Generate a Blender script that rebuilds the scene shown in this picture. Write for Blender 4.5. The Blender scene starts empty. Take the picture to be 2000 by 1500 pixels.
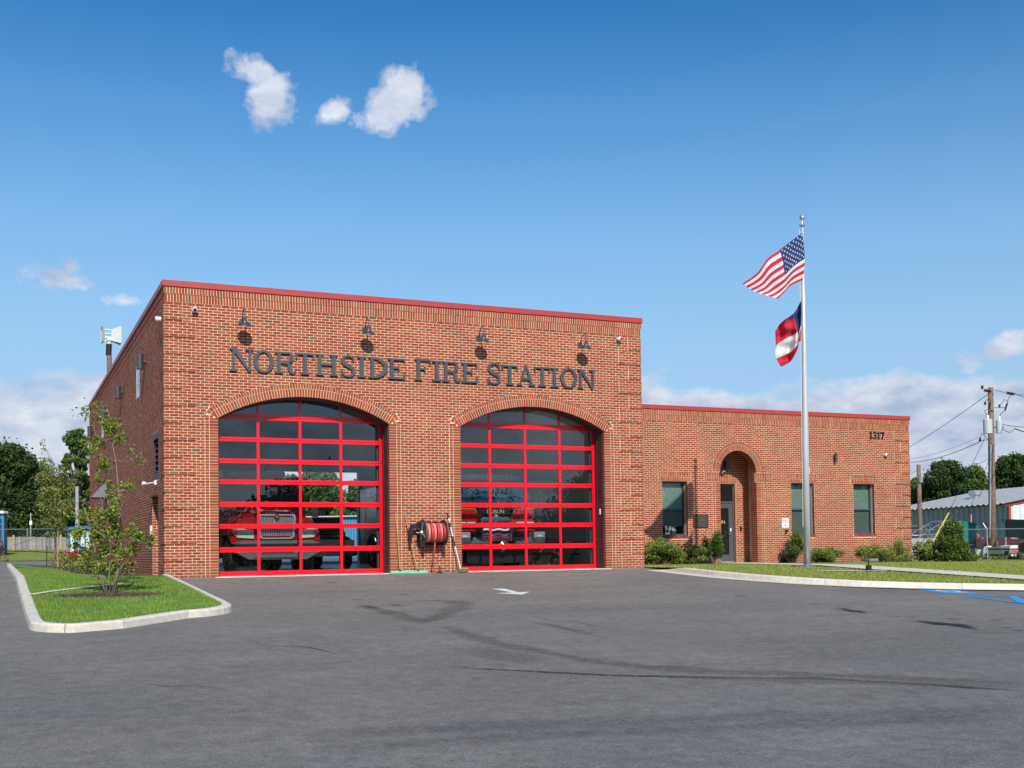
import bpy, bmesh, math, random
import numpy as np
from mathutils import Vector, Matrix
from mathutils.geometry import tessellate_polygon
random.seed(7); rng = np.random.default_rng(7)
C = bpy.context.scene.collection
sc = bpy.context.scene
PI = math.pi

# ------------------------------------------------------------------ camera
FPX, PY, PITCH, ROLL, YAW = 2233.7, 998.99, 0.0336, -0.0140, 0.4225
CAM = Vector((-3.5575, -27.647, 0.5534))
F0 = Vector((math.sin(YAW), math.cos(YAW), 0)); R0 = Vector((math.cos(YAW), -math.sin(YAW), 0)); U0 = Vector((0, 0, 1))
FW = F0*math.cos(PITCH) + U0*math.sin(PITCH); UP = -F0*math.sin(PITCH) + U0*math.cos(PITCH)
RT = R0*math.cos(ROLL) + UP*math.sin(ROLL); UP = -R0*math.sin(ROLL) + UP*math.cos(ROLL)
cd = bpy.data.cameras.new('camera'); cam = bpy.data.objects.new('camera', cd); C.objects.link(cam)
cam.matrix_world = Matrix(((RT.x, UP.x, -FW.x, CAM.x), (RT.y, UP.y, -FW.y, CAM.y), (RT.z, UP.z, -FW.z, CAM.z), (0, 0, 0, 1)))
cd.sensor_width = 36; cd.lens = FPX/2000*36; cd.shift_y = (PY-750)/2000; cd.clip_start = .1; cd.clip_end = 3000
sc.camera = cam
def ray(x, y): return RT*((x-1000)/FPX) - UP*((y-PY)/FPX) + FW
def atZ(x, y, Z): return CAM + ray(x, y)*Z              # measuring: where a picture point lies at a given depth
def onY(x, y, Y): d = ray(x, y); return CAM + d*((Y-CAM.y)/d.y)

# ------------------------------------------------------------------ light
SUN = Vector((-.21, -1, .75)).normalized()
SUN_EL = math.asin(SUN.z); SUN_ROT = math.atan2(SUN.x, SUN.y)
sl = bpy.data.lights.new('sun', 'SUN'); sl.energy = 4.6; sl.angle = math.radians(.5); sl.color = (1, .93, .82)
so = bpy.data.objects.new('sun', sl); C.objects.link(so); so.rotation_euler = SUN.to_track_quat('Z', 'Y').to_euler()
w = bpy.data.worlds.new('World'); sc.world = w; w.use_nodes = True
def world():
    nt = w.node_tree; N = nt.nodes; L = nt.links; N.clear()
    out = N.new('ShaderNodeOutputWorld'); bg = N.new('ShaderNodeBackground'); L.new(bg.outputs[0], out.inputs[0])
    bg.inputs[1].default_value = SKY
    sky = N.new('ShaderNodeTexSky'); sky.sky_type = 'NISHITA'; sky.sun_disc = False
    sky.sun_elevation = SUN_EL; sky.sun_rotation = SUN_ROT; sky.air_density = 1.0; sky.dust_density = .6; sky.ozone_density = 2.2
    tc = N.new('ShaderNodeTexCoord'); sep = N.new('ShaderNodeSeparateXYZ'); L.new(tc.outputs['Generated'], sep.inputs[0])
    def m(op, a, b=None, c=None, clamp=False):
        n = N.new('ShaderNodeMath'); n.operation = op; n.use_clamp = clamp
        for i, v in enumerate((a, b, c)):
            if v is None: continue
            if isinstance(v, (int, float)): n.inputs[i].default_value = v
            else: L.new(v, n.inputs[i])
        return n.outputs[0]
    az = m('ARCTAN2', sep.outputs[0], sep.outputs[1]); el = m('ARCSINE', sep.outputs[2])
    def noise(scale, detail, rough, vec):
        n = N.new('ShaderNodeTexNoise'); n.inputs['Scale'].default_value = scale; n.inputs['Detail'].default_value = detail
        n.inputs['Roughness'].default_value = rough; L.new(vec, n.inputs[0]); return n.outputs[0]
    n1 = noise(16, 7, .62, tc.outputs['Generated']); n2 = noise(45, 6, .6, tc.outputs['Generated'])
    # small separate cumulus puffs, each an uneven ellipse in azimuth and elevation
    total = None
    for (px, py, rx, ry, ang, st) in PUFFS:
        d = ray(px, py).normalized(); a0 = math.atan2(d.x, d.y); e0 = math.asin(d.z)
        da = m('SUBTRACT', az, a0); de = m('SUBTRACT', el, e0); ca, sa = math.cos(ang), math.sin(ang)
        u = m('ADD', m('MULTIPLY', da, ca*math.cos(e0)), m('MULTIPLY', de, sa)); v = m('SUBTRACT', m('MULTIPLY', de, ca), m('MULTIPLY', da, sa*math.cos(e0)))
        u = m('DIVIDE', u, rx/FPX); v = m('DIVIDE', v, ry/FPX)
        r = m('SQRT', m('ADD', m('MULTIPLY', u, u), m('MULTIPLY', v, v)))
        f = m('SUBTRACT', 1.0, r); f = m('MULTIPLY', f, st)
        total = f if total is None else m('MAXIMUM', total, f)
    puff = m('ADD', total, m('MULTIPLY', m('SUBTRACT', n1, .5), 2.6)); puff = m('ADD', puff, m('MULTIPLY', m('SUBTRACT', n2, .5), 2.2))
    puff = m('MULTIPLY', puff, 1.7, clamp=True)
    puff = m('MULTIPLY', puff, m('MULTIPLY', m('ADD', total, .55), 3., clamp=True), clamp=True)
    # a low bank of cumulus all round, thinning upwards
    mp = N.new('ShaderNodeMapping'); mp.inputs['Scale'].default_value = (1, 1, 2.1); mp.inputs['Location'].default_value = BANK; L.new(tc.outputs['Generated'], mp.inputs[0])
    b1 = noise(5.2, 9, .58, mp.outputs[0])
    hgt = m('MULTIPLY', m("SUBTRACT", el, .126), -7.5)
    hgt = m('MINIMUM', hgt, .20)
    bank = m('MULTIPLY', m('ADD', m('SUBTRACT', b1, .43), m('MULTIPLY', hgt, .75)), 11.0, clamp=True)
    cov = m('MAXIMUM', m('MULTIPLY', puff, .85), m('MULTIPLY', bank, .92), clamp=True)
    bright = noise(13, 7, .62, mp.outputs[0])
    ramp = N.new('ShaderNodeValToRGB'); L.new(bright, ramp.inputs[0])
    ramp.color_ramp.elements[0].position = .36; ramp.color_ramp.elements[0].color = (*CLOUD_LO, 1)
    ramp.color_ramp.elements[1].position = .68; ramp.color_ramp.elements[1].color = (*CLOUD_HI, 1)
    hs = N.new('ShaderNodeHueSaturation'); hs.inputs['Saturation'].default_value = SKY_SAT; hs.inputs['Hue'].default_value = SKY_HUE; L.new(sky.outputs[0], hs.inputs['Color'])
    pre = N.new('ShaderNodeVectorMath'); pre.operation = 'SCALE'; pre.inputs[3].default_value = SKY; L.new(hs.outputs[0], pre.inputs[0])
    gq = N.new('ShaderNodeGamma'); gq.inputs[1].default_value = 1.32; L.new(pre.outputs[0], gq.inputs[0])
    gm = N.new('ShaderNodeVectorMath'); gm.operation = 'SCALE'; gm.inputs[3].default_value = 1.5/SKY; L.new(gq.outputs[0], gm.inputs[0])
    hz = N.new('ShaderNodeMapRange'); hz.interpolation_type = 'SMOOTHSTEP'; L.new(el, hz.inputs[0]); hz.inputs[1].default_value = .47; hz.inputs[2].default_value = .04; hz.inputs[3].default_value = 0; hz.inputs[4].default_value = .95
    hm = N.new('ShaderNodeMixRGB'); L.new(hz.outputs[0], hm.inputs[0]); L.new(gm.outputs[0], hm.inputs[1]); hm.inputs[2].default_value = (.37/SKY, .56/SKY, .79/SKY, 1)
    mix = N.new('ShaderNodeMixRGB'); L.new(cov, mix.inputs[0]); L.new(hm.outputs[0], mix.inputs[1]); L.new(ramp.outputs[0], mix.inputs[2])
    L.new(mix.outputs[0], bg.inputs[0])
SKY = .115; SKY_SAT = 1.3; SKY_HUE = .488
CLOUD_LO = (3.6, 4.3, 5.8); CLOUD_HI = (7.8, 7.9, 8.4); BANK = (.3, 1.7, .2)
PUFFS = [(500, 140, 60, 32, -.25, 1.1), (524, 186, 50, 56, 0, 1.15), (655, 213, 40, 22, .55, 1.05), (755, 214, 60, 42, .5, 1.15), (806, 178, 52, 46, .2, 1.15),
         (115, 545, 58, 24, -.15, 1.0), (135, 520, 22, 22, 0, .8), (250, 588, 48, 14, 0, .8), (1960, 678, 80, 30, .35, 1.0)]
world()
vs = sc.view_settings; vs.view_transform = 'Standard'; vs.look = 'None'; vs.exposure = 0; vs.gamma = 1
try: vs.use_curve_mapping = False
except Exception: pass
sc.cycles.max_bounces = 8; sc.cycles.transparent_max_bounces = 12; sc.cycles.caustics_reflective = False; sc.cycles.caustics_refractive = False
sc.cycles.use_denoising = True

# ------------------------------------------------------------------ terrain height
def sm(t): t = min(1, max(0, t)); return t
def G(x, y):
    lf = sm((-.2-x)/2.8) if y > 0 else 0
    if y > 25 and x < 60: lf = max(lf, sm((y-25)/12)*sm((45-x)/20))
    z = .05*max(min(y, 0), -34) - .009*max(x-13, 0)*(1 if x < 60 else 60/x)
    return z + lf*(.004*min(y, 62) + .045*min(max(y-62, 0), 20))
def lawnL(x, y): return min(G(x, y)+.13, -.009*(x-13)+.02 if y < 25 else 9)

# ------------------------------------------------------------------ materials
MATS = {}
def bsdf(name):
    m = bpy.data.materials.new(name); m.use_nodes = True; return m, m.node_tree.nodes, m.node_tree.links, m.node_tree.nodes['Principled BSDF']
def mat(name, col, rough=.6, metal=0, var=.12, scale=6, bump=0, emit=0, coat=0, spec=.5):
    if name in MATS: return MATS[name]
    m, N, L, B = bsdf(name)
    tc = N.new('ShaderNodeTexCoord'); n = N.new('ShaderNodeTexNoise'); n.inputs['Scale'].default_value = scale; n.inputs['Detail'].default_value = 5; L.new(tc.outputs['Object'], n.inputs[0])
    r = N.new('ShaderNodeValToRGB'); L.new(n.outputs[0], r.inputs[0])
    r.color_ramp.elements[0].position = .3; r.color_ramp.elements[1].position = .7
    r.color_ramp.elements[0].color = (*[c*(1-var) for c in col], 1); r.color_ramp.elements[1].color = (*[min(1, c*(1+var)) for c in col], 1)
    L.new(r.outputs[0], B.inputs['Base Color']); B.inputs['Roughness'].default_value = rough; B.inputs['Metallic'].default_value = metal
    B.inputs['Specular IOR Level'].default_value = spec
    if coat: B.inputs['Coat Weight'].default_value = coat; B.inputs['Coat Roughness'].default_value = .03
    if bump:
        b = N.new('ShaderNodeBump'); b.inputs['Strength'].default_value = bump; b.inputs['Distance'].default_value = .01
        n2 = N.new('ShaderNodeTexNoise'); n2.inputs['Scale'].default_value = scale*9; n2.inputs['Detail'].default_value = 4; L.new(tc.outputs['Object'], n2.inputs[0]); L.new(n2.outputs[0], b.inputs['Height']); L.new(b.outputs[0], B.inputs['Normal'])
    if emit: B.inputs['Emission Color'].default_value = (*col, 1); B.inputs['Emission Strength'].default_value = emit
    MATS[name] = m; return m
def ramp_mat(name, stops, attr='bv', rough=.8, bump=.25, scale=60, trans=0, spec=.3):
    m, N, L, B = bsdf(name)
    a = N.new('ShaderNodeAttribute'); a.attribute_name = attr
    r = N.new('ShaderNodeValToRGB'); L.new(a.outputs['Fac'], r.inputs[0])
    e = r.color_ramp.elements
    while len(e) < len(stops): e.new(.5)
    for k, (p, c) in enumerate(stops): e[k].position = p; e[k].color = (*c, 1)
    tc = N.new('ShaderNodeTexCoord'); n = N.new('ShaderNodeTexNoise'); n.inputs['Scale'].default_value = scale; n.inputs['Detail'].default_value = 4; L.new(tc.outputs['Object'], n.inputs[0])
    mx = N.new('ShaderNodeMixRGB'); mx.blend_type = 'MULTIPLY'; mx.inputs[0].default_value = .6
    r2 = N.new('ShaderNodeValToRGB'); r2.color_ramp.elements[0].color = (.62, .62, .62, 1); r2.color_ramp.elements[1].color = (1.25, 1.25, 1.25, 1); r2.color_ramp.elements[0].position = .25; r2.color_ramp.elements[1].position = .75
    L.new(n.outputs[0], r2.inputs[0]); L.new(r.outputs[0], mx.inputs[1]); L.new(r2.outputs[0], mx.inputs[2]); L.new(mx.outputs[0], B.inputs['Base Color'])
    B.inputs['Roughness'].default_value = rough; B.inputs['Specular IOR Level'].default_value = spec
    if bump:
        b = N.new('ShaderNodeBump'); b.inputs['Strength'].default_value = bump; b.inputs['Distance'].default_value = .004; L.new(n.outputs[0], b.inputs['Height']); L.new(b.outputs[0], B.inputs['Normal'])
    if trans:
        t = N.new('ShaderNodeBsdfTranslucent'); L.new(mx.outputs[0], t.inputs[0]); ms = N.new('ShaderNodeMixShader'); ms.inputs[0].default_value = trans
        L.new(B.outputs[0], ms.inputs[1]); L.new(t.outputs[0], ms.inputs[2]); L.new(ms.outputs[0], N['Material Output'].inputs[0])
    MATS[name] = m; return m
def weather(m, amt=.13):
    N, L = m.node_tree.nodes, m.node_tree.links; B = N['Principled BSDF']; src = B.inputs['Base Color'].links[0].from_socket; g = N.new('ShaderNodeNewGeometry'); n = N.new('ShaderNodeTexNoise'); n.inputs['Scale'].default_value = .9; n.inputs['Detail'].default_value = 7; n.inputs['Roughness'].default_value = .65; L.new(g.outputs['Position'], n.inputs[0])
    r = N.new('ShaderNodeValToRGB'); L.new(n.outputs[0], r.inputs[0]); r.color_ramp.elements[0].position = .3; r.color_ramp.elements[1].position = .7; r.color_ramp.elements[0].color = (1-amt, 1-amt, 1-amt, 1); r.color_ramp.elements[1].color = (1+amt, 1+amt, 1+amt, 1)
    sp = N.new('ShaderNodeSeparateXYZ'); L.new(g.outputs['Position'], sp.inputs[0]); a = N.new('ShaderNodeMath'); a.operation = 'MULTIPLY_ADD'; L.new(n.outputs[0], a.inputs[0]); a.inputs[1].default_value = -1.1; L.new(sp.outputs[2], a.inputs[2])
    mr = N.new('ShaderNodeMapRange'); L.new(a.outputs[0], mr.inputs[0]); mr.inputs[1].default_value = -.75; mr.inputs[2].default_value = -.1; mr.inputs[3].default_value = .35; mr.inputs[4].default_value = 0     # splashed dirt at the foot
    mx = N.new('ShaderNodeMixRGB'); mx.blend_type = 'MULTIPLY'; mx.inputs[0].default_value = 1; L.new(src, mx.inputs[1]); L.new(r.outputs[0], mx.inputs[2])
    m2 = N.new('ShaderNodeMixRGB'); L.new(mr.outputs[0], m2.inputs[0]); L.new(mx.outputs[0], m2.inputs[1]); m2.inputs[2].default_value = (.17, .12, .085, 1); L.new(m2.outputs[0], B.inputs['Base Color'])
brick_m = ramp_mat('fired_brick', [(0, (.24, .043, .021)), (.45, (.292, .060, .027)), (.78, (.34, .083, .034)), (.93, (.28, .105, .046)), (.98, (.15, .09, .06)), (1, (.11, .08, .06))], bump=.35, scale=45)
mortar_m = mat('mortar', (.82, .585, .385), .9, var=.1, scale=12, bump=.3)
weather(brick_m); weather(mortar_m)
red_m = mat('red_door_paint', (.80, .004, .016), .30, var=.04, scale=3, coat=.3)
cap_m = mat('red_cap_metal', (.40, .048, .042), .42, var=.05, scale=3)
brown_m = mat('brown_jamb_paint', (.045, .022, .026), .5, var=.15, scale=5)
slate_m = mat('slate_letter_metal', (.052, .068, .082), .45, var=.08)
black_m = mat('black_metal', (.012, .012, .014), .45, var=.2)
rubber_m = mat('rubber', (.022, .021, .02), .8, var=.25)
lamp_m = mat('bronze_lamp_metal', (.10, .105, .115), .38, metal=.6, var=.15)
white_m = mat('white_plastic', (.8, .8, .78), .4, var=.04)
chrome_m = mat('chrome', (.75, .76, .78), .12, metal=1, var=.05)
alum_m = mat('aluminium', (.62, .63, .65), .32, metal=.85, var=.08)
galv_m = mat('galvanised_steel', (.42, .44, .46), .45, metal=.6, var=.12)
truck_m = mat('truck_red_paint', (.36, .006, .012), .22, var=.03, coat=.8)
truckblk_m = mat('truck_black_paint', (.02, .02, .024), .2, coat=.7)
bumper_m = mat('grey_bumper', (.20, .20, .21), .5)
floor_m = mat('bay_floor_paint', (.45, .47, .48), .35, var=.1, scale=1.5)
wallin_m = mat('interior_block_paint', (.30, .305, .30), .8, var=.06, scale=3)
ceil_m = mat('dark_ceiling', (.05, .05, .05), .9)
navy_m = mat('navy_window_frame', (.055, .08, .125), .4, var=.08)
shade_m = mat('window_blind', (.30, .345, .32), .9, var=.04)
greydoor_m = mat('grey_entry_door', (.075, .08, .09), .45, var=.06)
gold_m = mat('gold_lettering', (.62, .45, .16), .5)
bronze_m = mat('bronze_plaque', (.045, .038, .03), .5, var=.25, scale=20)
bronze2_m = mat('bronze_relief', (.11, .09, .06), .45)
wood_m = mat('broom_wood', (.50, .26, .10), .6, var=.15, scale=12)
green_m = mat('green_squeegee_foam', (.16, .62, .38), .7, var=.1, scale=30)
bristle_m = mat('worn_bristles', (.15, .13, .08), .9, var=.4, scale=40, bump=.6)
hose_m = mat('red_rubber_hose', (.55, .045, .055), .5, var=.12, scale=20)
hose2_m = mat('pink_faded_hose', (.75, .28, .26), .5, var=.1, scale=20)
reelm = mat('weathered_reel_steel', (.09, .082, .075), .5, metal=.4, var=.4, scale=15)
pole_m = mat('brushed_aluminium_pole', (.60, .61, .64), .36, metal=.35, var=.05, scale=2)
bark_m = mat('bark', (.20, .16, .125), .9, var=.35, scale=14, bump=.6)
bark2_m = mat('pale_bark', (.36, .31, .26), .85, var=.3, scale=20, bump=.4)
utilwood_m = mat('weathered_pole_wood', (.20, .13, .09), .9, var=.3, scale=8, bump=.4)
greywood_m = mat('grey_fence_boards', (.30, .29, .29), .9, var=.25, scale=4, bump=.3)
wire_m = mat('wire', (.03, .032, .036), .6)
trans_m = mat('transformer_paint', (.48, .53, .56), .4, var=.06)
teal_m = mat('teal_boat_cover', (.0, .17, .15), .75, var=.2, scale=5)
navyhull_m = mat('navy_hull', (.02, .03, .07), .4, var=.2)
siren_m = mat('siren_paint', (.60, .64, .60), .5, var=.08)
yellow_m = mat('yellow_guard', (.72, .55, .05), .5)
blueb_m = mat('blue_building_metal', (.045, .19, .37), .5, var=.08)
whitemetal_m = mat('white_corrugated_metal', (.62, .66, .70), .45, var=.08, scale=2)
def vary(m):                                    # each board its own grey
    N, L = m.node_tree.nodes, m.node_tree.links; B = N['Principled BSDF']; src = B.inputs['Base Color'].links[0].from_socket; oi = N.new('ShaderNodeObjectInfo'); r = N.new('ShaderNodeMapRange'); L.new(oi.outputs['Random'], r.inputs[0]); r.inputs[3].default_value = .62; r.inputs[4].default_value = 1.35
    v = N.new('ShaderNodeVectorMath'); v.operation = 'SCALE'; L.new(src, v.inputs[0]); L.new(r.outputs[0], v.inputs[3]); L.new(v.outputs[0], B.inputs['Base Color'])
board_m = mat('board_wood', (.30, .285, .28), .9, var=.3, scale=5, bump=.3); vary(board_m)
mulch_m = mat('mulch', (.13, .085, .06), .95, var=.5, scale=25, bump=1.2)
skin_m = mat('dark_skin', (.10, .045, .028), .5); shirt_m = mat('grey_blue_vest', (.09, .12, .15), .9); short_m = mat('black_shorts', (.02, .02, .025), .9)
lime_m = mat('lime_reflective', (.50, .62, .02), .4); lens_m = mat('headlight_lens', (.62, .62, .55), .1, coat=1, var=.2, scale=25)
amber_m = mat('amber_lens', (.7, .22, .03), .2); redlens_m = mat('red_lens', (.5, .02, .02), .15)
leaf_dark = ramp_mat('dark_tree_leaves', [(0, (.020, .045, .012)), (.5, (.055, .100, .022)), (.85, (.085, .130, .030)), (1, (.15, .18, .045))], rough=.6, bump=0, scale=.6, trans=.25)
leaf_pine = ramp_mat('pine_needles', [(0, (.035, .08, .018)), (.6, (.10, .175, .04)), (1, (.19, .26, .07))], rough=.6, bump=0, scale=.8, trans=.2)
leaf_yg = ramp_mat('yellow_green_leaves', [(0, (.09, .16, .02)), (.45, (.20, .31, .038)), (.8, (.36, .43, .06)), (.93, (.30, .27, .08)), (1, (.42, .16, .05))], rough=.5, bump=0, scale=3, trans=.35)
leaf_pale = ramp_mat('pale_young_leaves', [(0, (.10, .15, .03)), (.5, (.22, .27, .06)), (.85, (.40, .41, .13)), (1, (.55, .38, .12))], rough=.5, bump=0, scale=3, trans=.35)
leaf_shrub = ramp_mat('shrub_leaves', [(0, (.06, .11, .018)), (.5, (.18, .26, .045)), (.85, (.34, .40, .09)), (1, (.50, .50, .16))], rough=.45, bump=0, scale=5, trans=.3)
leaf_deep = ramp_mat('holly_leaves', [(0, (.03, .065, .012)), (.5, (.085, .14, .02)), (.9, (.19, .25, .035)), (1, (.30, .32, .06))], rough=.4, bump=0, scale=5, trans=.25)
flower_m = ramp_mat('red_flowers', [(0, (.35, .01, .015)), (1, (.62, .04, .05))], rough=.6, bump=0, trans=.2)
blade2_m = ramp_mat('yellow_grass_blades', [(0, (.22, .30, .04)), (.5, (.33, .40, .07)), (.85, (.44, .47, .12)), (1, (.55, .47, .20))], rough=.6, bump=0, scale=2, trans=.3)  # yellower grass of the front lawn
blade_m = ramp_mat('grass_blades', [(0, (.14, .27, .035)), (.5, (.20, .35, .055)), (.85, (.28, .41, .08)), (1, (.45, .42, .18))], rough=.6, bump=0, scale=2, trans=.3)
def ground_mat(name, cols, s1, s2, s3, bump=.4, dist=.02, rough=.9, extra=None, amt=1):
    m, N, L, B = bsdf(name); g = N.new('ShaderNodeNewGeometry')
    def nz(s, d=6, r=.6, st=None):
        n = N.new('ShaderNodeTexNoise'); n.inputs['Scale'].default_value = s; n.inputs['Detail'].default_value = d; n.inputs['Roughness'].default_value = r
        if st:
            mp = N.new('ShaderNodeMapping'); mp.inputs['Scale'].default_value = st; mp.inputs['Rotation'].default_value = (0, 0, -.28); L.new(g.outputs['Position'], mp.inputs[0]); L.new(mp.outputs[0], n.inputs[0])
        else: L.new(g.outputs['Position'], n.inputs[0])
        return n.outputs[0]
    r = N.new('ShaderNodeValToRGB'); L.new(nz(s1), r.inputs[0]); e = r.color_ramp.elements; e[0].position = .3; e[1].position = .7; e[0].color = (*cols[0], 1); e[1].color = (*cols[1], 1)
    cur = r.outputs[0]
    for s, lo, hi, st, f in ((s2, 1-.4*amt, 1+.4*amt, None, 1), (s3, 1-.55*amt, 1+.55*amt, None, 1)) + (extra or ()):
        r2 = N.new('ShaderNodeValToRGB'); L.new(nz(s, 4 if s > 5 else 6, .65, st), r2.inputs[0]); r2.color_ramp.elements[0].position = .3; r2.color_ramp.elements[1].position = .7
        r2.color_ramp.elements[0].color = (lo, lo, lo, 1); r2.color_ramp.elements[1].color = (hi, hi, hi, 1)
        mx = N.new('ShaderNodeMixRGB'); mx.blend_type = 'MULTIPLY'; mx.inputs[0].default_value = f; L.new(cur, mx.inputs[1]); L.new(r2.outputs[0], mx.inputs[2]); cur = mx.outputs[0]
    L.new(cur, B.inputs['Base Color']); B.inputs['Roughness'].default_value = rough; B.inputs['Specular IOR Level'].default_value = .3
    b = N.new('ShaderNodeBump'); b.inputs['Strength'].default_value = bump; b.inputs['Distance'].default_value = dist; L.new(nz(s3, 3), b.inputs['Height']); L.new(b.outputs[0], B.inputs['Normal'])
    MATS[name] = m; return m
asphalt_m = ground_mat('asphalt', ((.112, .111, .110), (.156, .152, .146)), .3, 6, 34, .5, .012, .88, ((.8, .90, 1.10, (.30, 1.6, 1), .9), (2.2, .93, 1.07, (.12, 1.6, 1), .8), (110, .45, 1.75, None, 1)), .5)
concrete_m = ground_mat('concrete', ((.58, .54, .46), (.66, .63, .56)), 1.2, 9, 120, .3, .006, .85, None, .35)
lawn_m = ground_mat('lawn', ((.10, .19, .03), (.14, .24, .045)), .8, 7, 70, 1, .03)
rough_m = ground_mat('rough_grass', ((.18, .235, .04), (.27, .30, .07)), .5, 5, 60, 1, .03)
farground_m = ground_mat('far_ground', ((.09, .12, .035), (.16, .15, .06)), .2, 2, 20, 1, .03)
def pale_near_building(m):                       # paler, warmer paving close to the doors, broken up by noise
    N, L = m.node_tree.nodes, m.node_tree.links; B = N['Principled BSDF']; src = B.inputs['Base Color'].links[0].from_socket
    g = N.new('ShaderNodeNewGeometry'); s = N.new('ShaderNodeSeparateXYZ'); L.new(g.outputs['Position'], s.inputs[0]); n = N.new('ShaderNodeTexNoise'); n.inputs['Scale'].default_value = .45; n.inputs['Detail'].default_value = 6; L.new(g.outputs['Position'], n.inputs[0])
    a = N.new('ShaderNodeMath'); a.operation = 'MULTIPLY_ADD'; L.new(n.outputs[0], a.inputs[0]); a.inputs[1].default_value = 14; L.new(s.outputs[1], a.inputs[2])
    r = N.new('ShaderNodeMapRange'); L.new(a.outputs[0], r.inputs[0]); r.inputs[1].default_value = -13; r.inputs[2].default_value = 5; r.inputs[3].default_value = 0; r.inputs[4].default_value = 1
    mx = N.new('ShaderNodeMixRGB'); mx.blend_type = 'MULTIPLY'; L.new(r.outputs[0], mx.inputs[0]); L.new(src, mx.inputs[1]); mx.inputs[2].default_value = (1.34, 1.26, 1.15, 1); L.new(mx.outputs[0], B.inputs['Base Color'])
pale_near_building(asphalt_m)
def glass_mat(name, tint, refl, bs=.03):
    m, N, L, B = bsdf(name); N.remove(B); t = N.new('ShaderNodeBsdfTransparent'); t.inputs[0].default_value = (*tint, 1)
    g = N.new('ShaderNodeBsdfGlossy'); g.inputs['Roughness'].default_value = .0; g.inputs[0].default_value = (.84, .94, 1, 1)
    def mm(op, a, b=None):
        q = N.new('ShaderNodeMath'); q.operation = op
        for i, x in enumerate((a, b)):
            if x is None: continue
            if isinstance(x, (int, float)): q.inputs[i].default_value = x
            else: L.new(x, q.inputs[i])
        return q.outputs[0]
    ge = N.new('ShaderNodeNewGeometry'); dt = N.new('ShaderNodeVectorMath'); dt.operation = 'DOT_PRODUCT'; L.new(ge.outputs['Incoming'], dt.inputs[0]); L.new(ge.outputs['Normal'], dt.inputs[1])
    fz = mm('POWER', mm('SUBTRACT', 1.0, mm('ABSOLUTE', dt.outputs['Value'])), 5.0); f0 = refl; fac = mm('ADD', mm('MULTIPLY', fz, 1-f0), f0)
    tc = N.new('ShaderNodeTexCoord'); n = N.new('ShaderNodeTexNoise'); n.inputs['Scale'].default_value = .9; L.new(tc.outputs['Object'], n.inputs[0]); b = N.new('ShaderNodeBump'); b.inputs['Strength'].default_value = bs; b.inputs['Distance'].default_value = .02
    L.new(n.outputs[0], b.inputs['Height']); L.new(b.outputs[0], g.inputs['Normal'])
    ms = N.new('ShaderNodeMixShader'); L.new(fac, ms.inputs[0]); L.new(t.outputs[0], ms.inputs[1]); L.new(g.outputs[0], ms.inputs[2]); L.new(ms.outputs[0], N['Material Output'].inputs[0])
    MATS[name] = m; return m
pane_m = glass_mat('door_glass', (.90, .94, .95), .055, .010); winpane_m = glass_mat('window_glass', (.80, .88, .85), .05, .004); screen_m = glass_mat('screened_glass', (.70, .74, .72), .04, .004); autopane_m = mat('truck_windscreen', (.02, .03, .04), .05, coat=1)

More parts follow.
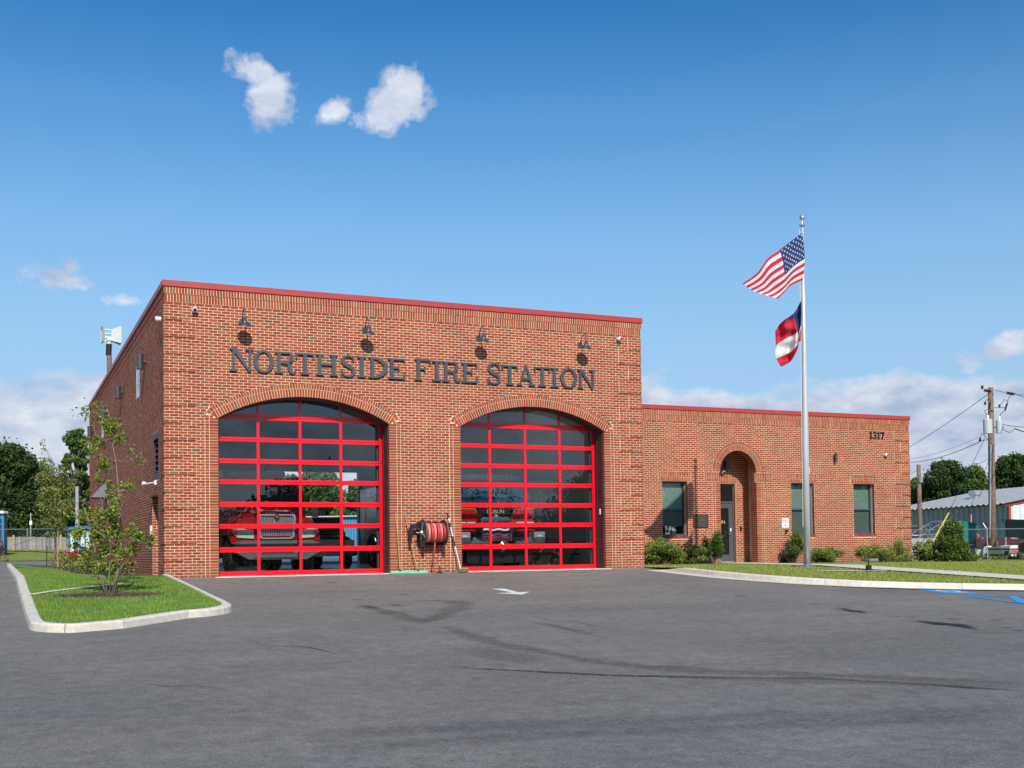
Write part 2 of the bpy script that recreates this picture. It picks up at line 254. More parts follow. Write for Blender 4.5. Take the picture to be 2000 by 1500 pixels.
# ------------------------------------------------------------------ mesh helpers
class MB:
    def __init__(s): s.v = []; s.f = []; s.a = []
    def add(s, vs, fs, a=.5):
        k = len(s.v); s.v += [tuple(q) for q in vs]; s.f += [tuple(i+k for i in f) for f in fs]; s.a += [a]*len(vs); return s
    def box(s, x0, x1, y0, y1, z0, z1, M=None):
        vs = [Vector((x, y, z)) for z in (z0, z1) for y in (y0, y1) for x in (x0, x1)]
        if M: vs = [M @ q for q in vs]
        return s.add(vs, [(0, 2, 3, 1), (4, 5, 7, 6), (0, 1, 5, 4), (2, 6, 7, 3), (0, 4, 6, 2), (1, 3, 7, 5)])
    def tube(s, pts, rs, n=8, cap=True):
        pts = [Vector(p) for p in pts]
        if isinstance(rs, (int, float)): rs = [rs]*len(pts)
        k = len(s.v); prev = None
        for i, p in enumerate(pts):
            d = (pts[min(i+1, len(pts)-1)]-pts[max(i-1, 0)]).normalized()
            if prev is None: u = d.orthogonal().normalized()
            else: u = (prev-d*prev.dot(d)).normalized() if (prev-d*prev.dot(d)).length > 1e-4 else d.orthogonal().normalized()
            prev = u; v = d.cross(u)
            for j in range(n):
                a = 2*PI*j/n; s.v.append(tuple(p+(u*math.cos(a)+v*math.sin(a))*rs[i])); s.a.append(.5)
        for i in range(len(pts)-1):
            for j in range(n):
                a = k+i*n+j; b = k+i*n+(j+1) % n; s.f.append((a, b, b+n, a+n))
        if cap: s.f.append(tuple(k+j for j in range(n))[::-1]); s.f.append(tuple(k+(len(pts)-1)*n+j for j in range(n)))
        return s
    def lathe(s, prof, o, ax=(0, 0, 1), n=16):
        ax = Vector(ax).normalized(); o = Vector(o); u = ax.orthogonal().normalized(); v = ax.cross(u); k = len(s.v)
        for r, h in prof:
            for j in range(n):
                a = 2*PI*j/n; s.v.append(tuple(o+ax*h+(u*math.cos(a)+v*math.sin(a))*r)); s.a.append(.5)
        for i in range(len(prof)-1):
            for j in range(n):
                a = k+i*n+j; b = k+i*n+(j+1) % n; s.f.append((a, b, b+n, a+n))
        return s
    def prism(s, pts, y0, y1, fn=None):         # outline in (x,z) extruded along y
        fn = fn or (lambda u, z, n: (u, n, z)); n = len(pts); k = len(s.v)
        s.add([fn(u, z, y0) for u, z in pts]+[fn(u, z, y1) for u, z in pts], [])
        for t in tessellate_polygon([[Vector((u, z, 0)) for u, z in pts]]): s.f.append(tuple(k+i for i in t)); s.f.append(tuple(k+n+i for i in t[::-1]))
        for i in range(n): j = (i+1) % n; s.f.append((k+i, k+j, k+n+j, k+n+i))
        return s
    def sheet(s, outer, holes, y0, y1, fn=None):
        fn = fn or (lambda u, z, n: (u, n, z)); loops = [outer]+holes; flat = [p for l in loops for p in l]; n = len(flat); k = len(s.v)
        s.add([fn(u, z, y0) for u, z in flat]+[fn(u, z, y1) for u, z in flat], [])
        for t in tessellate_polygon([[Vector((u, z, 0)) for u, z in l] for l in loops]): s.f.append(tuple(k+i for i in t)); s.f.append(tuple(k+n+i for i in t[::-1]))
        o = k
        for l in loops:
            for i in range(len(l)): j = (i+1) % len(l); s.f.append((o+i, o+j, o+n+j, o+n+i))
            o += len(l)
        return s
    def build(s, name, m, parent=None, smooth=False, loc=None, bevel=0):
        me = bpy.data.meshes.new(name); me.from_pydata(s.v, [], s.f); me.materials.append(m if not isinstance(m, str) else MATS[m])
        at = me.attributes.new('bv', 'FLOAT', 'POINT'); at.data.foreach_set('value', np.array(s.a, dtype=np.float32))
        bm = bmesh.new(); bm.from_mesh(me)
        if bevel:
            bmesh.ops.remove_doubles(bm, verts=bm.verts, dist=1e-5); bmesh.ops.bevel(bm, geom=[e for e in bm.edges if len(e.link_faces) == 2 and e.calc_face_angle(0) > .5], offset=bevel, segments=2, affect='EDGES')
        bmesh.ops.recalc_face_normals(bm, faces=bm.faces); bm.to_mesh(me); bm.free()
        if smooth: me.polygons.foreach_set('use_smooth', [True]*len(me.polygons)); me.update()
        o = bpy.data.objects.new(name, me); C.objects.link(o)
        if parent: o.parent = parent
        if loc: o.location = loc
        return o
def tag(o, label=None, cat=None, group=None, kind=None):
    for k, v in (('label', label), ('category', cat), ('group', group), ('kind', kind)):
        if v: o[k] = v
    return o
def thing(name, label, cat, loc=(0, 0, 0), group=None, rz=0):
    o = bpy.data.objects.new(name, None); C.objects.link(o); o.location = loc; o.rotation_euler = (0, 0, rz); return tag(o, label, cat, group)
def struct(name, mb, m, smooth=False): return tag(mb.build(name, m, smooth=smooth), kind='structure')
def copy_tree(o, parent=None):
    c = o.copy(); C.objects.link(c); c.parent = parent
    for ch in list(o.children): copy_tree(ch, c)
    return c
def L_(z0): return z0
def grid(xs, ys, zf):
    b = MB(); n = len(xs)
    b.add([(x, y, zf(x, y)) for y in ys for x in xs], [(j*n+i, j*n+i+1, j*n+n+i+1, j*n+n+i) for j in range(len(ys)-1) for i in range(n-1)]); return b
def ar(a, b, st):
    n = max(1, int(round((b-a)/st))); return [a+(b-a)*i/n for i in range(n+1)]

# ------------------------------------------------------------------ ground
xs = sorted(set([-900, -500, -300, -160, -100]+ar(-70, -10, 5)+[-10, -3, -.2, 0, 6, 13, 20]+ar(20, 70, 5)+[100, 160, 300, 500, 900]))
ys = sorted(set([-900, -500, -300, -160, -100]+ar(-70, -35, 5)+[-34, -20, -10, 0, 12, 25, 31, 37, 50, 62, 72, 82]+ar(85, 130, 15)+[200, 300, 500, 900]))
struct('ground', grid(xs, ys, lambda x, y: G(x, y)-.35), farground_m)
axs = sorted(set(ar(-60, -4, 4)+[-3, -.2, 0, 6, 13]+ar(14, 62, 4))); ays = sorted(set(ar(-60, -36, 4)+[-34]+ar(-32, 0, 2)+[6, 12, 25, 28, 31, 34, 37, 45, 55, 61]))
struct('asphalt_pavement', grid(axs, ays, lambda x, y: G(x, y)), asphalt_m)
def drape(poly, zf, off, name, m, step=.5, struct_=True, jag=0):
    x0, x1 = min(p[0] for p in poly), max(p[0] for p in poly); y0, y1 = min(p[1] for p in poly), max(p[1] for p in poly)
    bm = bmesh.new(); vs = [bm.verts.new((p[0], p[1], 0)) for p in poly]; f = bm.faces.new(vs)
    for lo, hi, ax in ((x0, x1, 0), (y0, y1, 1)):
        n = int((hi-lo)/step)
        for i in range(1, n+1):
            c = lo+(hi-lo)*i/(n+1); co = [0, 0, 0]; no = [0, 0, 0]; co[ax] = c; no[ax] = 1
            bmesh.ops.bisect_plane(bm, geom=bm.verts[:]+bm.edges[:]+bm.faces[:], plane_co=co, plane_no=no)
    for v in bm.verts: v.co.z = zf(v.co.x, v.co.y)+off
    bmesh.ops.triangulate(bm, faces=bm.faces); me = bpy.data.meshes.new(name); bm.to_mesh(me); bm.free(); me.materials.append(m); me.polygons.foreach_set('use_smooth', [True]*len(me.polygons))
    me.flip_normals() if me.polygons and me.polygons[0].normal.z < 0 else None
    o = bpy.data.objects.new(name, me); C.objects.link(o)
    if struct_: tag(o, kind='structure')
    return o
def arcpts(cx, cy, r, a0, a1, n): return [(cx+r*math.cos(math.radians(a0+(a1-a0)*i/n)), cy+r*math.sin(math.radians(a0+(a1-a0)*i/n))) for i in range(n+1)]
# kerb paths (outer edge), walked so the lawn lies to the left
isl = [(.06, -.3), (.06, -7.4)]+arcpts(-1.1, -7.9, 1.16, 0, -75, 8)[1:]+[(-1.9, -10.15)]+arcpts(-2.45, -9.75, .7, -100, -180, 7)+[(-3.17, -8.2), (-3.19, -4), (-3.2, 0), (-3.2, 30)]
rk = [(12.78, -1.0), (12.76, -2.2), (12.78, -3.6), (12.9, -4.7), (13.12, -5.6), (13.5, -6.5), (14.1, -7.4), (14.9, -8.05), (15.9, -8.6), (17.2, -9.15), (19, -9.8), (22, -10.8), (27, -12.3), (34, -14.2), (45, -17)]
def offset(path, d):
    out = []
    for i, p in enumerate(path):
        a = Vector(path[max(i-1, 0)]); b = Vector(path[min(i+1, len(path)-1)]); t = (b-a).normalized(); out.append((p[0]-t.y*d, p[1]+t.x*d))
    return out
def resample(path, st):
    out = [Vector(path[0])]
    for a, b in zip(path[:-1], path[1:]):
        a, b = Vector(a), Vector(b); n = max(1, int(round((b-a).length/st)))
        for i in range(1, n+1): out.append(a.lerp(b, i/n))
    return out
def kerb(name, path, side, h=.13, wd=.16, seg=3.05, gutter=0, rise=0, zf=None):
    root = bpy.data.objects.new(name, None); C.objects.link(root); tag(root, kind='structure')
    P = resample(path, .25); off = [Vector(p) for p in offset([tuple(p) for p in P], side*wd)]; goff = [Vector(p) for p in offset([tuple(p) for p in P], -side*gutter)]
    per = int(seg/.25); i = 0; dist = 0
    while i < len(P)-1:
        j = min(i+per, len(P)-1); b = MB(); prof = []
        for k in range(i, j+1):
            p, q, g = P[k].copy(), off[k].copy(), goff[k].copy(); z = G(p.x, p.y)
            if k == i and i > 0: t = (P[k+1]-P[k]).normalized()*.006; p += t; q += t; g += t
            if k == j and j < len(P)-1: t = (P[k-1]-P[k]).normalized()*.006; p += t; q += t; g += t
            hh = h*min(1, max(.12, k*.25/rise)) if rise else h
            e = (q-p).normalized()*.022
            row = [(g.x, g.y, z+.006)] if gutter else []
            row += [(p.x, p.y, z-.02 if not gutter else z+.010), (p.x+e.x*.5, p.y+e.y*.5, z+hh-.03), (p.x+e.x*1.6, p.y+e.y*1.6, z+hh-.004), (p.x+e.x*2.4, p.y+e.y*2.4, z+hh), (q.x, q.y, z+hh), (q.x, q.y, z-.1)]
            prof.append(row)
        n = len(prof[0]); b.add([v for r in prof for v in r], [(a*n+c, a*n+c+1, a*n+n+c+1, a*n+n+c) for a in range(len(prof)-1) for c in range(n-1)]+[tuple(range(n)), tuple(range((len(prof)-1)*n, len(prof)*n))[::-1]])
        b.build('kerb_segment', concrete_m, root, smooth=False); i = j
    return root
kerb('island_kerb', isl, -1 if False else -1, h=.125, wd=.17)
kerb('lawn_kerb', rk, 1, h=.135, wd=.17, gutter=.42, rise=1.2)
island_poly = [(p[0], p[1]) for p in offset(isl, -.165)]
def isle(x, y): return G(x, y)+.115*(1 if y < -1 else max(sm(-x/2.6), sm(-y))) + .012*math.sin(x*2.1+y)*.5
ip = island_poly+[(.02, 30), (.02, -.3)]
drape([p for p in ip if True], isle, 0, 'island_lawn', lawn_m, .5)
rl = offset(rk, .165); rl = [p for p in rl]
drape([(12.93, -1.0)]+rl[1:]+[(48, -16), (60, 10), (60, 60), (27.6, 60), (27.6, 5.2), (12.93, 5.2)], lambda x, y: lawnL(x, y), 0, 'front_lawn', rough_m, .8)
drape([(-60, 61), (60, 61), (60, 130), (-60, 130)], G, .03, 'far_verge', rough_m, 4)
drape([(-60, 25), (-14, 25), (-14, 36), (-60, 36)], G, .06, 'side_verge', rough_m, 3)
# walks
def strip(name, pts, wd, zf, off, m=concrete_m):
    a = offset(pts, wd/2); b = offset(pts, -wd/2); return drape(a+b[::-1], zf, off, name, m, .5)
wl = [(19.8, 6.1), (19.7, 4.6), (19.3, 2.8), (18.6, .8), (18.0, -1.0), (17.85, -2.4), (18.0, -3.8), (18.35, -5.0), (18.6, -6.4), (18.8, -7.7), (19.05, -9.6)]
strip('front_walk', wl, 1.45, lawnL, .035)
strip('pole_walk', [(15.5, -4.2), (16.4, -4.55), (17.3, -4.75)], .2, lawnL, .03)
strip('lawn_edging_strip', [(-3.02, -5.4), (-2.66, -4.75), (-2.17, -4.05), (-1.76, -3.53), (-1.25, -3.25)], .13, isle, .03)
strip('far_edging_strip', [(-3.0, 15.9), (-2.3, 14.2)], .5, isle, .035)
strip('bed_edging_strip', [(-1.95, 8.2), (-1.35, 6.6)], .35, isle, .035)
bed = [(-.04, -1.0), (-.45, -1.2), (-1.0, .1), (-1.65, 2.1), (-2.0, 7), (-1.8, 12), (-1.4, 20), (-.04, 20)]
drape(bed[::-1], isle, .012, 'flower_bed', mulch_m, .5)
drape([(-2.3, 23), (-.2, 23), (-.2, 29.6), (-2.3, 29.6)], isle, .012, 'tree_bed', mulch_m, .7)
drape([(12.95, 4.2), (13.2, 3.3), (16.5, 3.5), (19.2, 4.1), (19.2, 5.17), (12.95, 5.17)], lawnL, .025, 'shrub_bed', mulch_m, .5)
drape([(21.3, 4.4), (24, 4.05), (28.5, 3.7), (31.5, 2.9), (32, 4.6), (28, 5.4), (21.3, 5.17)], lawnL, .025, 'long_shrub_bed', mulch_m, .5)
tp = [(-1.72+.95*math.cos(a)*(1+.12*math.sin(3*a)), -5.75+.62*math.sin(a)*(1+.15*math.cos(4*a))) for a in [2*PI*i/24 for i in range(24)]]
drape(tp, isle, .014, 'tree_mulch_ring', mulch_m, .3)
# painted marks and stains on the asphalt: thin sheets 4 mm apart
white_line = mat('white_road_paint', (.72, .72, .70), .7, var=.12, scale=14); blue_line = mat('blue_road_paint', (.03, .30, .62), .6, var=.1, scale=14)
def P2(x, y):                                   # point of the paving seen at a picture point
    d = ray(x, y); t = 1.
    for _ in range(300):
        p = CAM+d*t; t += (p.z-G(p.x, p.y))/max(1e-6, -d.z+.06)*.5
    p = CAM+d*t; return (p.x, p.y)
def paint(name, pts, m, off=.006): return drape(pts, G, off, name, m, 1.2)
paint('white_arrow_marking', [P2(*q) for q in ((960, 1150.5), (985, 1150), (1013, 1157.2), (1035, 1156.2), (1020, 1162), (968, 1159), (1000, 1157.6))], white_line)
hp = [P2(*q) for q in ((1787, 1151), (1860, 1151.5), (1923, 1160.5), (1850, 1160))]
paint('blue_parking_square', hp, blue_line)
def lerp2(a, b, t): return (a[0]+(b[0]-a[0])*t, a[1]+(b[1]-a[1])*t)
def inq(u, v): return lerp2(lerp2(hp[0], hp[1], u), lerp2(hp[3], hp[2], u), v)
wc = MB()
def ribbon(pts, wd, off, b):
    a = offset(pts, wd/2); c = offset(pts, -wd/2); b.add([(p[0], p[1], G(*p)+off) for p in a]+[(p[0], p[1], G(*p)+off) for p in c], [(i, i+1, len(pts)+i+1, len(pts)+i) for i in range(len(pts)-1)])
ribbon([inq(.5+.22*math.cos(a), .45+.28*math.sin(a)) for a in [-.4+i*.42 for i in range(11)]], .07, .011, wc); ribbon([inq(.42, .2), inq(.45, .5), inq(.66, .52), inq(.72, .78)], .07, .0112, wc)
struct('wheelchair_symbol', wc, white_line)
bl = MB(); q = [P2(*k) for k in ((1888, 1165.5), (2010, 1180), (2060, 1172), (1990, 1165.8))]
for a, b_ in ((0, 1), (2, 3), (3, 0)): ribbon([q[a], q[b_]], .11, .008, bl)
ribbon([P2(1978, 1166), P2(2000, 1178)], .2, .0085, bl); struct('blue_hatched_bay', bl, blue_line)
def stain_mat(name, col, a):
    m, N, L, B = bsdf(name); B.inputs['Base Color'].default_value = (*col, 1); B.inputs['Roughness'].default_value = .75
    g = N.new('ShaderNodeNewGeometry'); at = N.new('ShaderNodeAttribute'); at.attribute_name = 'bv'
    n = N.new('ShaderNodeTexNoise'); n.inputs['Scale'].default_value = 16; n.inputs['Detail'].default_value = 7; n.inputs['Roughness'].default_value = .7; L.new(g.outputs['Position'], n.inputs[0])
    s = N.new('ShaderNodeMath'); s.operation = 'MULTIPLY_ADD'; L.new(n.outputs[0], s.inputs[0]); s.inputs[1].default_value = 2.4; s.inputs[2].default_value = -.75
    s.use_clamp = True; mu = N.new('ShaderNodeMath'); mu.operation = 'MULTIPLY'; L.new(s.outputs[0], mu.inputs[0]); L.new(at.outputs['Fac'], mu.inputs[1])
    m2 = N.new('ShaderNodeMath'); m2.operation = 'MULTIPLY'; m2.inputs[1].default_value = a; m2.use_clamp = True; L.new(mu.outputs[0], m2.inputs[0]); L.new(m2.outputs[0], B.inputs['Alpha']); MATS[name] = m; return m
stain_m = stain_mat('oil_stain', (.018, .018, .019), 1.5); skid_m = stain_mat('tyre_rub', (.06, .06, .061), .55); faint_m = stain_mat('faint_rub', (.08, .08, .083), .4); wet_m = stain_mat('dark_wet_patch', (.012, .012, .013), 2.6)
def trail(name, px, wds, m, off=.005):
    P = [P2(*p) for p in px]; R = resample(P, .35); b = MB(); n = len(R); cols = 5
    ww = [np.interp(i/(n-1), np.linspace(0, 1, len(wds)), wds) for i in range(n)]
    rows = [offset([tuple(r) for r in R], 1.0)]
    nor = [(rows[0][i][0]-R[i].x, rows[0][i][1]-R[i].y) for i in range(n)]
    for i in range(n):
        for c in range(cols):
            t = (c/(cols-1)-.5)*ww[i]*(1+.25*math.sin(i*1.7)); x, y = R[i].x+nor[i][0]*t, R[i].y+nor[i][1]*t
            e = (0, .8, 1, .8, 0)[c]*min(1, i/2, (n-1-i)/2)
            b.v.append((x, y, G(x, y)+off)); b.a.append(e)
    b.f = [(i*cols+c, i*cols+c+1, i*cols+cols+c+1, i*cols+cols+c) for i in range(n-1) for c in range(cols-1)]
    return struct(name, b, m)
trail('tyre_mark', [(870, 1222), (900, 1236), (960, 1255), (1050, 1272), (1150, 1290), (1250, 1302), (1400, 1312), (1700, 1322), (2020, 1335)], (.25, .5, .35, .6, .4, .3), skid_m)
seam_m = stain_mat('overlay_seam', (.022, .022, .023), 1.6)
trail('seam_mark', [(855, 1302), (1000, 1310), (1200, 1320), (1400, 1324), (1600, 1326), (1800, 1337), (2020, 1352)], (.07, .10, .13, .16, .14), seam_m, .007)
trail('oil_track', [(690, 1182), (745, 1192), (800, 1208), (830, 1216), (870, 1200), (903, 1182), (890, 1175), (800, 1172)], (.3, .5, .4, .5, .7, .4), skid_m)
trail('oil_track_faint', [(700, 1183), (715, 1184), (740, 1190)], (.3, .35), stain_m, .008)
trail('water_stain', [(1770, 1212), (1800, 1214), (1838, 1219), (1870, 1221), (1912, 1232)], (.12, .25, .75, .3, .08), wet_m)
trail('water_drip', [(1618, 1189), (1650, 1191), (1690, 1197), (1700, 1196)], (.15, .35, .2), wet_m)
for k, (x, y, l) in enumerate([(1580, 1178, 22), (1640, 1187, 14), (1745, 1203, 12), (1860, 1208, 10), (1775, 1204, 14), (1960, 1225, 16), (1940, 1210, 12), (640, 1137, 16), (690, 1170, 20), (760, 1181, 26), (775, 1160, 30), (1985, 1231, 14), (1440, 1162, 16)]):
    trail('oil_spot', [(x, y), (x+l*.5, y+1.5), (x+l, y+3)], (.1, .22, .1), wet_m if k % 2 else stain_m)
trail('tyre_mark', [(1020, 1212), (1080, 1222), (1140, 1236), (1180, 1246)], (.15, .25, .2), skid_m)
trail('faint_tyre_mark', [(560, 1440), (900, 1420), (1400, 1405), (2010, 1385)], (.6, .6, .6), faint_m)
trail('faint_tyre_mark', [(590, 1465), (1000, 1440), (1500, 1418), (2010, 1400)], (.4, .4, .4), faint_m, .0065)
for k, px_l in enumerate([[(1030, 1205), (1075, 1212), (1120, 1214), (1190, 1228), (1240, 1231)], [(480, 1250), (520, 1262), (600, 1264), (660, 1278), (760, 1281)], [(1380, 1250), (1440, 1256), (1500, 1254), (1580, 1262)], [(250, 1330), (330, 1342), (380, 1340), (470, 1352)]]):
    trail('hairline_crack', px_l, (.022, .03, .02), seam_m, .0075)
pale_m = stain_mat('dusty_patch', (.17, .155, .135), .9)
trail('dust_band', [(1300, 1321), (1600, 1331), (1850, 1333), (2020, 1343)], (.3, .5, .9), pale_m, .009)
trail('dust_band', [(900, 1262), (1000, 1285), (1090, 1292)], (.5, 1.0, .5), pale_m, .009)

# ------------------------------------------------------------------ the fire station
W, LEN, WY, WX1 = 12.9, 23.88, 5.183, 27.52
CS, U = .0677333, .4064                                    # one course, six courses
D1, D2, RISE_C, RI = (1.22, 5.485), (7.425, 11.69), .25, 4.14
station = thing('fire_station', 'red brick fire station with two arched red glass doors and a lower office wing', 'building')
BR = []                                                    # every brick: corners in the wall plane, front, back, colour, map
def fF(u, z, n): return (u, n, z)                          # front walls: n grows into the wall
def fW(u, z, n): return (u, WY+n, z)
def fS(u, z, n): return (n, u, z)                          # side wall x = 0
def fR(X): return lambda u, z, n: (X+n, u, z)
def rb():
    return float(rng.random())
def addb(f, cs, n0, n1=.02): BR.append((f, cs, n0, n1, rb()))
J = .0060
def rect(f, u0, u1, z0, z1, n0, n1=.02):
    if u1-u0 < .022: return
    j = rng.uniform(-.0012, .0012, 2); u0 += J+j[0]; u1 -= J-j[1]; addb(f, [(u0, z0+J), (u1, z0+J), (u1, z1-J), (u0, z1-J)], n0+rng.uniform(-.0015, .0015), n1)
def subtract(iv, cuts):
    for a, b in cuts:
        out = []
        for p, q in iv:
            if b <= p or a >= q: out.append((p, q)); continue
            if a > p: out.append((p, a))
            if b < q: out.append((b, q))
        iv = out
    return iv
def courses(f, z0, nrows, u0, u1, cuts, quoins, zoff=0, qn=-.014, base=0, flush=lambda k: False, ph=0):
    """running bond; cuts(zmid) -> intervals left out; quoins(row) -> [(a, b, proud)] zones with their own bond"""
    for k in range(nrows):
        z = z0+k*CS; zm = z+CS/2; cu = cuts(z, z+CS); qz = quoins(k)
        off = (.1016 if k % 2 else 0)+ph
        for a, b in subtract([(u0, u1)], cu+[(a, b) for a, b, _ in qz]):
            c0 = math.floor((a-off)/.2032)
            x = a
            while x < b-1e-6:
                nx = min(b, off+(c0+1)*.2032); c0 += 1
                if nx-x > 1e-4: rect(f, x, nx, z, z+CS, base)
                x = nx
        for a, b, pr in qz:
            for p, q in subtract([(a, b)], cu):
                x = p; left = abs(p-u0) < .05; h = (.1016 if (k % 2 == 0) else .2032); first = True
                if not left:
                    # mirror: build from the right edge
                    x = q
                    while x > p+1e-6: nx = max(p, x-(h if first else .2032)); first = False; rect(f, nx, x, z, z+CS, base+pr); x = nx
                else:
                    while x < q-1e-6: nx = min(q, x+(h if first else .2032)); first = False; rect(f, x, nx, z, z+CS, base+pr); x = nx
def row_soldier(f, u0, u1, z0, z1, n0, pitch=.0677, n1=.02):
    n = int(round((u1-u0)/pitch))
    for i in range(n): rect(f, u0+(u1-u0)*i/n, u0+(u1-u0)*(i+1)/n, z0, z1, n0, n1)
def ring(f, cx, cz, r0, r1, a0, a1, n0, n1, pitch=.0677):
    n = int(round((a1-a0)*(r0+r1)/2/pitch))
    for i in range(n):
        t0, t1 = a0+(a1-a0)*i/n, a0+(a1-a0)*(i+1)/n; jr0, jr1 = J/r0, J/r1
        P = lambda r, t: (cx+r*math.sin(t), cz+r*math.cos(t))
        addb(f, [P(r0+J, t0+jr0), P(r0+J, t1-jr0), P(r1-J, t1-jr1), P(r1-J, t0+jr1)], n0+rng.uniform(-.0015, .0015), n1)
SPR = RISE_C+math.sqrt(RI**2-2.1325**2)
def arch_half(zz, R):                                       # half width of the arc of radius R at height zz
    d = R*R-(zz-RISE_C)**2; return math.sqrt(d) if d > 0 else 0
RO = RI+.31
def cutsF(za, zb):
    c = []
    for a, b in (D1, D2):
        cx = (a+b)/2
        if za < SPR-.05: c.append((a-.305, b+.305))
        elif za < RISE_C+RO:
            t = za+.02-SPR; h2 = 2.1325+.285*min(1, max(0, t/.12+.25)) if t < .12 else (2.1325+math.sqrt(max(0, .31**2-t*t)) if t < .262 else arch_half(zb-.004, RO)); c.append((cx-h2, cx+h2))
    return c
def qF(k):
    band = k//6; top = (k % 6 == 5); w_ = .4064 if band % 2 else .7112
    wn = .4064 if (band+1) % 2 else .7112
    pr = -.001 if top else -.030
    return [(0, w_ if not top else w_, pr), (W-w_, W, pr)]
courses(fF, -.4064, 6, 0, W, lambda a, b: [D1, D2] if True else [], lambda k: [])
courses(fF, 0, 96, 0, W, cutsF, qF)
row_soldier(fF, 0, W, 16*U, 16*U+.2032, -.010); row_soldier(fF, -.02, W+.02, 16*U+.2032, 16*U+.41, -.028)
for a, b in (D1, D2):
    cx = (a+b)/2; A = math.asin(2.1325/RI)+.012
    ring(fF, cx, RISE_C, RI-.012, RI+.203, -A, A, -.008, .11); ring(fF, cx, RISE_C, RI+.203, RO, -A, A, -.011, .02)
    for s in (-1, 1):                                       # the few tapered bricks that turn the ring down to the jamb
        px_, pz_ = cx+s*2.1325, SPR
        for i in range(4):
            t0, t1 = .545+i*.155, .545+(i+1)*.155
            for r0, r1 in ((.035, .203), (.203, .305)):
                Q = lambda r, t: (px_+s*r*math.sin(t), pz_+r*math.cos(t))
                cs = [Q(r0+J, t0+J/r0*.6), Q(r0+J, t1-J/r0*.6), Q(r1-J, t1-J/r1), Q(r1-J, t0+J/r1)]
                addb(fF, cs if s > 0 else cs[::-1], -.004, .02)
    nz = int(round(SPR/CS)); cz_ = SPR/nz
    for k in range(nz):
        z = k*cz_
        rect(fF, a-.3048, a-.2032, z, z+cz_, -.002); rect(fF, a-.2032, a+.010, z, z+cz_, -.003, .105)
        rect(fF, b+.2032, b+.3048, z, z+cz_, -.002); rect(fF, b-.010, b+.2032, z, z+cz_, -.003, .105)
# side wall (u = y), openings: arched recess, louver, high windows
SO = {'recess': (1.30, 2.42, -.5, 2.02), 'louver': (1.18, 2.24, 2.40, 3.58), 'win1': (5.2, 6.05, 4.95, 5.86), 'win2': (17.0, 17.9, 4.95, 5.86)}
def cutsS(za, zb): return [(a, b) for a, b, z0, z1 in SO.values() if zb > z0+.02 and za < z1-.02]
def qS(k):
    band = k//6; top = (k % 6 == 5); w_ = .4064 if band % 2 else .7112; pr = -.001 if top else -.030
    return [(0, w_, pr), (LEN-w_, LEN, pr)]
courses(fS, -.4064, 6, 0, LEN, lambda a, b: [(1.30, 2.42)], lambda k: [])
courses(fS, 0, 96, 0, LEN, cutsS, qS, ph=.05)
row_soldier(fS, -.01, LEN, 16*U, 16*U+.2032, -.010); row_soldier(fS, -.03, LEN, 16*U+.2032, 16*U+.41, -.028)
for k in range(30):                                         # far jamb of the recess, facing the front
    z = k*CS; f = lambda u, zz, n: (u, 2.42+n, zz)
    if k % 2: rect(f, .0, .2032, z, z+CS, -.004)
    else:
        rect(f, .0, .1016, z, z+CS, -.004); rect(f, .1016, .2032, z, z+CS, -.004)
# right side wall of the bays above the wing (seen from other places)
# office wing
WZ0 = .7574-14*CS
def qW(k):
    band = (k-14+60)//6; top = ((k-14+60) % 6 == 5); w_ = .7112 if band % 2 else .4064
    return [(WX1-w_, WX1, -.001 if top else -.030)]
WINS = [(16.72, 17.73), (22.04, 23.06), (24.83, 25.82)]
AX, AR, ASZ = 19.805, .755, 3.128
LT0, LT1 = WZ0+44*CS, WZ0+49*CS
WS0 = WZ0+17*CS                                            # sill top
def cutsW(za, zb):
    c = []
    for a, b in WINS:
        if zb > WS0-.105 and za < WS0-.02: c.append((a-.02, b+.02))
        if zb > WS0+.01 and za < LT0-.02: c.append((a, b))
        if za > LT0-.03 and zb < LT1+.03: c.append((a-.12, b+.12))
    if za < LT0-.03: c.append((AX-AR-.3048, AX+AR+.3048))
    elif zb < LT1+.03: c.append((AX-AR-.62, AX+AR+.64))
    elif za < ASZ+AR+.31:
        d = (AR+.305)**2-(zb-.004-ASZ)**2; h = math.sqrt(max(0, d)); c.append((AX-h, AX+h))
    return c
courses(fW, WZ0-6*CS, 6, 12.9, WX1, lambda a, b: [], lambda k: [])
courses(fW, WZ0, 74, 12.9, WX1, cutsW, qW)
ZT = WZ0+74*CS
row_soldier(fW, 12.9, WX1, ZT, ZT+.2032, -.010); row_soldier(fW, 12.9, WX1+.02, ZT+.2032, ZT+.385, -.028)
def lintel(f, a, b, n0=-.003, n1=.02):
    n = int(round((b-a)/.0677))
    for i in range(n):
        p, q = a+(b-a)*i/n, a+(b-a)*(i+1)/n; m_ = LT0+(.2032 if i % 2 else .1355); rect(f, p, q, LT0, m_, n0, n1); rect(f, p, q, m_, LT1, n0, n1)
for a, b in WINS:
    lintel(fW, a-.12, b+.12)
    n = int(round((b-a+.04)/.0677))
    for i in range(n): p = a-.02+(b-a+.04)*i/n; rect(fW, p, p+(b-a+.04)/n, WS0-.102, WS0, -.022, .1)
    for k in range(17, 44):
        z = WZ0+k*CS; g = fR(b-.004)
        for X in (b,):
            rect(fR(X), WY+.002, WY+.12, z, z+CS, -.004, .02)
lintel(fW, AX-AR-.62, AX-AR, n1=.1); lintel(fW, AX+AR, AX+AR+.64, n1=.1)
ring(fW, AX, ASZ, AR-.012, AR+.203, -PI/2+.008, PI/2-.008, -.008, .105, .062); ring(fW, AX, ASZ, AR+.203, AR+.305, -PI/2+.008, PI/2-.008, -.011, .02, .064)
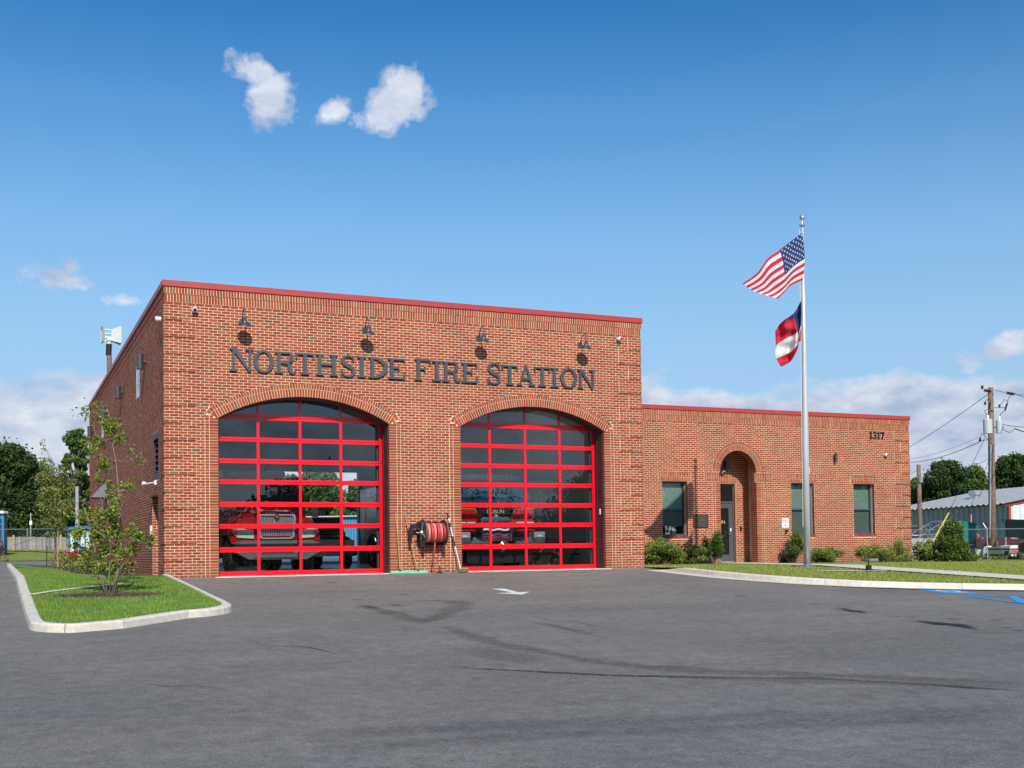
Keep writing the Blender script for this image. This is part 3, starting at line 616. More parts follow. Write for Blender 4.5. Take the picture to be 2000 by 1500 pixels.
ring(fW, AX, ASZ, AR-.012, AR+.02, -PI/2+.008, PI/2-.008, .113, .215, .062); ring(fW, AX, ASZ, AR-.012, AR+.02, -PI/2+.008, PI/2-.008, .223, .335, .062)
for k in range(44):
    z = WZ0+k*CS
    for s, e in ((-1, AX-AR), (1, AX+AR)):
        p = sorted((e, e+s*.2032)); q = sorted((e+s*.2032, e+s*.3048)); rect(fW, p[0]-(.010 if s > 0 else 0), p[1]+(.010 if s < 0 else 0), z, z+CS, -.003, .105); rect(fW, q[0], q[1], z, z+CS, -.002)
RD = 1.0                                                   # depth of the entry recess
for k in range(66):                                        # its right-hand reveal and its back wall
    z = WZ0+k*CS
    if k < 49:
        rect(fR(AX+AR), WY+.11, WY+.22, z, z+CS, -.005, .02); rect(fR(AX+AR), WY+.22, WY+.33, z, z+CS, -.005, .02)
    fb = lambda u, zz, n: (u, WY+RD+n, zz)
    off = .1016 if k % 2 else 0; hole = (19.0, 20.37) if z < LT0-.03 else ((18.9, 20.50) if z+CS < LT1+.03 else None)
    x = 18.6+off
    for p, q in subtract([(18.8, 21.0)], [hole] if hole else []):
        c0 = math.floor((p-off)/.2032); x = p
        while x < q-1e-6: nx = min(q, off+(c0+1)*.2032); c0 += 1; rect(fb, x, nx, z, z+CS, 0); x = nx
lintel(lambda u, zz, n: (u, WY+RD+n, zz), 18.9, 20.50)
for k in range(44):                                        # reveal beside the entry door
    z = WZ0+k*CS; rect(fR(20.37), WY+RD+.004, WY+RD+.12, z, z+CS, -.003, .02)

# choose the 300 bricks that show largest as parts of their own, join the rest
def world_quad(b): f, cs, n0, n1, v = b; return [Vector(f(u, z, n0)) for u, z in cs]
def px(P):
    d = P-CAM; z = d.dot(FW); return (1000+FPX*d.dot(RT)/z, PY-FPX*d.dot(UP)/z)
areas = []
for i, b in enumerate(BR):
    q = [px(p) for p in world_quad(b)]
    a = abs(sum(q[k][0]*q[(k+1) % 4][1]-q[(k+1) % 4][0]*q[k][1] for k in range(4)))/2
    w_ = math.hypot(q[0][0]-q[1][0], q[0][1]-q[1][1]); areas.append(a if q[0][1] < 1128 and w_ > 3 else 0)
order = sorted(range(len(BR)), key=lambda i: -areas[i]); solo = set(order[:300])
def brick_geo(b):
    f, cs, n0, n1, v = b
    vs = [f(u, z, n0) for u, z in cs]+[f(u, z, n1) for u, z in cs]
    return vs, [(0, 1, 2, 3), (0, 4, 5, 1), (1, 5, 6, 2), (2, 6, 7, 3), (3, 7, 4, 0)]
big = MB()
for i, b in enumerate(BR):
    if i in solo: continue
    vs, fs = brick_geo(b); big.add(vs, fs, b[4])
o = big.build('brickwork', brick_m, station); o['kind'] = 'stuff'
cache = {}
for i in sorted(solo):
    f, cs, n0, n1, v = BR[i]; vs, fs = brick_geo(BR[i]); o0 = Vector(vs[0]); key = (f.__name__, round(cs[1][0]-cs[0][0], 2), round(cs[2][1]-cs[1][1], 2), round(cs[2][0]-cs[1][0], 3), int(v*14))
    if key in cache:
        ob = cache[key].copy(); C.objects.link(ob)
    else:
        mb = MB(); mb.add([Vector(p)-o0 for p in vs], fs, v); ob = mb.build('brick', brick_m, station); cache[key] = ob
    ob.location = o0
# wall bodies (mortar coloured, the bricks stand 5 mm proud of the joints)
def arcF(a, b, R=RI, n=28):
    cx = (a+b)/2; A = math.asin(min(1, 2.1325/R)); return [(cx+R*math.sin(t), RISE_C+R*math.cos(t)) for t in [-A+2*A*i/n for i in range(n+1)]]
ol = [(.006, -1)]
for a, b in (D1, D2): ol += [(a, -1)]+arcF(a, b)+[(b, -1)]
ol += [(W-.006, -1), (W-.006, 6.9), (.006, 6.9)]
MB().prism(ol, .003, .55).build('front_wall', mortar_m, station)
R4 = lambda a, b, c, d: [(a, c), (b, c), (b, d), (a, d)]
MB().sheet(R4(.006, LEN, -1, 6.9), [R4(*SO['recess'][:2], -.9, 2.02), R4(*SO['louver']), R4(*SO['win1']), R4(*SO['win2'])], .0018, .30, fS).build('side_wall', mortar_m, station)
MB().sheet(R4(.55, LEN, -1, 6.9), [], W-.30, W-.006, fS).build('side_wall', mortar_m, station)
rear = [R4(1.22, 5.49, -.02, 4.25), R4(7.42, 11.69, -.02, 4.25)]
MB().sheet(R4(.01, W-.01, -1, 6.9), rear, LEN-.3, LEN).build('rear_wall', mortar_m, station)
wo = [(12.9, -1.2), (WX1-.006, -1.2), (WX1-.006, 5.2), (12.9, 5.2)]
arch = [(AX-AR, -.6)]+[(AX+AR*math.sin(t), ASZ+AR*math.cos(t)) for t in [-PI/2+PI*i/24 for i in range(25)]]+[(AX+AR, -.6)]
MB().sheet(wo, [R4(a, b, WS0-.05, LT0) for a, b in WINS]+[arch], .003, .33, fW).build('wing_wall', mortar_m, station)
MB().box(WX1-.33, WX1-.006, WY+.33, WY+15, -1.2, 5.2).build('wing_side_wall', mortar_m, station)
MB().sheet(R4(18.7, 21.1, -.5, 4.3), [R4(19.0, 20.37, -.4, LT0)], WY+RD+.003, WY+RD+.25).build('recess_back_wall', mortar_m, station)
MB().box(20.95, 21.05, WY+.33, WY+RD, -.5, 4.3).box(18.6, 18.7, WY+.33, WY+RD, -.5, 4.3).box(18.6, 21.05, WY+.33, WY+RD, 4.15, 4.3).build('recess_lining', mortar_m, station)
m = MB()
for bnd in range(16):
    w_ = .4064 if bnd % 2 else .7112; z0, z1 = bnd*U, bnd*U+5*CS
    m.box(.008, w_-.004, -.0268, .004, z0, z1).box(W-w_+.004, W-.008, -.0268, .004, z0, z1)
    m.box(-.0268, .004, .008, w_-.004, z0, z1)
m.box(.008, W-.008, -.0065, .004, 16*U, 16*U+.2032).box(-.015, W+.015, -.0245, .004, 16*U+.2038, 6.9)
m.box(-.0065, .004, .008, LEN, 16*U, 16*U+.2032).box(-.0245, .004, .008, LEN, 16*U+.2038, 6.9)
m.build('quoin_mortar', mortar_m, station)['kind'] = 'stuff'
def annulus(f, cx, cz, r0, r1, A, n0, name):
    m = MB(); n = 40; P = []
    for i in range(n+1):
        t = -A+2*A*i/n
        for r in (r0, r1):
            for nn in (n0, .004): P.append(f(cx+r*math.sin(t), cz+r*math.cos(t), nn))
    m.add(P, [q for i in range(n) for q in ((4*i, 4*i+4, 4*i+6, 4*i+2), (4*i, 4*i+1, 4*i+5, 4*i+4), (4*i+2, 4*i+6, 4*i+7, 4*i+3))]+[(0, 2, 3, 1), (4*n, 4*n+1, 4*n+3, 4*n+2)])
    m.build(name, mortar_m, station)
for a, b in (D1, D2): annulus(fF, (a+b)/2, RISE_C, RI+.001, RO-.004, math.asin(2.1325/RI)+.01, -.003, 'arch_mortar')
annulus(fW, AX, ASZ, AR+.001, AR+.301, PI/2-.006, -.003, 'arch_mortar')
m = MB()
for k in range(0, 74):
    band = (k-14+60)//6
    if (k-14+60) % 6 == 0:
        w_ = .7112 if band % 2 else .4064; m.box(WX1-w_+.004, WX1-.008, WY-.0268, WY+.004, WZ0+k*CS, WZ0+(k+5)*CS)
m.box(12.95, WX1-.008, WY-.0065, WY+.004, ZT, ZT+.2032).box(12.95, WX1+.015, WY-.0245, WY+.004, ZT+.2038, ZT+.38)
m.build('wing_quoin_mortar', mortar_m, station)['kind'] = 'stuff'
# roofs and red metal caps
MB().box(.3, W-.3, .55, LEN-.3, 6.45, 6.6).build('roof', ceil_m, station)
MB().box(12.9, WX1-.33, WY+.33, WY+15, 4.9, 5.0).build('roof', ceil_m, station)
def cap(x0, x1, y0, y1, z0, z1):
    return MB().box(x0, x1, y0, y1, z0, z1).build('parapet_cap', cap_m, station, bevel=.008)
CZ0, CZ1 = 6.862, 7.01
cap(-.055, W+.055, -.055, .50, CZ0, CZ1); cap(-.055, .35, .503, LEN+.05, CZ0, CZ1); cap(W-.35, W+.055, .503, LEN+.05, CZ0, CZ1); cap(.353, W-.353, LEN-.35, LEN+.05, CZ0, CZ1)
cap(12.96, WX1+.055, WY-.055, WY+.4, 5.198, 5.345); cap(WX1-.35, WX1+.055, WY+.403, WY+15, 5.198, 5.345)
# control joints
MB().box(6.455-.006, 6.455+.006, -.006, .01, 0, 6.5).build('control_joint', mat('pink_sealant', (.52, .20, .15), .8), station)
MB().box(23.9-.006, 23.9+.006, WY-.006, WY+.01, WZ0, ZT+.3).build('control_joint', MATS['pink_sealant'], station)
# overhead doors
DY = .56
RZ = [(0.0, .125), (.585, .715), (1.165, 1.285), (1.70, 1.825), (2.255, 2.37), (2.765, 2.88), (3.30, 3.41), (3.84, 3.99), (4.44, 4.56)]
def overhead(a, b):
    r = bpy.data.objects.new('overhead_door', None); C.objects.link(r); r.parent = station
    ms = [a+.02+1.0475*k for k in range(1, 4)]
    for z0, z1 in RZ:
        zm = (z0+z1)/2; m = MB()
        if z0 == 0: m.box(a+.005, b-.005, DY, DY+.05, z0+.012, z1)
        else:
            m.box(a+.005, b-.005, DY, DY+.05, z0, zm-.0035); m.box(a+.005, b-.005, DY, DY+.05, zm+.0035, z1)
            m.box(a+.005, b-.005, DY+.012, DY+.045, zm-.004, zm+.004)
        m.build('rail', red_m, r, bevel=.004)
    for k, x in enumerate([a+.045, *ms, b-.045]):
        hw = .035 if 0 < k < 4 else .045
        m = MB()
        for (p0, p1), (q0, q1) in zip(RZ[:-1], RZ[1:]): m.box(x-hw, x+hw, DY+.004, DY+.046, p1-.002, q0+.002)
        m.build('stile', red_m, r)
    cols = [a+.09]+ms+[b-.09]
    for (p0, p1), (q0, q1) in zip(RZ[:-1], RZ[1:]):
        for c0, c1 in zip(cols[:-1], cols[1:]):
            x0 = c0+(.035 if c0 != cols[0] else 0); x1 = c1-(.035 if c1 != cols[-1] else 0)
            MB().box(x0-.004, x1+.004, DY+.02, DY+.026, p1-.004, q0+.004).build('pane', pane_m, r)
    z = 4.56; MB().box(a, b, DY+.01, DY+.04, 4.56, 4.9).build('top_panel', red_m, r)
    MB().box(a, b, DY+.005, DY+.045, -.004, .012).build('bottom_seal', rubber_m, r)
    return r
overhead(*D1); overhead(*D2)
for a, b in (D1, D2):
    m = MB()
    for k in range(19):
        z = k*.2032
        for x0, x1 in ((a, a+.014), (b-.014, b)): MB().box(x0, x1, .112, .55, z+.003, z+.2).build('jamb_block', brown_m, station)
    A = arcF(a, b, RI, 24); B_ = arcF(a, b, RI-.014, 24)
    m = MB(); k = 0; m.add([(x, .112, z) for x, z in A]+[(x, .55, z) for x, z in A]+[(x, .112, z) for x, z in B_]+[(x, .55, z) for x, z in B_], [])
    n = len(A)
    for i in range(n-1): m.f += [(2*n+i, 2*n+i+1, 3*n+i+1, 3*n+i), (i, i+1, 2*n+i+1, 2*n+i)]
    m.build('arch_liner', brown_m, station)
    MB().box(a-.1, b+.1, -.16, .6, -.12, .010).build('door_sill', concrete_m, station, bevel=.006)
    MB().box(b-.03, b-.014, .40, .43, 0, 3.75).build('weather_strip', brown_m, station)
sb = MB().box(11.66, 11.676, .24, .31, 1.50, 1.66).build('switch_box', white_m, station, bevel=.004)
# windows of the wing
WD = .2
def window(a, b, z0=WS0, z1=LT0, y=WY+WD, right=True):
    fr = MB(); t = .055; zm = z0+(z1-z0)*.49
    fr.box(a, b, y, y+.09, z0, z0+t).box(a, b, y, y+.09, z1-t, z1).box(a, a+t, y, y+.09, z0+t, z1-t).box(b-t, b, y, y+.09, z0+t, z1-t).box(a+t, b-t, y, y+.09, zm-t/2, zm+t/2)
    fr.box(a-.002, b+.002, y-.09, y, z0-.03, z0+.012)
    f = fr.build('window', navy_m, station)
    MB().box(a+t, b-t, y+.03, y+.036, z0+t, zm-t/2).build('pane', screen_m, f); MB().box(a+t, b-t, y+.03, y+.036, zm+t/2, z1-t).build('pane', winpane_m, f)
    MB().box(a+.03, b-.03, y+.075, y+.078, z0+(.32 if a < 18 else .055), z1-.02).build('blind', shade_m, f)
    MB().box(a-.2, b+.2, y+1.6, y+1.62, z0-.5, z1+.5).build('room_wall', ceil_m, f)
for a, b in WINS: window(a, b)
# entry door in the recess
ed = MB(); y = WY+RD+.10
ed.box(19.01, 19.06, y-.02, y+.06, 0, LT0).box(20.32, 20.365, y-.02, y+.06, 0, LT0).box(19.06, 20.32, y-.02, y+.06, LT0-.05, LT0).box(19.06, 20.32, y-.02, y+.06, 2.10, 2.17)
door = ed.build('entry_door', greydoor_m, station)
lf = MB(); lf.box(20.14, 20.315, y, y+.045, .02, 2.095).box(19.07, 19.24, y, y+.045, .02, 2.095).box(19.24, 20.14, y, y+.045, .02, .28).box(19.24, 20.14, y, y+.045, 1.93, 2.095)
lf.build('door_leaf', greydoor_m, door)
MB().box(19.24, 20.14, y+.02, y+.026, .28, 1.93).build('pane', winpane_m, door); MB().box(19.06, 20.32, y+.02, y+.026, 2.17, LT0-.05).build('pane', winpane_m, door)
MB().tube([(20.2, y-.01, 1.0), (20.2, y-.06, 1.0), (20.1, y-.065, 1.0)], .013).lathe([(.032, 0), (.032, .02), (0, .02)], (20.2, y, 1.0), (0, -1, 0)).build('handle', alum_m, door)
MB().box(20.19, 20.235, y-.02, y, 1.10, 1.22).build('keypad', white_m, door)
MB().box(19.07, 20.315, y-.03, y+.05, .0, .045).build('threshold', alum_m, door)
MB().box(18.7, 21.0, WY, WY+RD+.1, -.3, -.005).build('entry_step', concrete_m, station)
MB().box(18.9, 20.5, y+1.5, y+1.52, -.2, 3).build('lobby_wall', ceil_m, door)
def text(body, size, loc, rot, m, name, parent, ext=.002, align='CENTER'):
    cu = bpy.data.curves.new(name, 'FONT'); cu.body = body; cu.size = size; cu.extrude = ext; cu.align_x = align; t = bpy.data.objects.new(name, cu); C.objects.link(t)
    me = bpy.data.meshes.new_from_object(t.evaluated_get(bpy.context.evaluated_depsgraph_get())); bpy.data.objects.remove(t); me.materials.clear(); me.materials.append(m); o = bpy.data.objects.new(name, me); C.objects.link(o)
    o.location = loc; o.rotation_euler = rot; o.parent = parent; return o
text('DUBLIN', .17, (19.69, y+.012, 1.38), (PI/2, 0, 0), gold_m, 'lettering', door)
# side wall details
yv = SO['louver']; m = MB(); m.box(.0, .12, yv[0], yv[1], yv[2], yv[2]+.16).box(.0, .12, yv[0], yv[1], yv[3]-.16, yv[3]).box(.0, .12, yv[0], yv[0]+.05, yv[2]+.16, yv[3]-.16).box(.0, .12, yv[1]-.05, yv[1], yv[2]+.16, yv[3]-.16)
lv = m.build('louver_vent', brown_m, station)
for k in range(6):
    z = yv[2]+.2+k*.145; MB().add([(.04, yv[0]+.05, z), (.04, yv[1]-.05, z), (.10, yv[1]-.05, z+.10), (.10, yv[0]+.05, z+.10), (.05, yv[0]+.05, z-.012), (.05, yv[1]-.05, z-.012), (.11, yv[1]-.05, z+.088), (.11, yv[0]+.05, z+.088)], [(0, 1, 2, 3), (4, 5, 6, 7), (0, 1, 5, 4), (2, 3, 7, 6)]).build('slat', brown_m, lv)
MB().box(.12, .14, yv[0], yv[1], yv[2], yv[3]).build('louver_back', black_m, lv)
for k in ('win1', 'win2'):
    a, b, z0, z1 = SO[k]; m = MB()
    for q in ((a, a+.06, z0, z1), (b-.06, b, z0, z1), (a+.06, b-.06, z0, z0+.06), (a+.06, b-.06, z1-.06, z1)): m.box(.0, .1, q[0], q[1], q[2], q[3])
    f = m.build('window', alum_m, station); MB().box(.012, .018, a+.06, b-.06, z0+.06, z1-.06).build('pane', glass_mat('bright_glass', (.5, .54, .56), .2) if k == 'win1' else MATS['bright_glass'], f)
MB().box(.2, .205, 1.3, 2.42, -.4, 2.02).build('side_door', mat('brown_side_door', (.06, .035, .03), .5), station)
MB().box(-.06, 0, .0+1.25, 2.47, 2.0, 2.03).build('recess_drip', brown_m, station)
# ---- inside the bays
MB().box(.3, W-.3, .56, LEN-.3, -.1, .004).build('bay_floor', floor_m, station)
MB().box(.305, .33, .56, LEN-.31, 0, 6.44).build('bay_lining', wallin_m, station)
m = MB()
for k in range(int(23/1.2)): m.box(W-.34, W-.305, .58+k*1.2, .58+k*1.2+1.192, 0, 6.44)
m.build('bay_lining', wallin_m, station)
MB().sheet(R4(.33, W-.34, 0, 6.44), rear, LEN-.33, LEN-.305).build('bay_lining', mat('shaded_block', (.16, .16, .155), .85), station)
MB().box(.33, W-.34, .57, LEN-.34, 6.25, 6.44).build('bay_ceiling', ceil_m, station)
m = MB()
for k in range(9): m.box(.35, W-.36, 2.2+k*2.4, 2.32+k*2.4, 5.95, 6.24)
m.build('roof_beams', mat('grey_beams', (.25, .25, .25), .7), station)
lamp_e = mat('lit_tube', (1, .97, .9), .5, emit=14)
for i, (x, yy) in enumerate([(2.2, 5.4), (4.5, 5.4), (2.2, 10.2), (4.5, 10.2), (8.4, 5.4), (10.8, 5.4), (8.4, 10.2), (10.8, 15)]):
    MB().box(x-.1, x+.1, yy-.6, yy+.6, 5.86, 5.90).build('tube_lamp', lamp_e, station)
m = MB(); 
for x in (D1[0]+.1, D1[1]-.1, D2[0]+.1, D2[1]-.1): m.tube([(x, .7, 0), (x, .7, 4.4), (x, 1.0, 4.75), (x, 4.8, 4.9)], .03, 6)
m.build('door_track', mat('dark_track', (.05, .05, .055), .5), station)


# ------------------------------------------------------------------ lettering on the front wall
# each letter is drawn from straight strokes, serifs and swept bowls, on a unit cell 1 high and 1 wide
def stroke_poly(path, wds):
    n = len(path); a = []; b = []
    for i, p in enumerate(path):
        q = Vector(path[min(i+1, n-1)])-Vector(path[max(i-1, 0)]); q.normalize(); w_ = wds[i]/2; a.append((p[0]-q.y*w_, p[1]+q.x*w_)); b.append((p[0]+q.y*w_, p[1]-q.x*w_))
    return a, b
TH, TN, SF = .17, .095, .08
def letter_parts(ch, asp):
    """asp = width / height; coordinates in heights"""
    w_ = asp; R_ = lambda a, b, c, d: [(a, c), (b, c), (b, d), (a, d)]
    def stem(x, wd=TH, serif=.09, top=True, bot=True):
        o = [R_(x-wd/2, x+wd/2, 0, 1)]
        if bot: o += [R_(x-wd/2-serif, x+wd/2+serif, 0, SF)]
        if top: o += [R_(x-wd/2-serif, x+wd/2+serif, 1-SF, 1)]
        return o
    def arc(cx, cz, rx, rz, a0, a1, wt, wn, n=22):
        P = []; Wd = []
        for i in range(n+1):
            t = math.radians(a0+(a1-a0)*i/n); P.append((cx+rx*math.cos(t), cz+rz*math.sin(t))); Wd.append(wn+(wt-wn)*abs(math.cos(t))**1.3)
        return ('sweep', P, Wd)
    m = TH/2
    if ch == 'I': return stem(w_/2, serif=(w_-TH)/2)
    if ch == 'T': return stem(w_/2, serif=.11, top=False)+[R_(0, w_, 1-TN, 1), [(0, 1), (0, .72), (.035, .72), (.09, 1)], [(w_, 1), (w_-.09, 1), (w_-.035, .72), (w_, .72)]]
    if ch == 'H': return stem(m+.08)+stem(w_-m-.08)+[R_(m+.08, w_-m-.08, .47, .47+TN)]
    if ch == 'N': return [R_(.115, .115+TN, 0, 1), R_(0, .30, 0, SF), R_(0, .17, 1-SF, 1), [(.06, 1), (.06+TH+.06, 1), (w_-.10, 0), (w_-.16, -.03)], R_(w_-.17, w_-.17+TN, .06, 1), R_(w_-.30, w_, 1-SF, 1)]
    if ch == 'O': return [arc(w_/2, .5, w_/2-m, .5-TN/2+.02, 90, 450, TH, TN, 40)]
    if ch == 'D': return stem(m+.09, serif=.09)+[arc(m+.09, .5, w_-TH-.10, .5-TN/2, -90, 90, TH+.02, TN)]
    if ch in 'RP': 
        return stem(m+.09)+[('sweep', [(m+.09, 1-TN/2), (w_*.5, 1-TN/2), (w_*.68, .96), (w_*.80, .86), (w_*.82, .74), (w_*.78, .62), (w_*.64, .53), (w_*.48, .50), (m+.09, .50)], [TN, TN, .1, TH*.9, TH, TH*.9, .1, TN, TN])]+[
            ('sweep', [(w_*.48, .5), (w_*.62, .46), (w_*.70, .36), (w_*.73, .2), (w_*.78, .08), (w_*.86, .02), (w_*.94, .05), (w_, .17)], [TN, .1, TH, TH, TH*.85, .08, .06, .04])]
    if ch in 'EF':
        o = stem(m+.09)+[R_(m+.09, w_-.04, 1-TN, 1), [(w_-.02, 1), (w_-.10, 1), (w_-.05, .73), (w_-.02, .73)], R_(m+.09, w_*.62, .49, .49+TN*.9), [(w_*.58, .62), (w_*.66, .68), (w_*.66, .37), (w_*.58, .43)]]
        if ch == 'E': o += [R_(m+.09, w_-.02, 0, TN), [(w_-.12, 0), (w_-.02, 0), (w_, .30), (w_-.045, .30)]]
        return o
    if ch == 'A': return [[(w_*.46, 1.02), (w_*.55, 1.02), (w_-.055, 0), (w_-.055-TH-.02, 0)], [(w_*.46, 1.0), (w_*.52, .96), (.155, 0), (.09, 0)], R_(0, .27, 0, SF), R_(w_-.32, w_, 0, SF), R_(w_*.24, w_*.74, .30, .30+TN)]
    if ch == 'S':
        P = [(w_*.90, .72), (w_*.84, .86), (w_*.70, .955), (w_*.50, .985), (w_*.28, .94), (w_*.14, .82), (w_*.13, .69), (w_*.26, .59), (w_*.50, .515), (w_*.76, .43), (w_*.89, .31), (w_*.87, .16), (w_*.72, .05), (w_*.48, .015), (w_*.28, .05), (w_*.13, .15), (w_*.06, .29)]
        return [('sweep', P, [.03, .06, .075, .08, .11, .14, .15, .16, .17, .16, .15, .14, .11, .08, .075, .06, .03]), R_(w_*.84, w_*.92, .70, 1.0), R_(w_*.03, w_*.11, 0, .31)]
    return []
def make_letter(ch, x0, x1, z0, h, parent, y=-.055, dep=.045, m=slate_m):
    b = MB()
    for i, p in enumerate(letter_parts(ch, (x1-x0)/h)):
        yy = y-.0012*i
        if p and p[0] == 'sweep':
            a, c = stroke_poly(p[1], p[2]); a = [(x0+u*h, z0+z*h) for u, z in a]; c = [(x0+u*h, z0+z*h) for u, z in c]
            n = len(a); k = len(b.v)
            for q in (a, c):
                for yv_ in (yy, y+dep): b.v += [(u, yv_, z) for u, z in q]; b.a += [.5]*n
            for j in range(n-1): b.f += [(k+j, k+j+1, k+2*n+j+1, k+2*n+j), (k+n+j, k+n+j+1, k+j+1, k+j), (k+2*n+j, k+2*n+j+1, k+3*n+j+1, k+3*n+j), (k+3*n+j, k+3*n+j+1, k+n+j+1, k+n+j)]
            b.f += [(k, k+2*n, k+3*n, k+n), (k+n-1, k+2*n-1, k+4*n-1, k+3*n-1)]
        else: b.prism([(x0+u*h, z0+z*h) for u, z in p], yy, y+dep)
    return b.build('letter', m, parent)
sign = thing('wall_sign', 'large slate grey serif letters reading NORTHSIDE FIRE STATION above the arches', 'sign')
LET = [('N', 1.5, 2.05), ('O', 2.07, 2.55), ('R', 2.59, 3.09), ('T', 3.1, 3.55), ('H', 3.61, 4.14), ('S', 4.23, 4.6), ('I', 4.66, 4.88), ('D', 4.95, 5.45), ('E', 5.47, 5.92), ('F', 6.18, 6.62), ('I', 6.66, 6.90), ('R', 6.94, 7.43), ('E', 7.47, 7.92), ('S', 8.2, 8.58), ('T', 8.62, 9.07), ('A', 9.06, 9.58), ('T', 9.57, 10.03), ('I', 10.06, 10.29), ('O', 10.35, 10.86), ('N', 10.88, 11.41)]
for i, (c, a, b) in enumerate(LET):
    lo = make_letter(c, a, b, 4.935, .555 if i in (0, 9, 13) else .535, sign)
num = thing('house_number', 'black metal street number 1317 high on the office wing', 'sign')
def digit(ch, x0, h, z0, yy):
    w_ = h*.62; b = MB(); R_ = lambda a, b_, c, d: [(a, c), (b_, c), (b_, d), (a, d)]
    if ch == '1': P = [R_(.22, .42, 0, 1), R_(.04, .6, 0, .08), [(.06, .74), (.06, .84), (.3, 1), (.3, .84)]]
    elif ch == '7': P = [R_(.02, .62, .86, 1), [(.46, .9), (.62, .9), (.36, 0), (.16, 0)], R_(.02, .1, .7, .9)]
    else: P = [('s', [(.06, .80), (.14, .93), (.3, .965), (.47, .90), (.52, .76), (.45, .62), (.26, .54)], .13), ('s', [(.26, .54), (.47, .47), (.55, .28), (.48, .11), (.3, .04), (.13, .08), (.05, .22)], .14)]
    for i, p in enumerate(P):
        y = yy-.001*i
        if p[0] == 's':
            a, c = stroke_poly(p[1], [p[2]]*len(p[1])); b.prism([(x0+u*h, z0+z*h) for u, z in a+c[::-1]], y, yy+.03)
        else: b.prism([(x0+u*h, z0+z*h) for u, z in p], y, yy+.03)
    return b.build('digit', black_m, num)
for i, ch in enumerate('1317'): digit(ch, 25.62+i*.178, .265, 4.45, WY-.035)
# ------------------------------------------------------------------ gooseneck lamps
def lamp_at(x, label, first=[None]):
    if first[0] is None:
        t = thing('gooseneck_lamp', label, 'lamp', (x, 0, 6.02), 'gooseneck lamps above the lettering')
        MB().lathe([(0, .03), (.062, .03), (.07, .0), (.07, -.01)], (0, 0, .12), (0, -1, 0)).build('wall_plate', lamp_m, t, smooth=False)
        pts = [(0, -.02, .12), (0, -.05, .14), (0, -.10, .26), (0, -.18, .36), (0, -.27, .39), (0, -.34, .34), (0, -.375, .24), (0, -.39, .16)]
        MB().tube(pts, .013, 8).build('arm', lamp_m, t, smooth=True)
        ax = Vector((0, -.35, 1)).normalized()
        MB().lathe([(.0, .205), (.03, .205), (.036, .19), (.05, .15), (.055, .10), (.075, .075), (.12, .045), (.165, .005), (.175, -.01), (.170, -.012), (.118, .036), (.05, .08), (0, .085)], (0, -.33, -.02), ax, 24).build('shade', lamp_m, t, smooth=True)
        MB().lathe([(0, -.02), (.03, -.01), (.035, .03), (.02, .08)], (0, -.32, .0), ax, 10).build('bulb', mat('frosted_bulb', (.6, .6, .55), .3), t, smooth=True)
        first[0] = t; return t
    c = copy_tree(first[0]); c.location.x = x; c['label'] = label; return c
lamp_at(1.80, 'bronze gooseneck lamp above the letters OR of NORTHSIDE'); lamp_at(4.86, 'bronze gooseneck lamp above the letters ID of NORTHSIDE')
lamp_at(7.97, 'bronze gooseneck lamp above the last E of FIRE'); lamp_at(10.98, 'bronze gooseneck lamp above the last letters of STATION')
# cameras
def dome_cam(loc, n, label, aim=(0, -1, 0)):
    t = thing('security_camera', label, 'camera', loc, 'white security cameras on the walls'); n = Vector(n); a = Vector(aim).normalized()
    MB().lathe([(.055, 0), (.055, .04), (.05, .05), (0, .05)], (0, 0, 0), n).build('bracket', white_m, t, smooth=True)
    MB().lathe([(0, -.06), (.05, -.045), (.066, 0), (.064, .03), (.05, .045), (.045, .048)], n*.085, a).build('housing', white_m, t, smooth=True)
    MB().lathe([(.045, .046), (.04, .052), (.02, .066), (0, .07)], n*.085, a).build('lens', autopane_m, t, smooth=True)
dome_cam((.68, -.015, 6.33), (0, -1, 0), 'round white security camera beside the front left corner under the parapet', (-.1, -1, -.2))
dome_cam((12.18, 0, 6.37), (0, -1, 0), 'round white security camera right of the last gooseneck lamp', (.6, -1, -.1))
dome_cam((26.34, WY, 3.86), (0, -1, 0), 'round white security camera below the number 1317', (.5, -1, -.1))
dome_cam((0, .62, 6.2), (-1, 0, 0), 'white camera on the side wall just behind the front corner', (-1, .2, -.3))
dome_cam((0, 22.9, 5.85), (-1, 0, 0), 'white camera near the far end of the side wall', (-1, -.3, -.3))
t = thing('wall_spotlight', 'white twin spotlight over the side recess near the corner', 'light', (-.01, 1.55, 2.33))
MB().box(-.05, 0, -.06, .06, -.06, .06).build('junction_box', white_m, t, bevel=.008); MB().tube([(-.04, 0, 0), (-.2, .35, -.01), (-.24, .5, .0)], [.02, .022, .06], 10).build('lamp_head', white_m, t)
# cylinder sconces
def sconce(loc, n, h, label, r=.075):
    t = thing('wall_sconce', label, 'light', loc, 'cylindrical wall sconces'); n = Vector(n)
    MB().lathe([(r*.85, -h/2+.015), (r, -h/2), (r, h/2), (0, h/2+.002)], n*(r+.05), (0, 0, 1), 18).lathe([(0, -h/2+.05), (r*.85, -h/2+.05), (r*.85, -h/2)], n*(r+.05), (0, 0, 1), 18).build('shell', lamp_m, t, smooth=False)
    MB().lathe([(.06, 0), (.06, .06), (0, .06)], (0, 0, 0), n, 12).build('mount', lamp_m, t)
for y, lb in ((3.75, 'dark cylindrical sconce on the side wall in front of the nearer high window'), (9.9, 'second dark cylindrical sconce along the side wall, behind the nearer high window'), (15.2, 'dark cylindrical sconce on the side wall above the small tree'), (22.0, 'farthest dark cylindrical sconce on the side wall')):
    sconce((-.005, y, 5.66), (-1, 0, 0), .40, lb, .09)
sconce((23.99, WY-.005, 3.72), (0, -1, 0), .30, 'dark cylindrical sconce on the office wing below and left of the number', .05)
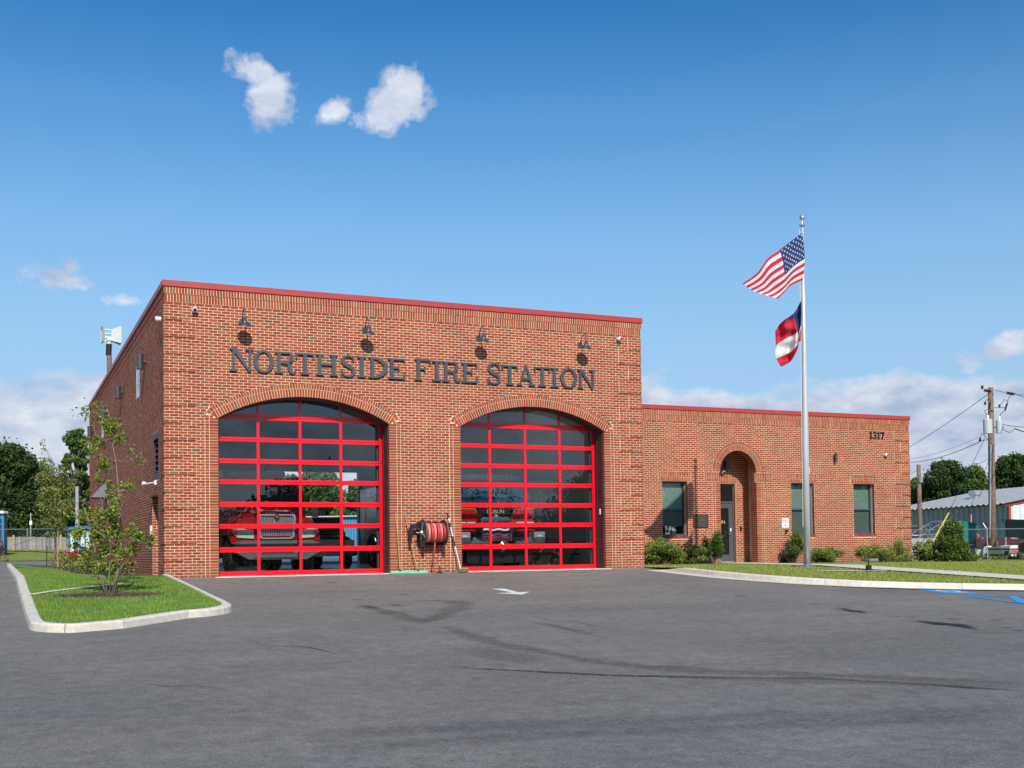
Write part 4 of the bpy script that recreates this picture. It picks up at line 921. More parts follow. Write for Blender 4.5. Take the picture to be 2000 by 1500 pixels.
sconce((AX+.15, WY+RD-.005, 3.45), (0, -1, 0), .26, 'dark lantern hanging under the entry arch', .08)
dome_cam((AX+.0, WY+RD-.02, 3.2), (0, -1, 0), 'small dome camera above the entry door', (0, -1, -.6))
aw = thing('door_canopy', 'small grey wedge shaped canopy on the side wall', 'canopy', (0, 15.2, 2.62))
MB().add([(0, 0, 0), (0, 1.3, 0), (-.55, 1.3, 0), (-.55, 0, 0), (0, 0, .62), (0, 1.3, .62)], [(0, 1, 2, 3), (3, 2, 5, 4), (0, 3, 4), (1, 5, 2), (0, 4, 5, 1)]).build('hood', mat('canopy_grey', (.17, .18, .20), .5), aw)
MB().tube([(-.05, .6, 0), (-.05, .6, -.3)], .02, 6).build('bracket', galv_m, aw)
wb = MB().box(-.05, 0, 2.48, 2.56, 1.08, 1.30).build('keypad_box', white_m, bevel=.006); tag(wb, 'small white box on the side wall behind the recess', 'box')
# plaque, FDC sign, hydrant connection, boxes
pl = thing('wall_plaque', 'dark bronze dedication plaque between the first window and the entry arch', 'plaque', (18.22, WY, 1.45))
MB().box(-.30, .30, -.035, -.004, -.225, .225).build('plate', bronze_m, pl, bevel=.004)
for k, (w_, z) in enumerate([(.16, .17), (.22, .125), (.10, .08), (.18, .04), (.2, .01), (.05, -.03), (.2, -.07), (.18, -.11), (.15, -.15)]): MB().box(-w_, w_, -.039, -.034, z-.009, z+.009).build('raised_line', bronze2_m, pl)
MB().box(-.28, .28, -.040, -.034, .2, .208).box(-.28, .28, -.040, -.034, -.208, -.2).box(-.284, -.276, -.0405, -.034, -.2, .2).box(.276, .284, -.0405, -.034, -.2, .2).build('raised_border', bronze2_m, pl)
fs = thing('fdc_sign', 'white sign with red FDC letters and a down arrow beside the middle window', 'sign', (21.76, WY, 1.37))
MB().box(-.15, .15, -.012, -.004, -.17, .17).build('plate', white_m, fs)
rs = mat('red_sign_ink', (.65, .02, .03), .5); text('FDC', .13, (0, -.015, .02), (PI/2, 0, 0), rs, 'lettering', fs)
MB().prism([(-.012, -.03), (.012, -.03), (.012, -.075), (.035, -.075), (0, -.12), (-.035, -.075), (-.012, -.075)], -.0145, -.011).build('arrow', rs, fs)
MB().lathe([(.035, 0), (.035, .05), (.05, .05), (.05, .09), (0, .09)], (21.77, WY, 1.08), (0, -1, 0), 12).build('knox_plug', black_m).__setitem__('label', 'small black plug in the wall under the FDC sign')
bpy.data.objects['knox_plug']['category'] = 'plug'
hb = thing('utility_box', 'grey wall box above the small pipes left of the middle shrub', 'box', (21.75, WY, .42)); MB().box(-.11, .11, -.07, 0, -.14, .14).build('cover', galv_m, hb, bevel=.006); MB().box(-.05, .05, -.078, -.068, -.06, .06).build('dial', black_m, hb)
hy = thing('hose_connection', 'low black twin pipe inlets at the wall foot beside the entry arch', 'pipe', (21.55, WY-.06, -.1)); MB().tube([(0, 0, 0), (0, 0, .22), (0, -.1, .22)], .04, 8).tube([(.2, 0, 0), (.2, 0, .2), (.22, -.1, .2)], .04, 8).build('pipe', black_m, hy); MB().lathe([(.06, 0), (.06, .04), (0, .04)], (0, -.1, .22), (0, -1, 0)).lathe([(.06, 0), (.06, .04), (0, .04)], (.22, -.1, .2), (0, -1, 0)).build('cap', black_m, hy)
rd_ = MB().box(20.53, 20.61, WY+RD-.035, WY+RD-.003, 1.12, 1.27).build('card_reader', black_m, bevel=.005); tag(rd_, 'small black card reader beside the grey entry door', 'reader')
# ------------------------------------------------------------------ hose reel and brooms on the pier
hr = thing('hose_reel', 'wall mounted steel hose reel wound with red hose between the two doors', 'hose reel', (6.42, -.30, 1.02))
X0, X1 = -.17, .40
for x, r in ((X0, .33), (X1, .33)):
    m = MB().lathe([(.06, -.012), (r-.02, -.012), (r, -.02), (r, .012), (r-.02, .012), (.06, .012), (.06, -.012)], (x, 0, 0), (1, 0, 0), 36); m.build('side_disc', reelm, hr, smooth=False)
MB().lathe([(.13, X0), (.13, X1)], (0, 0, 0), (1, 0, 0), 24).build('drum', reelm, hr)
for k in range(9):
    x = X0+.045+k*.058; n = 28; r = .215+.006*math.sin(k*2.3); tl = .02*math.sin(k*1.9+1)
    MB().tube([(x+tl*math.cos(2*PI*i/n)+.02*i/n, r*math.cos(2*PI*i/n), r*math.sin(2*PI*i/n)) for i in range(n+1)], .031, 8, False).build('hose_coil', hose2_m if k in (1, 4, 7) else hose_m, hr, smooth=True)
for k in range(4):
    a = k*PI/2+.4; MB().tube([(X0-.03, .03*math.cos(a), .03*math.sin(a)), (X0-.03, .28*math.cos(a), .28*math.sin(a))], .016, 6).build('spoke', galv_m, hr)
MB().lathe([(0, -.16), (.018, -.16), (.018, -.05), (.06, -.05), (.07, 0), (0, 0)], (X0-.02, 0, 0), (1, 0, 0), 14).build('axle', galv_m, hr)
MB().box(X0-.06, X0-.02, -.03, .3, -.05, .05).box(X1+.02, X1+.05, -.03, .3, -.05, .05).box(X0-.06, X1+.05, .27, .30, -.28, .28).box(X0-.075, X0-.06, -.02, .02, -.30, .26).box(X0-.06, X1+.05, .20, .27, -.32, -.27).build('bracket', black_m, hr)
MB().box(X0-.30, X0-.06, .04, .12, .12, .22).box(X0-.34, X0-.24, .03, .13, -.10, .14).tube([(X0-.3, .08, -.08), (X0-.30, .08, -.28)], .03, 8).build('motor', black_m, hr, bevel=.01)
MB().tube([(.14, -.06, -.23), (.12, -.04, -.5), (.10, 0, -.75), (.13, .02, -.95), (.2, -.02, -1.05)], .017, 8).build('hose_tail', hose_m, hr, smooth=True)
MB().tube([(.2, -.03, -1.05), (.30, -.05, -1.06)], [.045, .05], 10).tube([(.27, -.04, -1.04), (.27, -.02, -.86)], .02, 8).lathe([(.07, 0), (.07, .03), (0, .03)], (.25, -.06, -1.085), (0, 0, 1), 14).build('nozzle', black_m, hr)
MB().lathe([(.03, 0), (.03, .03), (0, .03)], (.30, -.075, -1.03), (0, -1, 0), 10).build('valve', chrome_m, hr)
def broom(name, label, top, foot, hm, hr_=.014, parts=None):
    t = thing(name, label, 'broom' if 'broom' in name else 'squeegee', foot); v = Vector(top)-Vector(foot)
    MB().tube([(0, 0, .05), tuple(v)], hr_, 8).build('handle', hm, t); return t, v
t, v = broom('floor_squeegee', 'long wooden pole squeegee with green head standing left, nearer the first door', (5.63, -.03, 1.53), (5.66, -.25, -.01), wood_m)
MB().box(-.26, .25, -.03, .03, 0, .075).build('foam_head', green_m, t, bevel=.015); MB().box(-.03, .03, -.02, .02, .07, .1).build('socket', black_m, t)
t, v = broom('floor_squeegee', 'leaning wooden pole squeegee with green head standing nearer the hose reel', (5.87, -.03, 1.50), (6.12, -.27, -.015), wood_m)
MB().box(-.235, .26, -.03, .03, 0, .075).build('foam_head', green_m, t, bevel=.015); MB().box(-.03, .03, -.02, .02, .07, .1).build('socket', black_m, t)
t, v = broom('push_broom', 'white and black pole brush with worn brown bristles leaning right of the reel', (7.03, -.03, 1.50), (7.28, -.30, -.015), white_m)
for a, b in ((.45, .62), (.78, .86), (.93, 1.02)): MB().tube([tuple(v*a), tuple(v*b)], .021, 8).build('grip', black_m, t)
MB().box(-.10, .20, -.06, .06, .0, .10).build('bristles', bristle_m, t, bevel=.02); MB().box(-.08, .18, -.04, .04, .10, .125).build('brush_block', wood_m, t)
MB().tube([(-.12, -.02, .0), (-.16, -.04, .09)], .035, 8).build('cap', alum_m, t)
# ------------------------------------------------------------------ flagpole and flags
FPB = atZ(1577, 1113, 30.8); fx, fy = FPB.x, FPB.y; fz = lawnL(fx, fy)
HT = 9.28-fz; LEAN = (RT*(.07/9.3)).xy
fp = thing('flagpole', 'tall silver flagpole on the front lawn', 'flagpole', (fx, fy, fz)); pt = lambda z: (LEAN.x*z, LEAN.y*z, z)
prof = [(0, .095), (HT*.35, .088), (HT*.65, .066), (HT-.1, .04)]
MB().tube([pt(a) for a, _ in prof], [b for _, b in prof], 24).build('pole', pole_m, fp, smooth=True)
MB().lathe([(.24, 0), (.24, .015), (.16, .05), (.12, .09), (.095, .09)], (0, 0, .002), (0, 0, 1), 28).build('collar', alum_m, fp, smooth=False)
MB().lathe([(.035, 0), (.035, .06), (.085, .07), (.09, .10), (.03, .12), (.018, .2), (.018, .24)], pt(HT-.1), (0, 0, 1), 16).build('truck', alum_m, fp)
MB().lathe([(.0, -.075), (.045, -.06), (.072, -.02), (.075, 0), (.07, .025), (.045, .06), (0, .075)], pt(HT+.20), (0, 0, 1), 20).build('ball', alum_m, fp, smooth=True)
MB().tube([(pt(1.1)[0]-.1*R0.x, pt(1.1)[1]-.1*R0.y, 1.1), (pt(HT-.1)[0]-.075*R0.x, pt(HT-.1)[1]-.075*R0.y, HT-.12)], .006, 5).build('halyard', white_m, fp)
MB().box(.08, .13, -.03, .03, 2.55, 2.72).build('cleat', white_m, fp)
def fpt(u, v, d=0): return atZ(u, v, 30.8+d)                         # points of the vertical plane through the pole
def flag_mesh(name, grid_px, nu, nv, colour, mats, parent, ripple):
    """grid_px: list of columns (hoist to fly), each a list of picture points from top to bottom"""
    cols = [[Vector((p[0], p[1])) for p in c] for c in grid_px]
    def cr(P, t):
        n = len(P)-1; s_ = min(int(t*n), n-1); f = t*n-s_; p0, p1, p2, p3 = P[max(s_-1, 0)], P[s_], P[s_+1], P[min(s_+2, n)]
        return .5*((2*p1)+(p2-p0)*f+(2*p0-5*p1+4*p2-p3)*f*f+(3*p1-p0-3*p2+p3)*f**3)
    def S(u, v): q = cr([cr(c, v) for c in cols], u); return fpt(q.x, q.y, ripple(u, v))
    vs = [S(i/nu, j/nv) for j in range(nv+1) for i in range(nu+1)]; me = bpy.data.meshes.new(name); me.from_pydata(vs, [], [(j*(nu+1)+i, j*(nu+1)+i+1, (j+1)*(nu+1)+i+1, (j+1)*(nu+1)+i) for j in range(nv) for i in range(nu)])
    for m_ in mats: me.materials.append(m_)
    for k, p in enumerate(me.polygons): p.material_index = colour((k % nu+.5)/nu, (k//nu+.5)/nv); p.use_smooth = True
    o = bpy.data.objects.new(name, me); C.objects.link(o); o.parent = parent; return o, S
def cloth(name, col):
    m, N, L, B = bsdf(name); B.inputs['Base Color'].default_value = (*col, 1); B.inputs['Roughness'].default_value = .85; t = N.new('ShaderNodeBsdfTranslucent'); t.inputs[0].default_value = (*col, 1)
    wv = N.new('ShaderNodeTexNoise'); wv.inputs['Scale'].default_value = 6; tc = N.new('ShaderNodeTexCoord'); L.new(tc.outputs['Object'], wv.inputs[0]); bp = N.new('ShaderNodeBump'); bp.inputs['Strength'].default_value = .25; bp.inputs['Distance'].default_value = .05; L.new(wv.outputs[0], bp.inputs['Height']); L.new(bp.outputs[0], B.inputs['Normal'])
    ms = N.new('ShaderNodeMixShader'); ms.inputs[0].default_value = .3; L.new(B.outputs[0], ms.inputs[1]); L.new(t.outputs[0], ms.inputs[2]); L.new(ms.outputs[0], N['Material Output'].inputs[0]); MATS[name] = m; return m
fr_, fw_, fb_ = cloth('flag_red', (.62, .025, .06)), cloth('flag_white', (.80, .80, .80)), cloth('flag_blue', (.022, .045, .17))
us = thing('national_flag', 'flag with red and white stripes and a starred blue canton flying upper on the pole', 'flag', (0, 0, 0), 'flags on the flagpole')
UG = [[(1567, 455), (1570, 478), (1571.5, 502), (1571, 525), (1568, 547)],
      [(1545, 471), (1549, 494), (1551, 516), (1549, 538), (1545, 558)],
      [(1523, 488), (1529, 511), (1532, 534), (1532, 556), (1534, 569)],
      [(1499, 505), (1505, 527), (1511, 548), (1518, 567), (1526, 577)],
      [(1479, 533), (1486, 549), (1494, 563), (1506, 574), (1520, 583)],
      [(1450, 554), (1462, 563), (1478, 571), (1497, 577), (1519, 583.6)]]
def uscol(u, v): return 2 if (u < .4 and v < 7/13) else (0 if int(v*13) % 2 == 0 else 1)
_, SU = flag_mesh('cloth', UG, 50, 52, uscol, [fr_, fw_, fb_], us, lambda u, v: -1.15*u**1.1+.22*u*math.sin(7*u+2.2*v)+.035*math.sin(17*u+5*v))
sb_ = MB()
for r in range(9):
    for c in range(6 if r % 2 == 0 else 5):
        u, v = .4*((c+.5)/6 if r % 2 == 0 else (c+1)/6), 7/13*(r+1)/10
        o_ = SU(u, v); eu = (SU(u+.01, v)-o_).normalized(); ev = (SU(u, v+.01)-o_).normalized(); nn = eu.cross(ev).normalized(); nn = nn if nn.dot(FW) < 0 else -nn
        for sg in (1, -1):
            k = len(sb_.v); cc = o_+nn*.006*sg; sb_.v.append(tuple(cc)); sb_.a.append(.5)
            for j in range(10): rr = .036 if j % 2 == 0 else .015; a = j*PI/5; sb_.v.append(tuple(cc+eu*rr*math.sin(a)-ev*rr*math.cos(a))); sb_.a.append(.5)
            for j in range(10): sb_.f.append((k, k+1+j, k+1+(j+1) % 10))
sb_.build('stars', fw_, us)
ga = thing('state_flag', 'half furled flag of red, white and red bars hanging lower on the pole', 'flag', (0, 0, 0), 'flags on the flagpole')

GG = [[(1565, 586), (1565, 612), (1564.5, 638), (1564, 667)],
      [(1554, 607), (1559, 630), (1560, 655), (1560, 668)],
      [(1546, 615), (1556, 645), (1557, 670), (1557, 684)],
      [(1533, 624), (1545, 652), (1545, 684), (1546, 704)],
      [(1522, 634), (1530, 660), (1530, 692), (1534, 712)],
      [(1514, 647), (1515, 672), (1515.5, 698), (1526, 717)]]
def gacol(u, v): return 2 if (u < .36 and v < .62) or (u < .5 and v < .10) else (0 if v < .37 else (1 if v < .69 else 0))
flag_mesh('cloth', GG, 40, 40, gacol, [fr_, fw_, fb_], ga, lambda u, v: .12*math.sin(9*u+1.5*v)+.07*math.sin(17*u-5*v)+.03*math.sin(25*v+9*u))
# ------------------------------------------------------------------ ground floodlight
fl = thing('ground_floodlight', 'small dark floodlight on a short post in the lawn aimed at the flagpole', 'light', (*(lambda q: (q[0], q[1]))(P2(1697, 1126)), 0))
fl.location.z = lawnL(fl.location.x, fl.location.y)
MB().lathe([(.075, 0), (.075, .16), (0, .165)], (0, 0, 0), (0, 0, 1), 14).build('post', black_m, fl)
MB().tube([(0, 0, .16), (-.01, 0, .24), (.03, 0, .27)], .02, 6).build('knuckle', black_m, fl); MB().box(-.04, .27, -.09, .09, .25, .32).build('lamp_head', bumper_m, fl, bevel=.015); MB().box(-.02, .25, -.08, .08, .32, .326).build('lens', lens_m, fl)

# ------------------------------------------------------------------ fire trucks
def wheel(parent, x, y, z, r=.5, wd=.28, side=1, dual=False):
    ty = MB().lathe([(r*.55, -wd/2), (r*.9, -wd/2), (r, -wd*.38), (r, wd*.38), (r*.9, wd/2), (r*.55, wd/2)], (x, y, z), (1, 0, 0), 28)
    for k in (-.25, 0, .25): pass
    t = ty.build('wheel', rubber_m, parent, smooth=False)
    xo = x+side*wd/2*(-1 if dual else .6); MB().lathe([(0, .05*side), (.06, .05*side), (.09, .0), (r*.35, -.02*side), (r*.5, .03*side), (r*.56, .05*side)], (x+side*wd/2-.02*side, y, z), (1, 0, 0), 22).build('rim', chrome_m, t, smooth=True)
    return t
# rescue truck with long hood
T1 = thing('fire_truck', 'red bonneted fire truck with chrome grille parked behind the door nearer the corner', 'fire truck', (3.08, 2.15, .004), 'fire trucks in the bays')
def pr_yz(prof, x0, x1, b=None):                              # side outline (y,z) extruded across the truck
    return (b or MB()).prism(prof, x0, x1, lambda u, z, n: (n, u, z))
MB().box(-1.0, 1.0, 1.0, 2.9, .45, .62).build('chassis', black_m, T1)
def loft(secs, m, name, parent, bev=0):                       # sections: (y, [(x,z)...])
    b = MB(); n = len(secs[0][1])
    for y, s_ in secs: b.add([(x, y, z) for x, z in s_], [])
    for i in range(len(secs)-1):
        for j in range(n): a = i*n+j; c = i*n+(j+1) % n; b.f.append((a, c, c+n, a+n))
    b.f.append(tuple(range(n))); b.f.append(tuple(range((len(secs)-1)*n, len(secs)*n))[::-1]); return b.build(name, m, parent, smooth=False, bevel=bev)
hood = lambda w0, zt, zb: [(-w0, zb), (-w0, zb+(zt-zb)*.55), (-w0*.86, zt-.10), (-w0*.62, zt), (w0*.62, zt), (w0*.86, zt-.10), (w0, zb+(zt-zb)*.55), (w0, zb)]
loft([(.02, hood(.56, 1.62, .82)), (.12, hood(.60, 1.68, .82)), (.8, hood(.72, 1.80, .82)), (1.5, hood(.85, 1.86, .82))], truck_m, 'hood', T1, .02)
for s in (-1, 1):
    fd = [(s*.50, .78), (s*1.14, .82), (s*1.17, 1.05), (s*1.08, 1.28), (s*.86, 1.46), (s*.55, 1.52)]
    fd2 = [(s*.60, .60), (s*1.18, .60), (s*1.2, 1.1), (s*1.14, 1.35), (s*.9, 1.5), (s*.6, 1.58)]
    loft([(.10, fd), (.35, [(x*1.01, z+.04) for x, z in fd]), (.7, [(x, z+.06) if z > .9 else (x, 1.06) for x, z in fd2]), (1.5, [(x, z+.08) if z > .9 else (x, 1.0) for x, z in fd2])], truck_m, 'fender', T1, .02)
    hl = [(s*.57, .95), (s*1.0, .98), (s*1.12, 1.10), (s*1.10, 1.18), (s*.9, 1.19), (s*.57, 1.14)]
    MB().prism(hl, .05, .14).build('headlight', lens_m, T1, bevel=.015); MB().prism([(s*1.0, 1.0), (s*1.10, 1.08), (s*1.09, 1.14), (s*.99, 1.13)], .035, .06).build('turn_lamp', amber_m, T1)
    MB().lathe([(.075, .06), (.085, 0), (.07, -.01), (.06, .01), (0, .02)], (s*.92, .14, 1.40), (0, -1, 0), 20).build('siren_speaker', chrome_m, T1, smooth=True)
    MB().lathe([(0, .03), (.055, .02), (.06, 0)], (s*.92, .14, 1.40), (0, -1, 0), 14).build('speaker_mouth', black_m, T1)
    wheel(T1, s*1.0, .95, .5, .5, .28, s); wheel(T1, s*.98, 5.2, .5, .5, .5, s, True)
    MB().tube([(s*1.25, 1.9, 1.6), (s*1.42, 1.75, 1.6)], .015, 6).box(min(s*1.38, s*1.56), max(s*1.38, s*1.56), 1.68, 1.74, 1.55, 2.1).build('side_mirror', chrome_m, T1)
    MB().box(min(s*.42, s*.50), max(s*.42, s*.50), -.01, .02, 1.16, 1.21).build('fog_lamp', lens_m, T1)
g = MB(); fr1 = [(-.50, 1.50), (-.42, 1.57), (.42, 1.57), (.50, 1.50), (.46, .98), (.38, .92), (-.38, .92), (-.46, .98)]; fr2 = [(-.45, 1.48), (-.40, 1.53), (.40, 1.53), (.45, 1.48), (.41, 1.01), (.35, .96), (-.35, .96), (-.41, 1.01)]
g.sheet(fr1, [fr2], -.05, .05); gr = g.build('grille', mat('bright_trim', (.50, .51, .53), .3, metal=.55), T1)
MB().prism(fr2, .03, .04).build('grille_back', black_m, gr)
for k in range(19):
    x = -.41+k*.0456
    for za, zb in ((1.00 if abs(x) < .38 else 1.05, 1.22), (1.25, 1.50)): MB().box(x-.011, x+.011, -.035, .02, za, zb).build('grille_bar', MATS['bright_trim'], gr)
MB().box(-.44, .44, -.03, .01, 1.215, 1.255).build('grille_cross_bar', chrome_m, gr)
MB().prism([(0, 1.60), (.085, 1.50), (0, 1.40), (-.085, 1.50)], -.075, -.03).build('emblem', chrome_m, T1); MB().prism([(0, 1.575), (.062, 1.50), (0, 1.425), (-.062, 1.50)], -.079, -.07).build('emblem_field', black_m, T1); MB().prism([(0, 1.545), (.04, 1.48), (-.04, 1.48)], -.082, -.07).build('emblem_mark', mat('orange_mark', (.8, .13, .02), .4), T1)
bp = [(-1.14, .80), (-.9, .86), (.9, .86), (1.14, .80), (1.10, .58), (.75, .40), (-.75, .40), (-1.10, .58)]
MB().sheet(bp, [[(-.40, .56), (.40, .56), (.36, .68), (-.36, .68)], [(-.95, .60), (-.62, .58), (-.58, .67), (-.92, .70)], [(.95, .60), (.62, .58), (.58, .67), (.92, .70)]], -.18, .06).build('bumper', mat('dark_bumper', (.12, .12, .125), .5), T1, bevel=.02)
MB().box(-.95, .95, -.10, -.02, .53, .72).build('bumper_recess', black_m, T1); MB().box(-.62, .62, -.20, -.17, .415, .445).build('bumper_strip', chrome_m, T1)
cabp = [(1.45, .6), (1.45, 1.78), (1.95, 2.55), (2.3, 2.68), (4.1, 2.68), (4.15, .6)]
pr_yz(cabp, -1.12, 1.12).build('cab', truck_m, T1, bevel=.03)
MB().add([(-.98, 1.475, 1.84), (.98, 1.475, 1.84), (.92, 1.90, 2.50), (-.92, 1.90, 2.50)], [(0, 1, 2, 3)]).build('windscreen', autopane_m, T1)
for s in (-1, 1): MB().box(min(s*1.121, s*1.13), max(s*1.121, s*1.13), 2.1, 3.0, 1.75, 2.4).build('side_window', autopane_m, T1)
MB().box(-.8, .8, 2.4, 2.75, 2.69, 2.86).build('light_bar', redlens_m, T1, bevel=.02)
MB().box(-1.18, 1.18, 4.3, 7.4, .75, 2.5).build('equipment_body', truck_m, T1, bevel=.02)
for s in (-1, 1):
    for k in range(3): MB().box(min(s*1.181, s*1.195), max(s*1.181, s*1.195), 4.45+k*1.0, 5.3+k*1.0, 1.15, 2.35).build('roll_up_door', alum_m, T1)
MB().tube([(-1.0, 1.0, .5), (1.0, 1.0, .5)], .07, 8).build('axle', black_m, T1)
# cab-over engine in the other bay
T2 = thing('fire_truck', 'red and black cab-over fire engine with striped bumper behind the door by the hose reel', 'fire truck', (9.40, 2.35, .004), 'fire trucks in the bays')
cab = [(0, .62), (0, 1.86), (.14, 2.38), (.35, 2.52), (3.4, 2.56), (3.4, .62)]
pr_yz(cab, -1.22, 1.22).build('cab', truckblk_m, T2, bevel=.03)
for s in (-1, 1):
    rp = [(s*.50, 1.28), (s*.50, 1.50), (s*.64, 1.70), (s*1.23, 1.72), (s*1.235, 1.28)]
    MB().prism(rp, -.02, .0).build('red_panel', mat('bright_truck_red', (.55, .008, .012), .2, coat=.8), T2); 
    tr = MB(); q = [(s*.485, 1.28), (s*.485, 1.505), (s*.63, 1.72), (s*1.235, 1.74)]
    for a, b in zip(q[:-1], q[1:]): tr.tube([(a[0], -.024, a[1]), (b[0], -.024, b[1])], .009, 5)
    tr.build('gold_trim', gold_m, T2)
    MB().box(min(s*.60, s*1.24), max(s*.60, s*1.24), -.06, -.01, 1.20, 1.38).build('headlight_bezel', chrome_m, T2, bevel=.01)
    for a in (.64, .93): MB().box(min(s*a, s*(a+.25)), max(s*a, s*(a+.25)), -.075, -.055, 1.225, 1.355).build('headlight', lens_m, T2, bevel=.008)
    MB().box(min(s*.66, s*1.22), max(s*.66, s*1.22), -.05, -.01, 1.02, 1.14).build('warning_lamp', redlens_m, T2)
    MB().box(min(s*.98, s*1.32), max(s*.98, s*1.32), -.52, -.12, .74, 1.06).build('bumper_box', galv_m, T2, bevel=.01); MB().box(min(s*1.08, s*1.22), max(s*1.08, s*1.22), -.54, -.515, .80, .97).build('scene_lamp', lens_m, T2, bevel=.01)
    MB().prism([(s*.42, .74), (s*.98, .74), (s*.86, .92), (s*.62, .80), (s*.42, .80)], -.5, -.45).build('tread_plate', alum_m, T2)
    MB().tube([(s*1.2, .2, 2.25), (s*1.38, -.12, 2.22), (s*1.42, -.14, 2.0)], .022, 8).box(min(s*1.34, s*1.5), max(s*1.34, s*1.5), -.16, -.10, 1.62, 2.12).build('side_mirror', chrome_m, T2)
    wheel(T2, s*1.08, 1.35, .52, .52, .3, s); wheel(T2, s*1.0, 6.55, .52, .52, .55, s); wheel(T2, s*1.0, 7.85, .52, .52, .55, s)
    MB().lathe([(.05, .0), (.06, .02), (.045, .03), (0, .035)], (s*.38, -.60, .66), (0, -1, 0), 18).build('tow_lamp', chrome_m, T2)
MB().add([(-1.1, -.012, 1.93), (1.1, -.012, 1.93), (1.06, .10, 2.36), (-1.06, .10, 2.36)], [(0, 1, 2, 3)]).build('windscreen', mat('blue_windscreen', (.02, .05, .08), .04, coat=1), T2)
wp = MB(); wp.tube([(-.05, -.02, 1.94), (.0, .03, 2.15), (.0, .09, 2.34)], .018, 6); wp.tube([(-.9, -.04, 1.97), (-.35, .02, 2.12)], .012, 5); wp.tube([(.15, -.04, 1.97), (.75, .02, 2.12)], .012, 5); wp.build('wiper', black_m, T2)
text('DUBLIN', .155, (0, -.03, 1.60), (PI/2, 0, 0), gold_m, 'lettering', T2)
MB().box(-.44, .44, -.07, -.02, 1.42, 1.50).lathe([(0, .04), (.1, .03), (.12, 0)], (0, -.05, 1.46), (0, -1, 0), 20).build('chrome_bar', chrome_m, T2, bevel=.01)
gb = MB().sheet([(-.46, .80), (.46, .80), (.50, 1.45), (-.50, 1.45)], [[(-.40, .88), (.40, .88), (.42, 1.38), (-.42, 1.38)]], -.10, -.02).build('grille_frame', chrome_m, T2, bevel=.01)
for k in range(7):
    z = .90+k*.07; b = MB(); n = 12
    for j in range(n):
        x0, x1 = -.40+.8*j/n, -.40+.8*(j+1)/n; d0, d1 = .018*math.sin(j*1.1), .018*math.sin((j+1)*1.1); b.add([(x0, -.06, z+d0), (x1, -.06, z+d1), (x1, -.06, z+.052+d1), (x0, -.06, z+.052+d0)], [(0, 1, 2, 3)])
    b.build('grille_stripe', mat('grille_red', (.45, .02, .03), .3) if k % 2 == 0 else white_m, T2)
MB().box(-.41, .41, -.05, -.04, .86, 1.42).build('grille_back', mat('deep_blue', (.02, .03, .1), .3), T2)
MB().box(-1.30, 1.30, -.60, 0, .60, .735).build('bumper', truckblk_m, T2, bevel=.01)
for k in range(-6, 7):
    x = k*.2; s = 1 if k >= 0 else -1; MB().prism([(x-.05, .615), (x+.05, .615), (x+.05-s*.06, .72), (x-.05-s*.06, .72)], -.606, -.598).build('bumper_stripe', lime_m if k % 2 else mat('dark_red_stripe', (.12, .005, .01), .4), T2)
MB().lathe([(0, .05), (.03, .06), (.05, .03), (.09, .035), (.10, .0), (.125, .02), (.135, 0)], (0, -.60, .68), (0, -1, 0), 28).build('siren', chrome_m, T2, smooth=True)
MB().box(-.95, .95, .35, .65, 2.57, 2.74).build('light_bar', mat('clear_light_bar', (.35, .37, .4), .15, coat=1), T2, bevel=.02)
for k in range(12): MB().box(-.9+k*.152, -.9+k*.152+.12, .335, .352, 2.64, 2.71).build('light_module', lens_m, T2)
MB().box(-.9, .9, -.02, .05, 2.44, 2.475).build('led_bar', lens_m, T2)
MB().box(-1.0, 1.0, -.3, .0, .18, .58).build('undercarriage', black_m, T2); MB().box(-.9, .9, .3, 9, .45, .7).build('chassis', black_m, T2)
MB().box(-1.22, 1.22, 3.5, 9.3, .62, 2.75).build('equipment_body', truck_m, T2, bevel=.02)
for s in (-1, 1):
    for k, (a, b, z0) in enumerate([(3.6, 4.6, .75), (4.7, 5.9, .75), (5.95, 7.15, 1.28), (7.2, 8.5, 1.28), (8.55, 9.25, .75)]):
        d = MB().box(min(s*1.221, s*1.235), max(s*1.221, s*1.235), a+.04, b-.04, z0, 2.1).build('roll_up_door', alum_m, T2)
    for y in (6.55, 7.85):
        P_ = [(s*1.24, y+.62*math.cos(t), .52+.62*math.sin(t)) for t in [PI*i/14 for i in range(15)]]; MB().tube(P_, .03, 6).build('arch_trim', chrome_m, T2)
        MB().prism([(y+.58*math.cos(t), .52+.58*math.sin(t)) for t in [PI*i/14 for i in range(15)]], min(s*1.22, s*1.238), max(s*1.22, s*1.238), lambda u, z, n: (n, u, z)).build('wheel_well', black_m, T2)
    MB().tube([(s*1.25, 3.6, 2.2), (s*1.25, 9.2, 2.2)], .02, 6).build('hand_rail', chrome_m, T2)
text('DUBLIN', .34, (-1.24, 6.9, 2.30), (PI/2, 0, -PI/2), white_m, 'lettering', T2)
# dark pickup deeper in the bays, seen between the two engines
T3 = thing('pickup_truck', 'black pickup parked deeper inside, seen between the two fire trucks', 'pickup', (6.35, 9.2, .004))
loft([(0, hood(.86, 1.02, .55)), (.1, hood(.92, 1.12, .5)), (1.3, hood(.97, 1.2, .5)), (1.5, hood(.97, 1.22, .5))], truckblk_m, 'hood', T3, .03)
pr_yz([(1.45, .5), (1.45, 1.2), (2.05, 1.75), (3.9, 1.8), (4.2, 1.25), (6.0, 1.25), (6.0, .5)], -.96, .96).build('body', truckblk_m, T3, bevel=.04)
MB().add([(-.82, 1.50, 1.26), (.82, 1.50, 1.26), (.74, 2.02, 1.70), (-.74, 2.02, 1.70)], [(0, 1, 2, 3)]).build('windscreen', autopane_m, T3)
MB().box(-.96, .96, -.14, .02, .42, .62).build('bumper', chrome_m, T3, bevel=.03); MB().box(-.5, .5, -.04, .02, .66, .98).build('grille', galv_m, T3, bevel=.02)
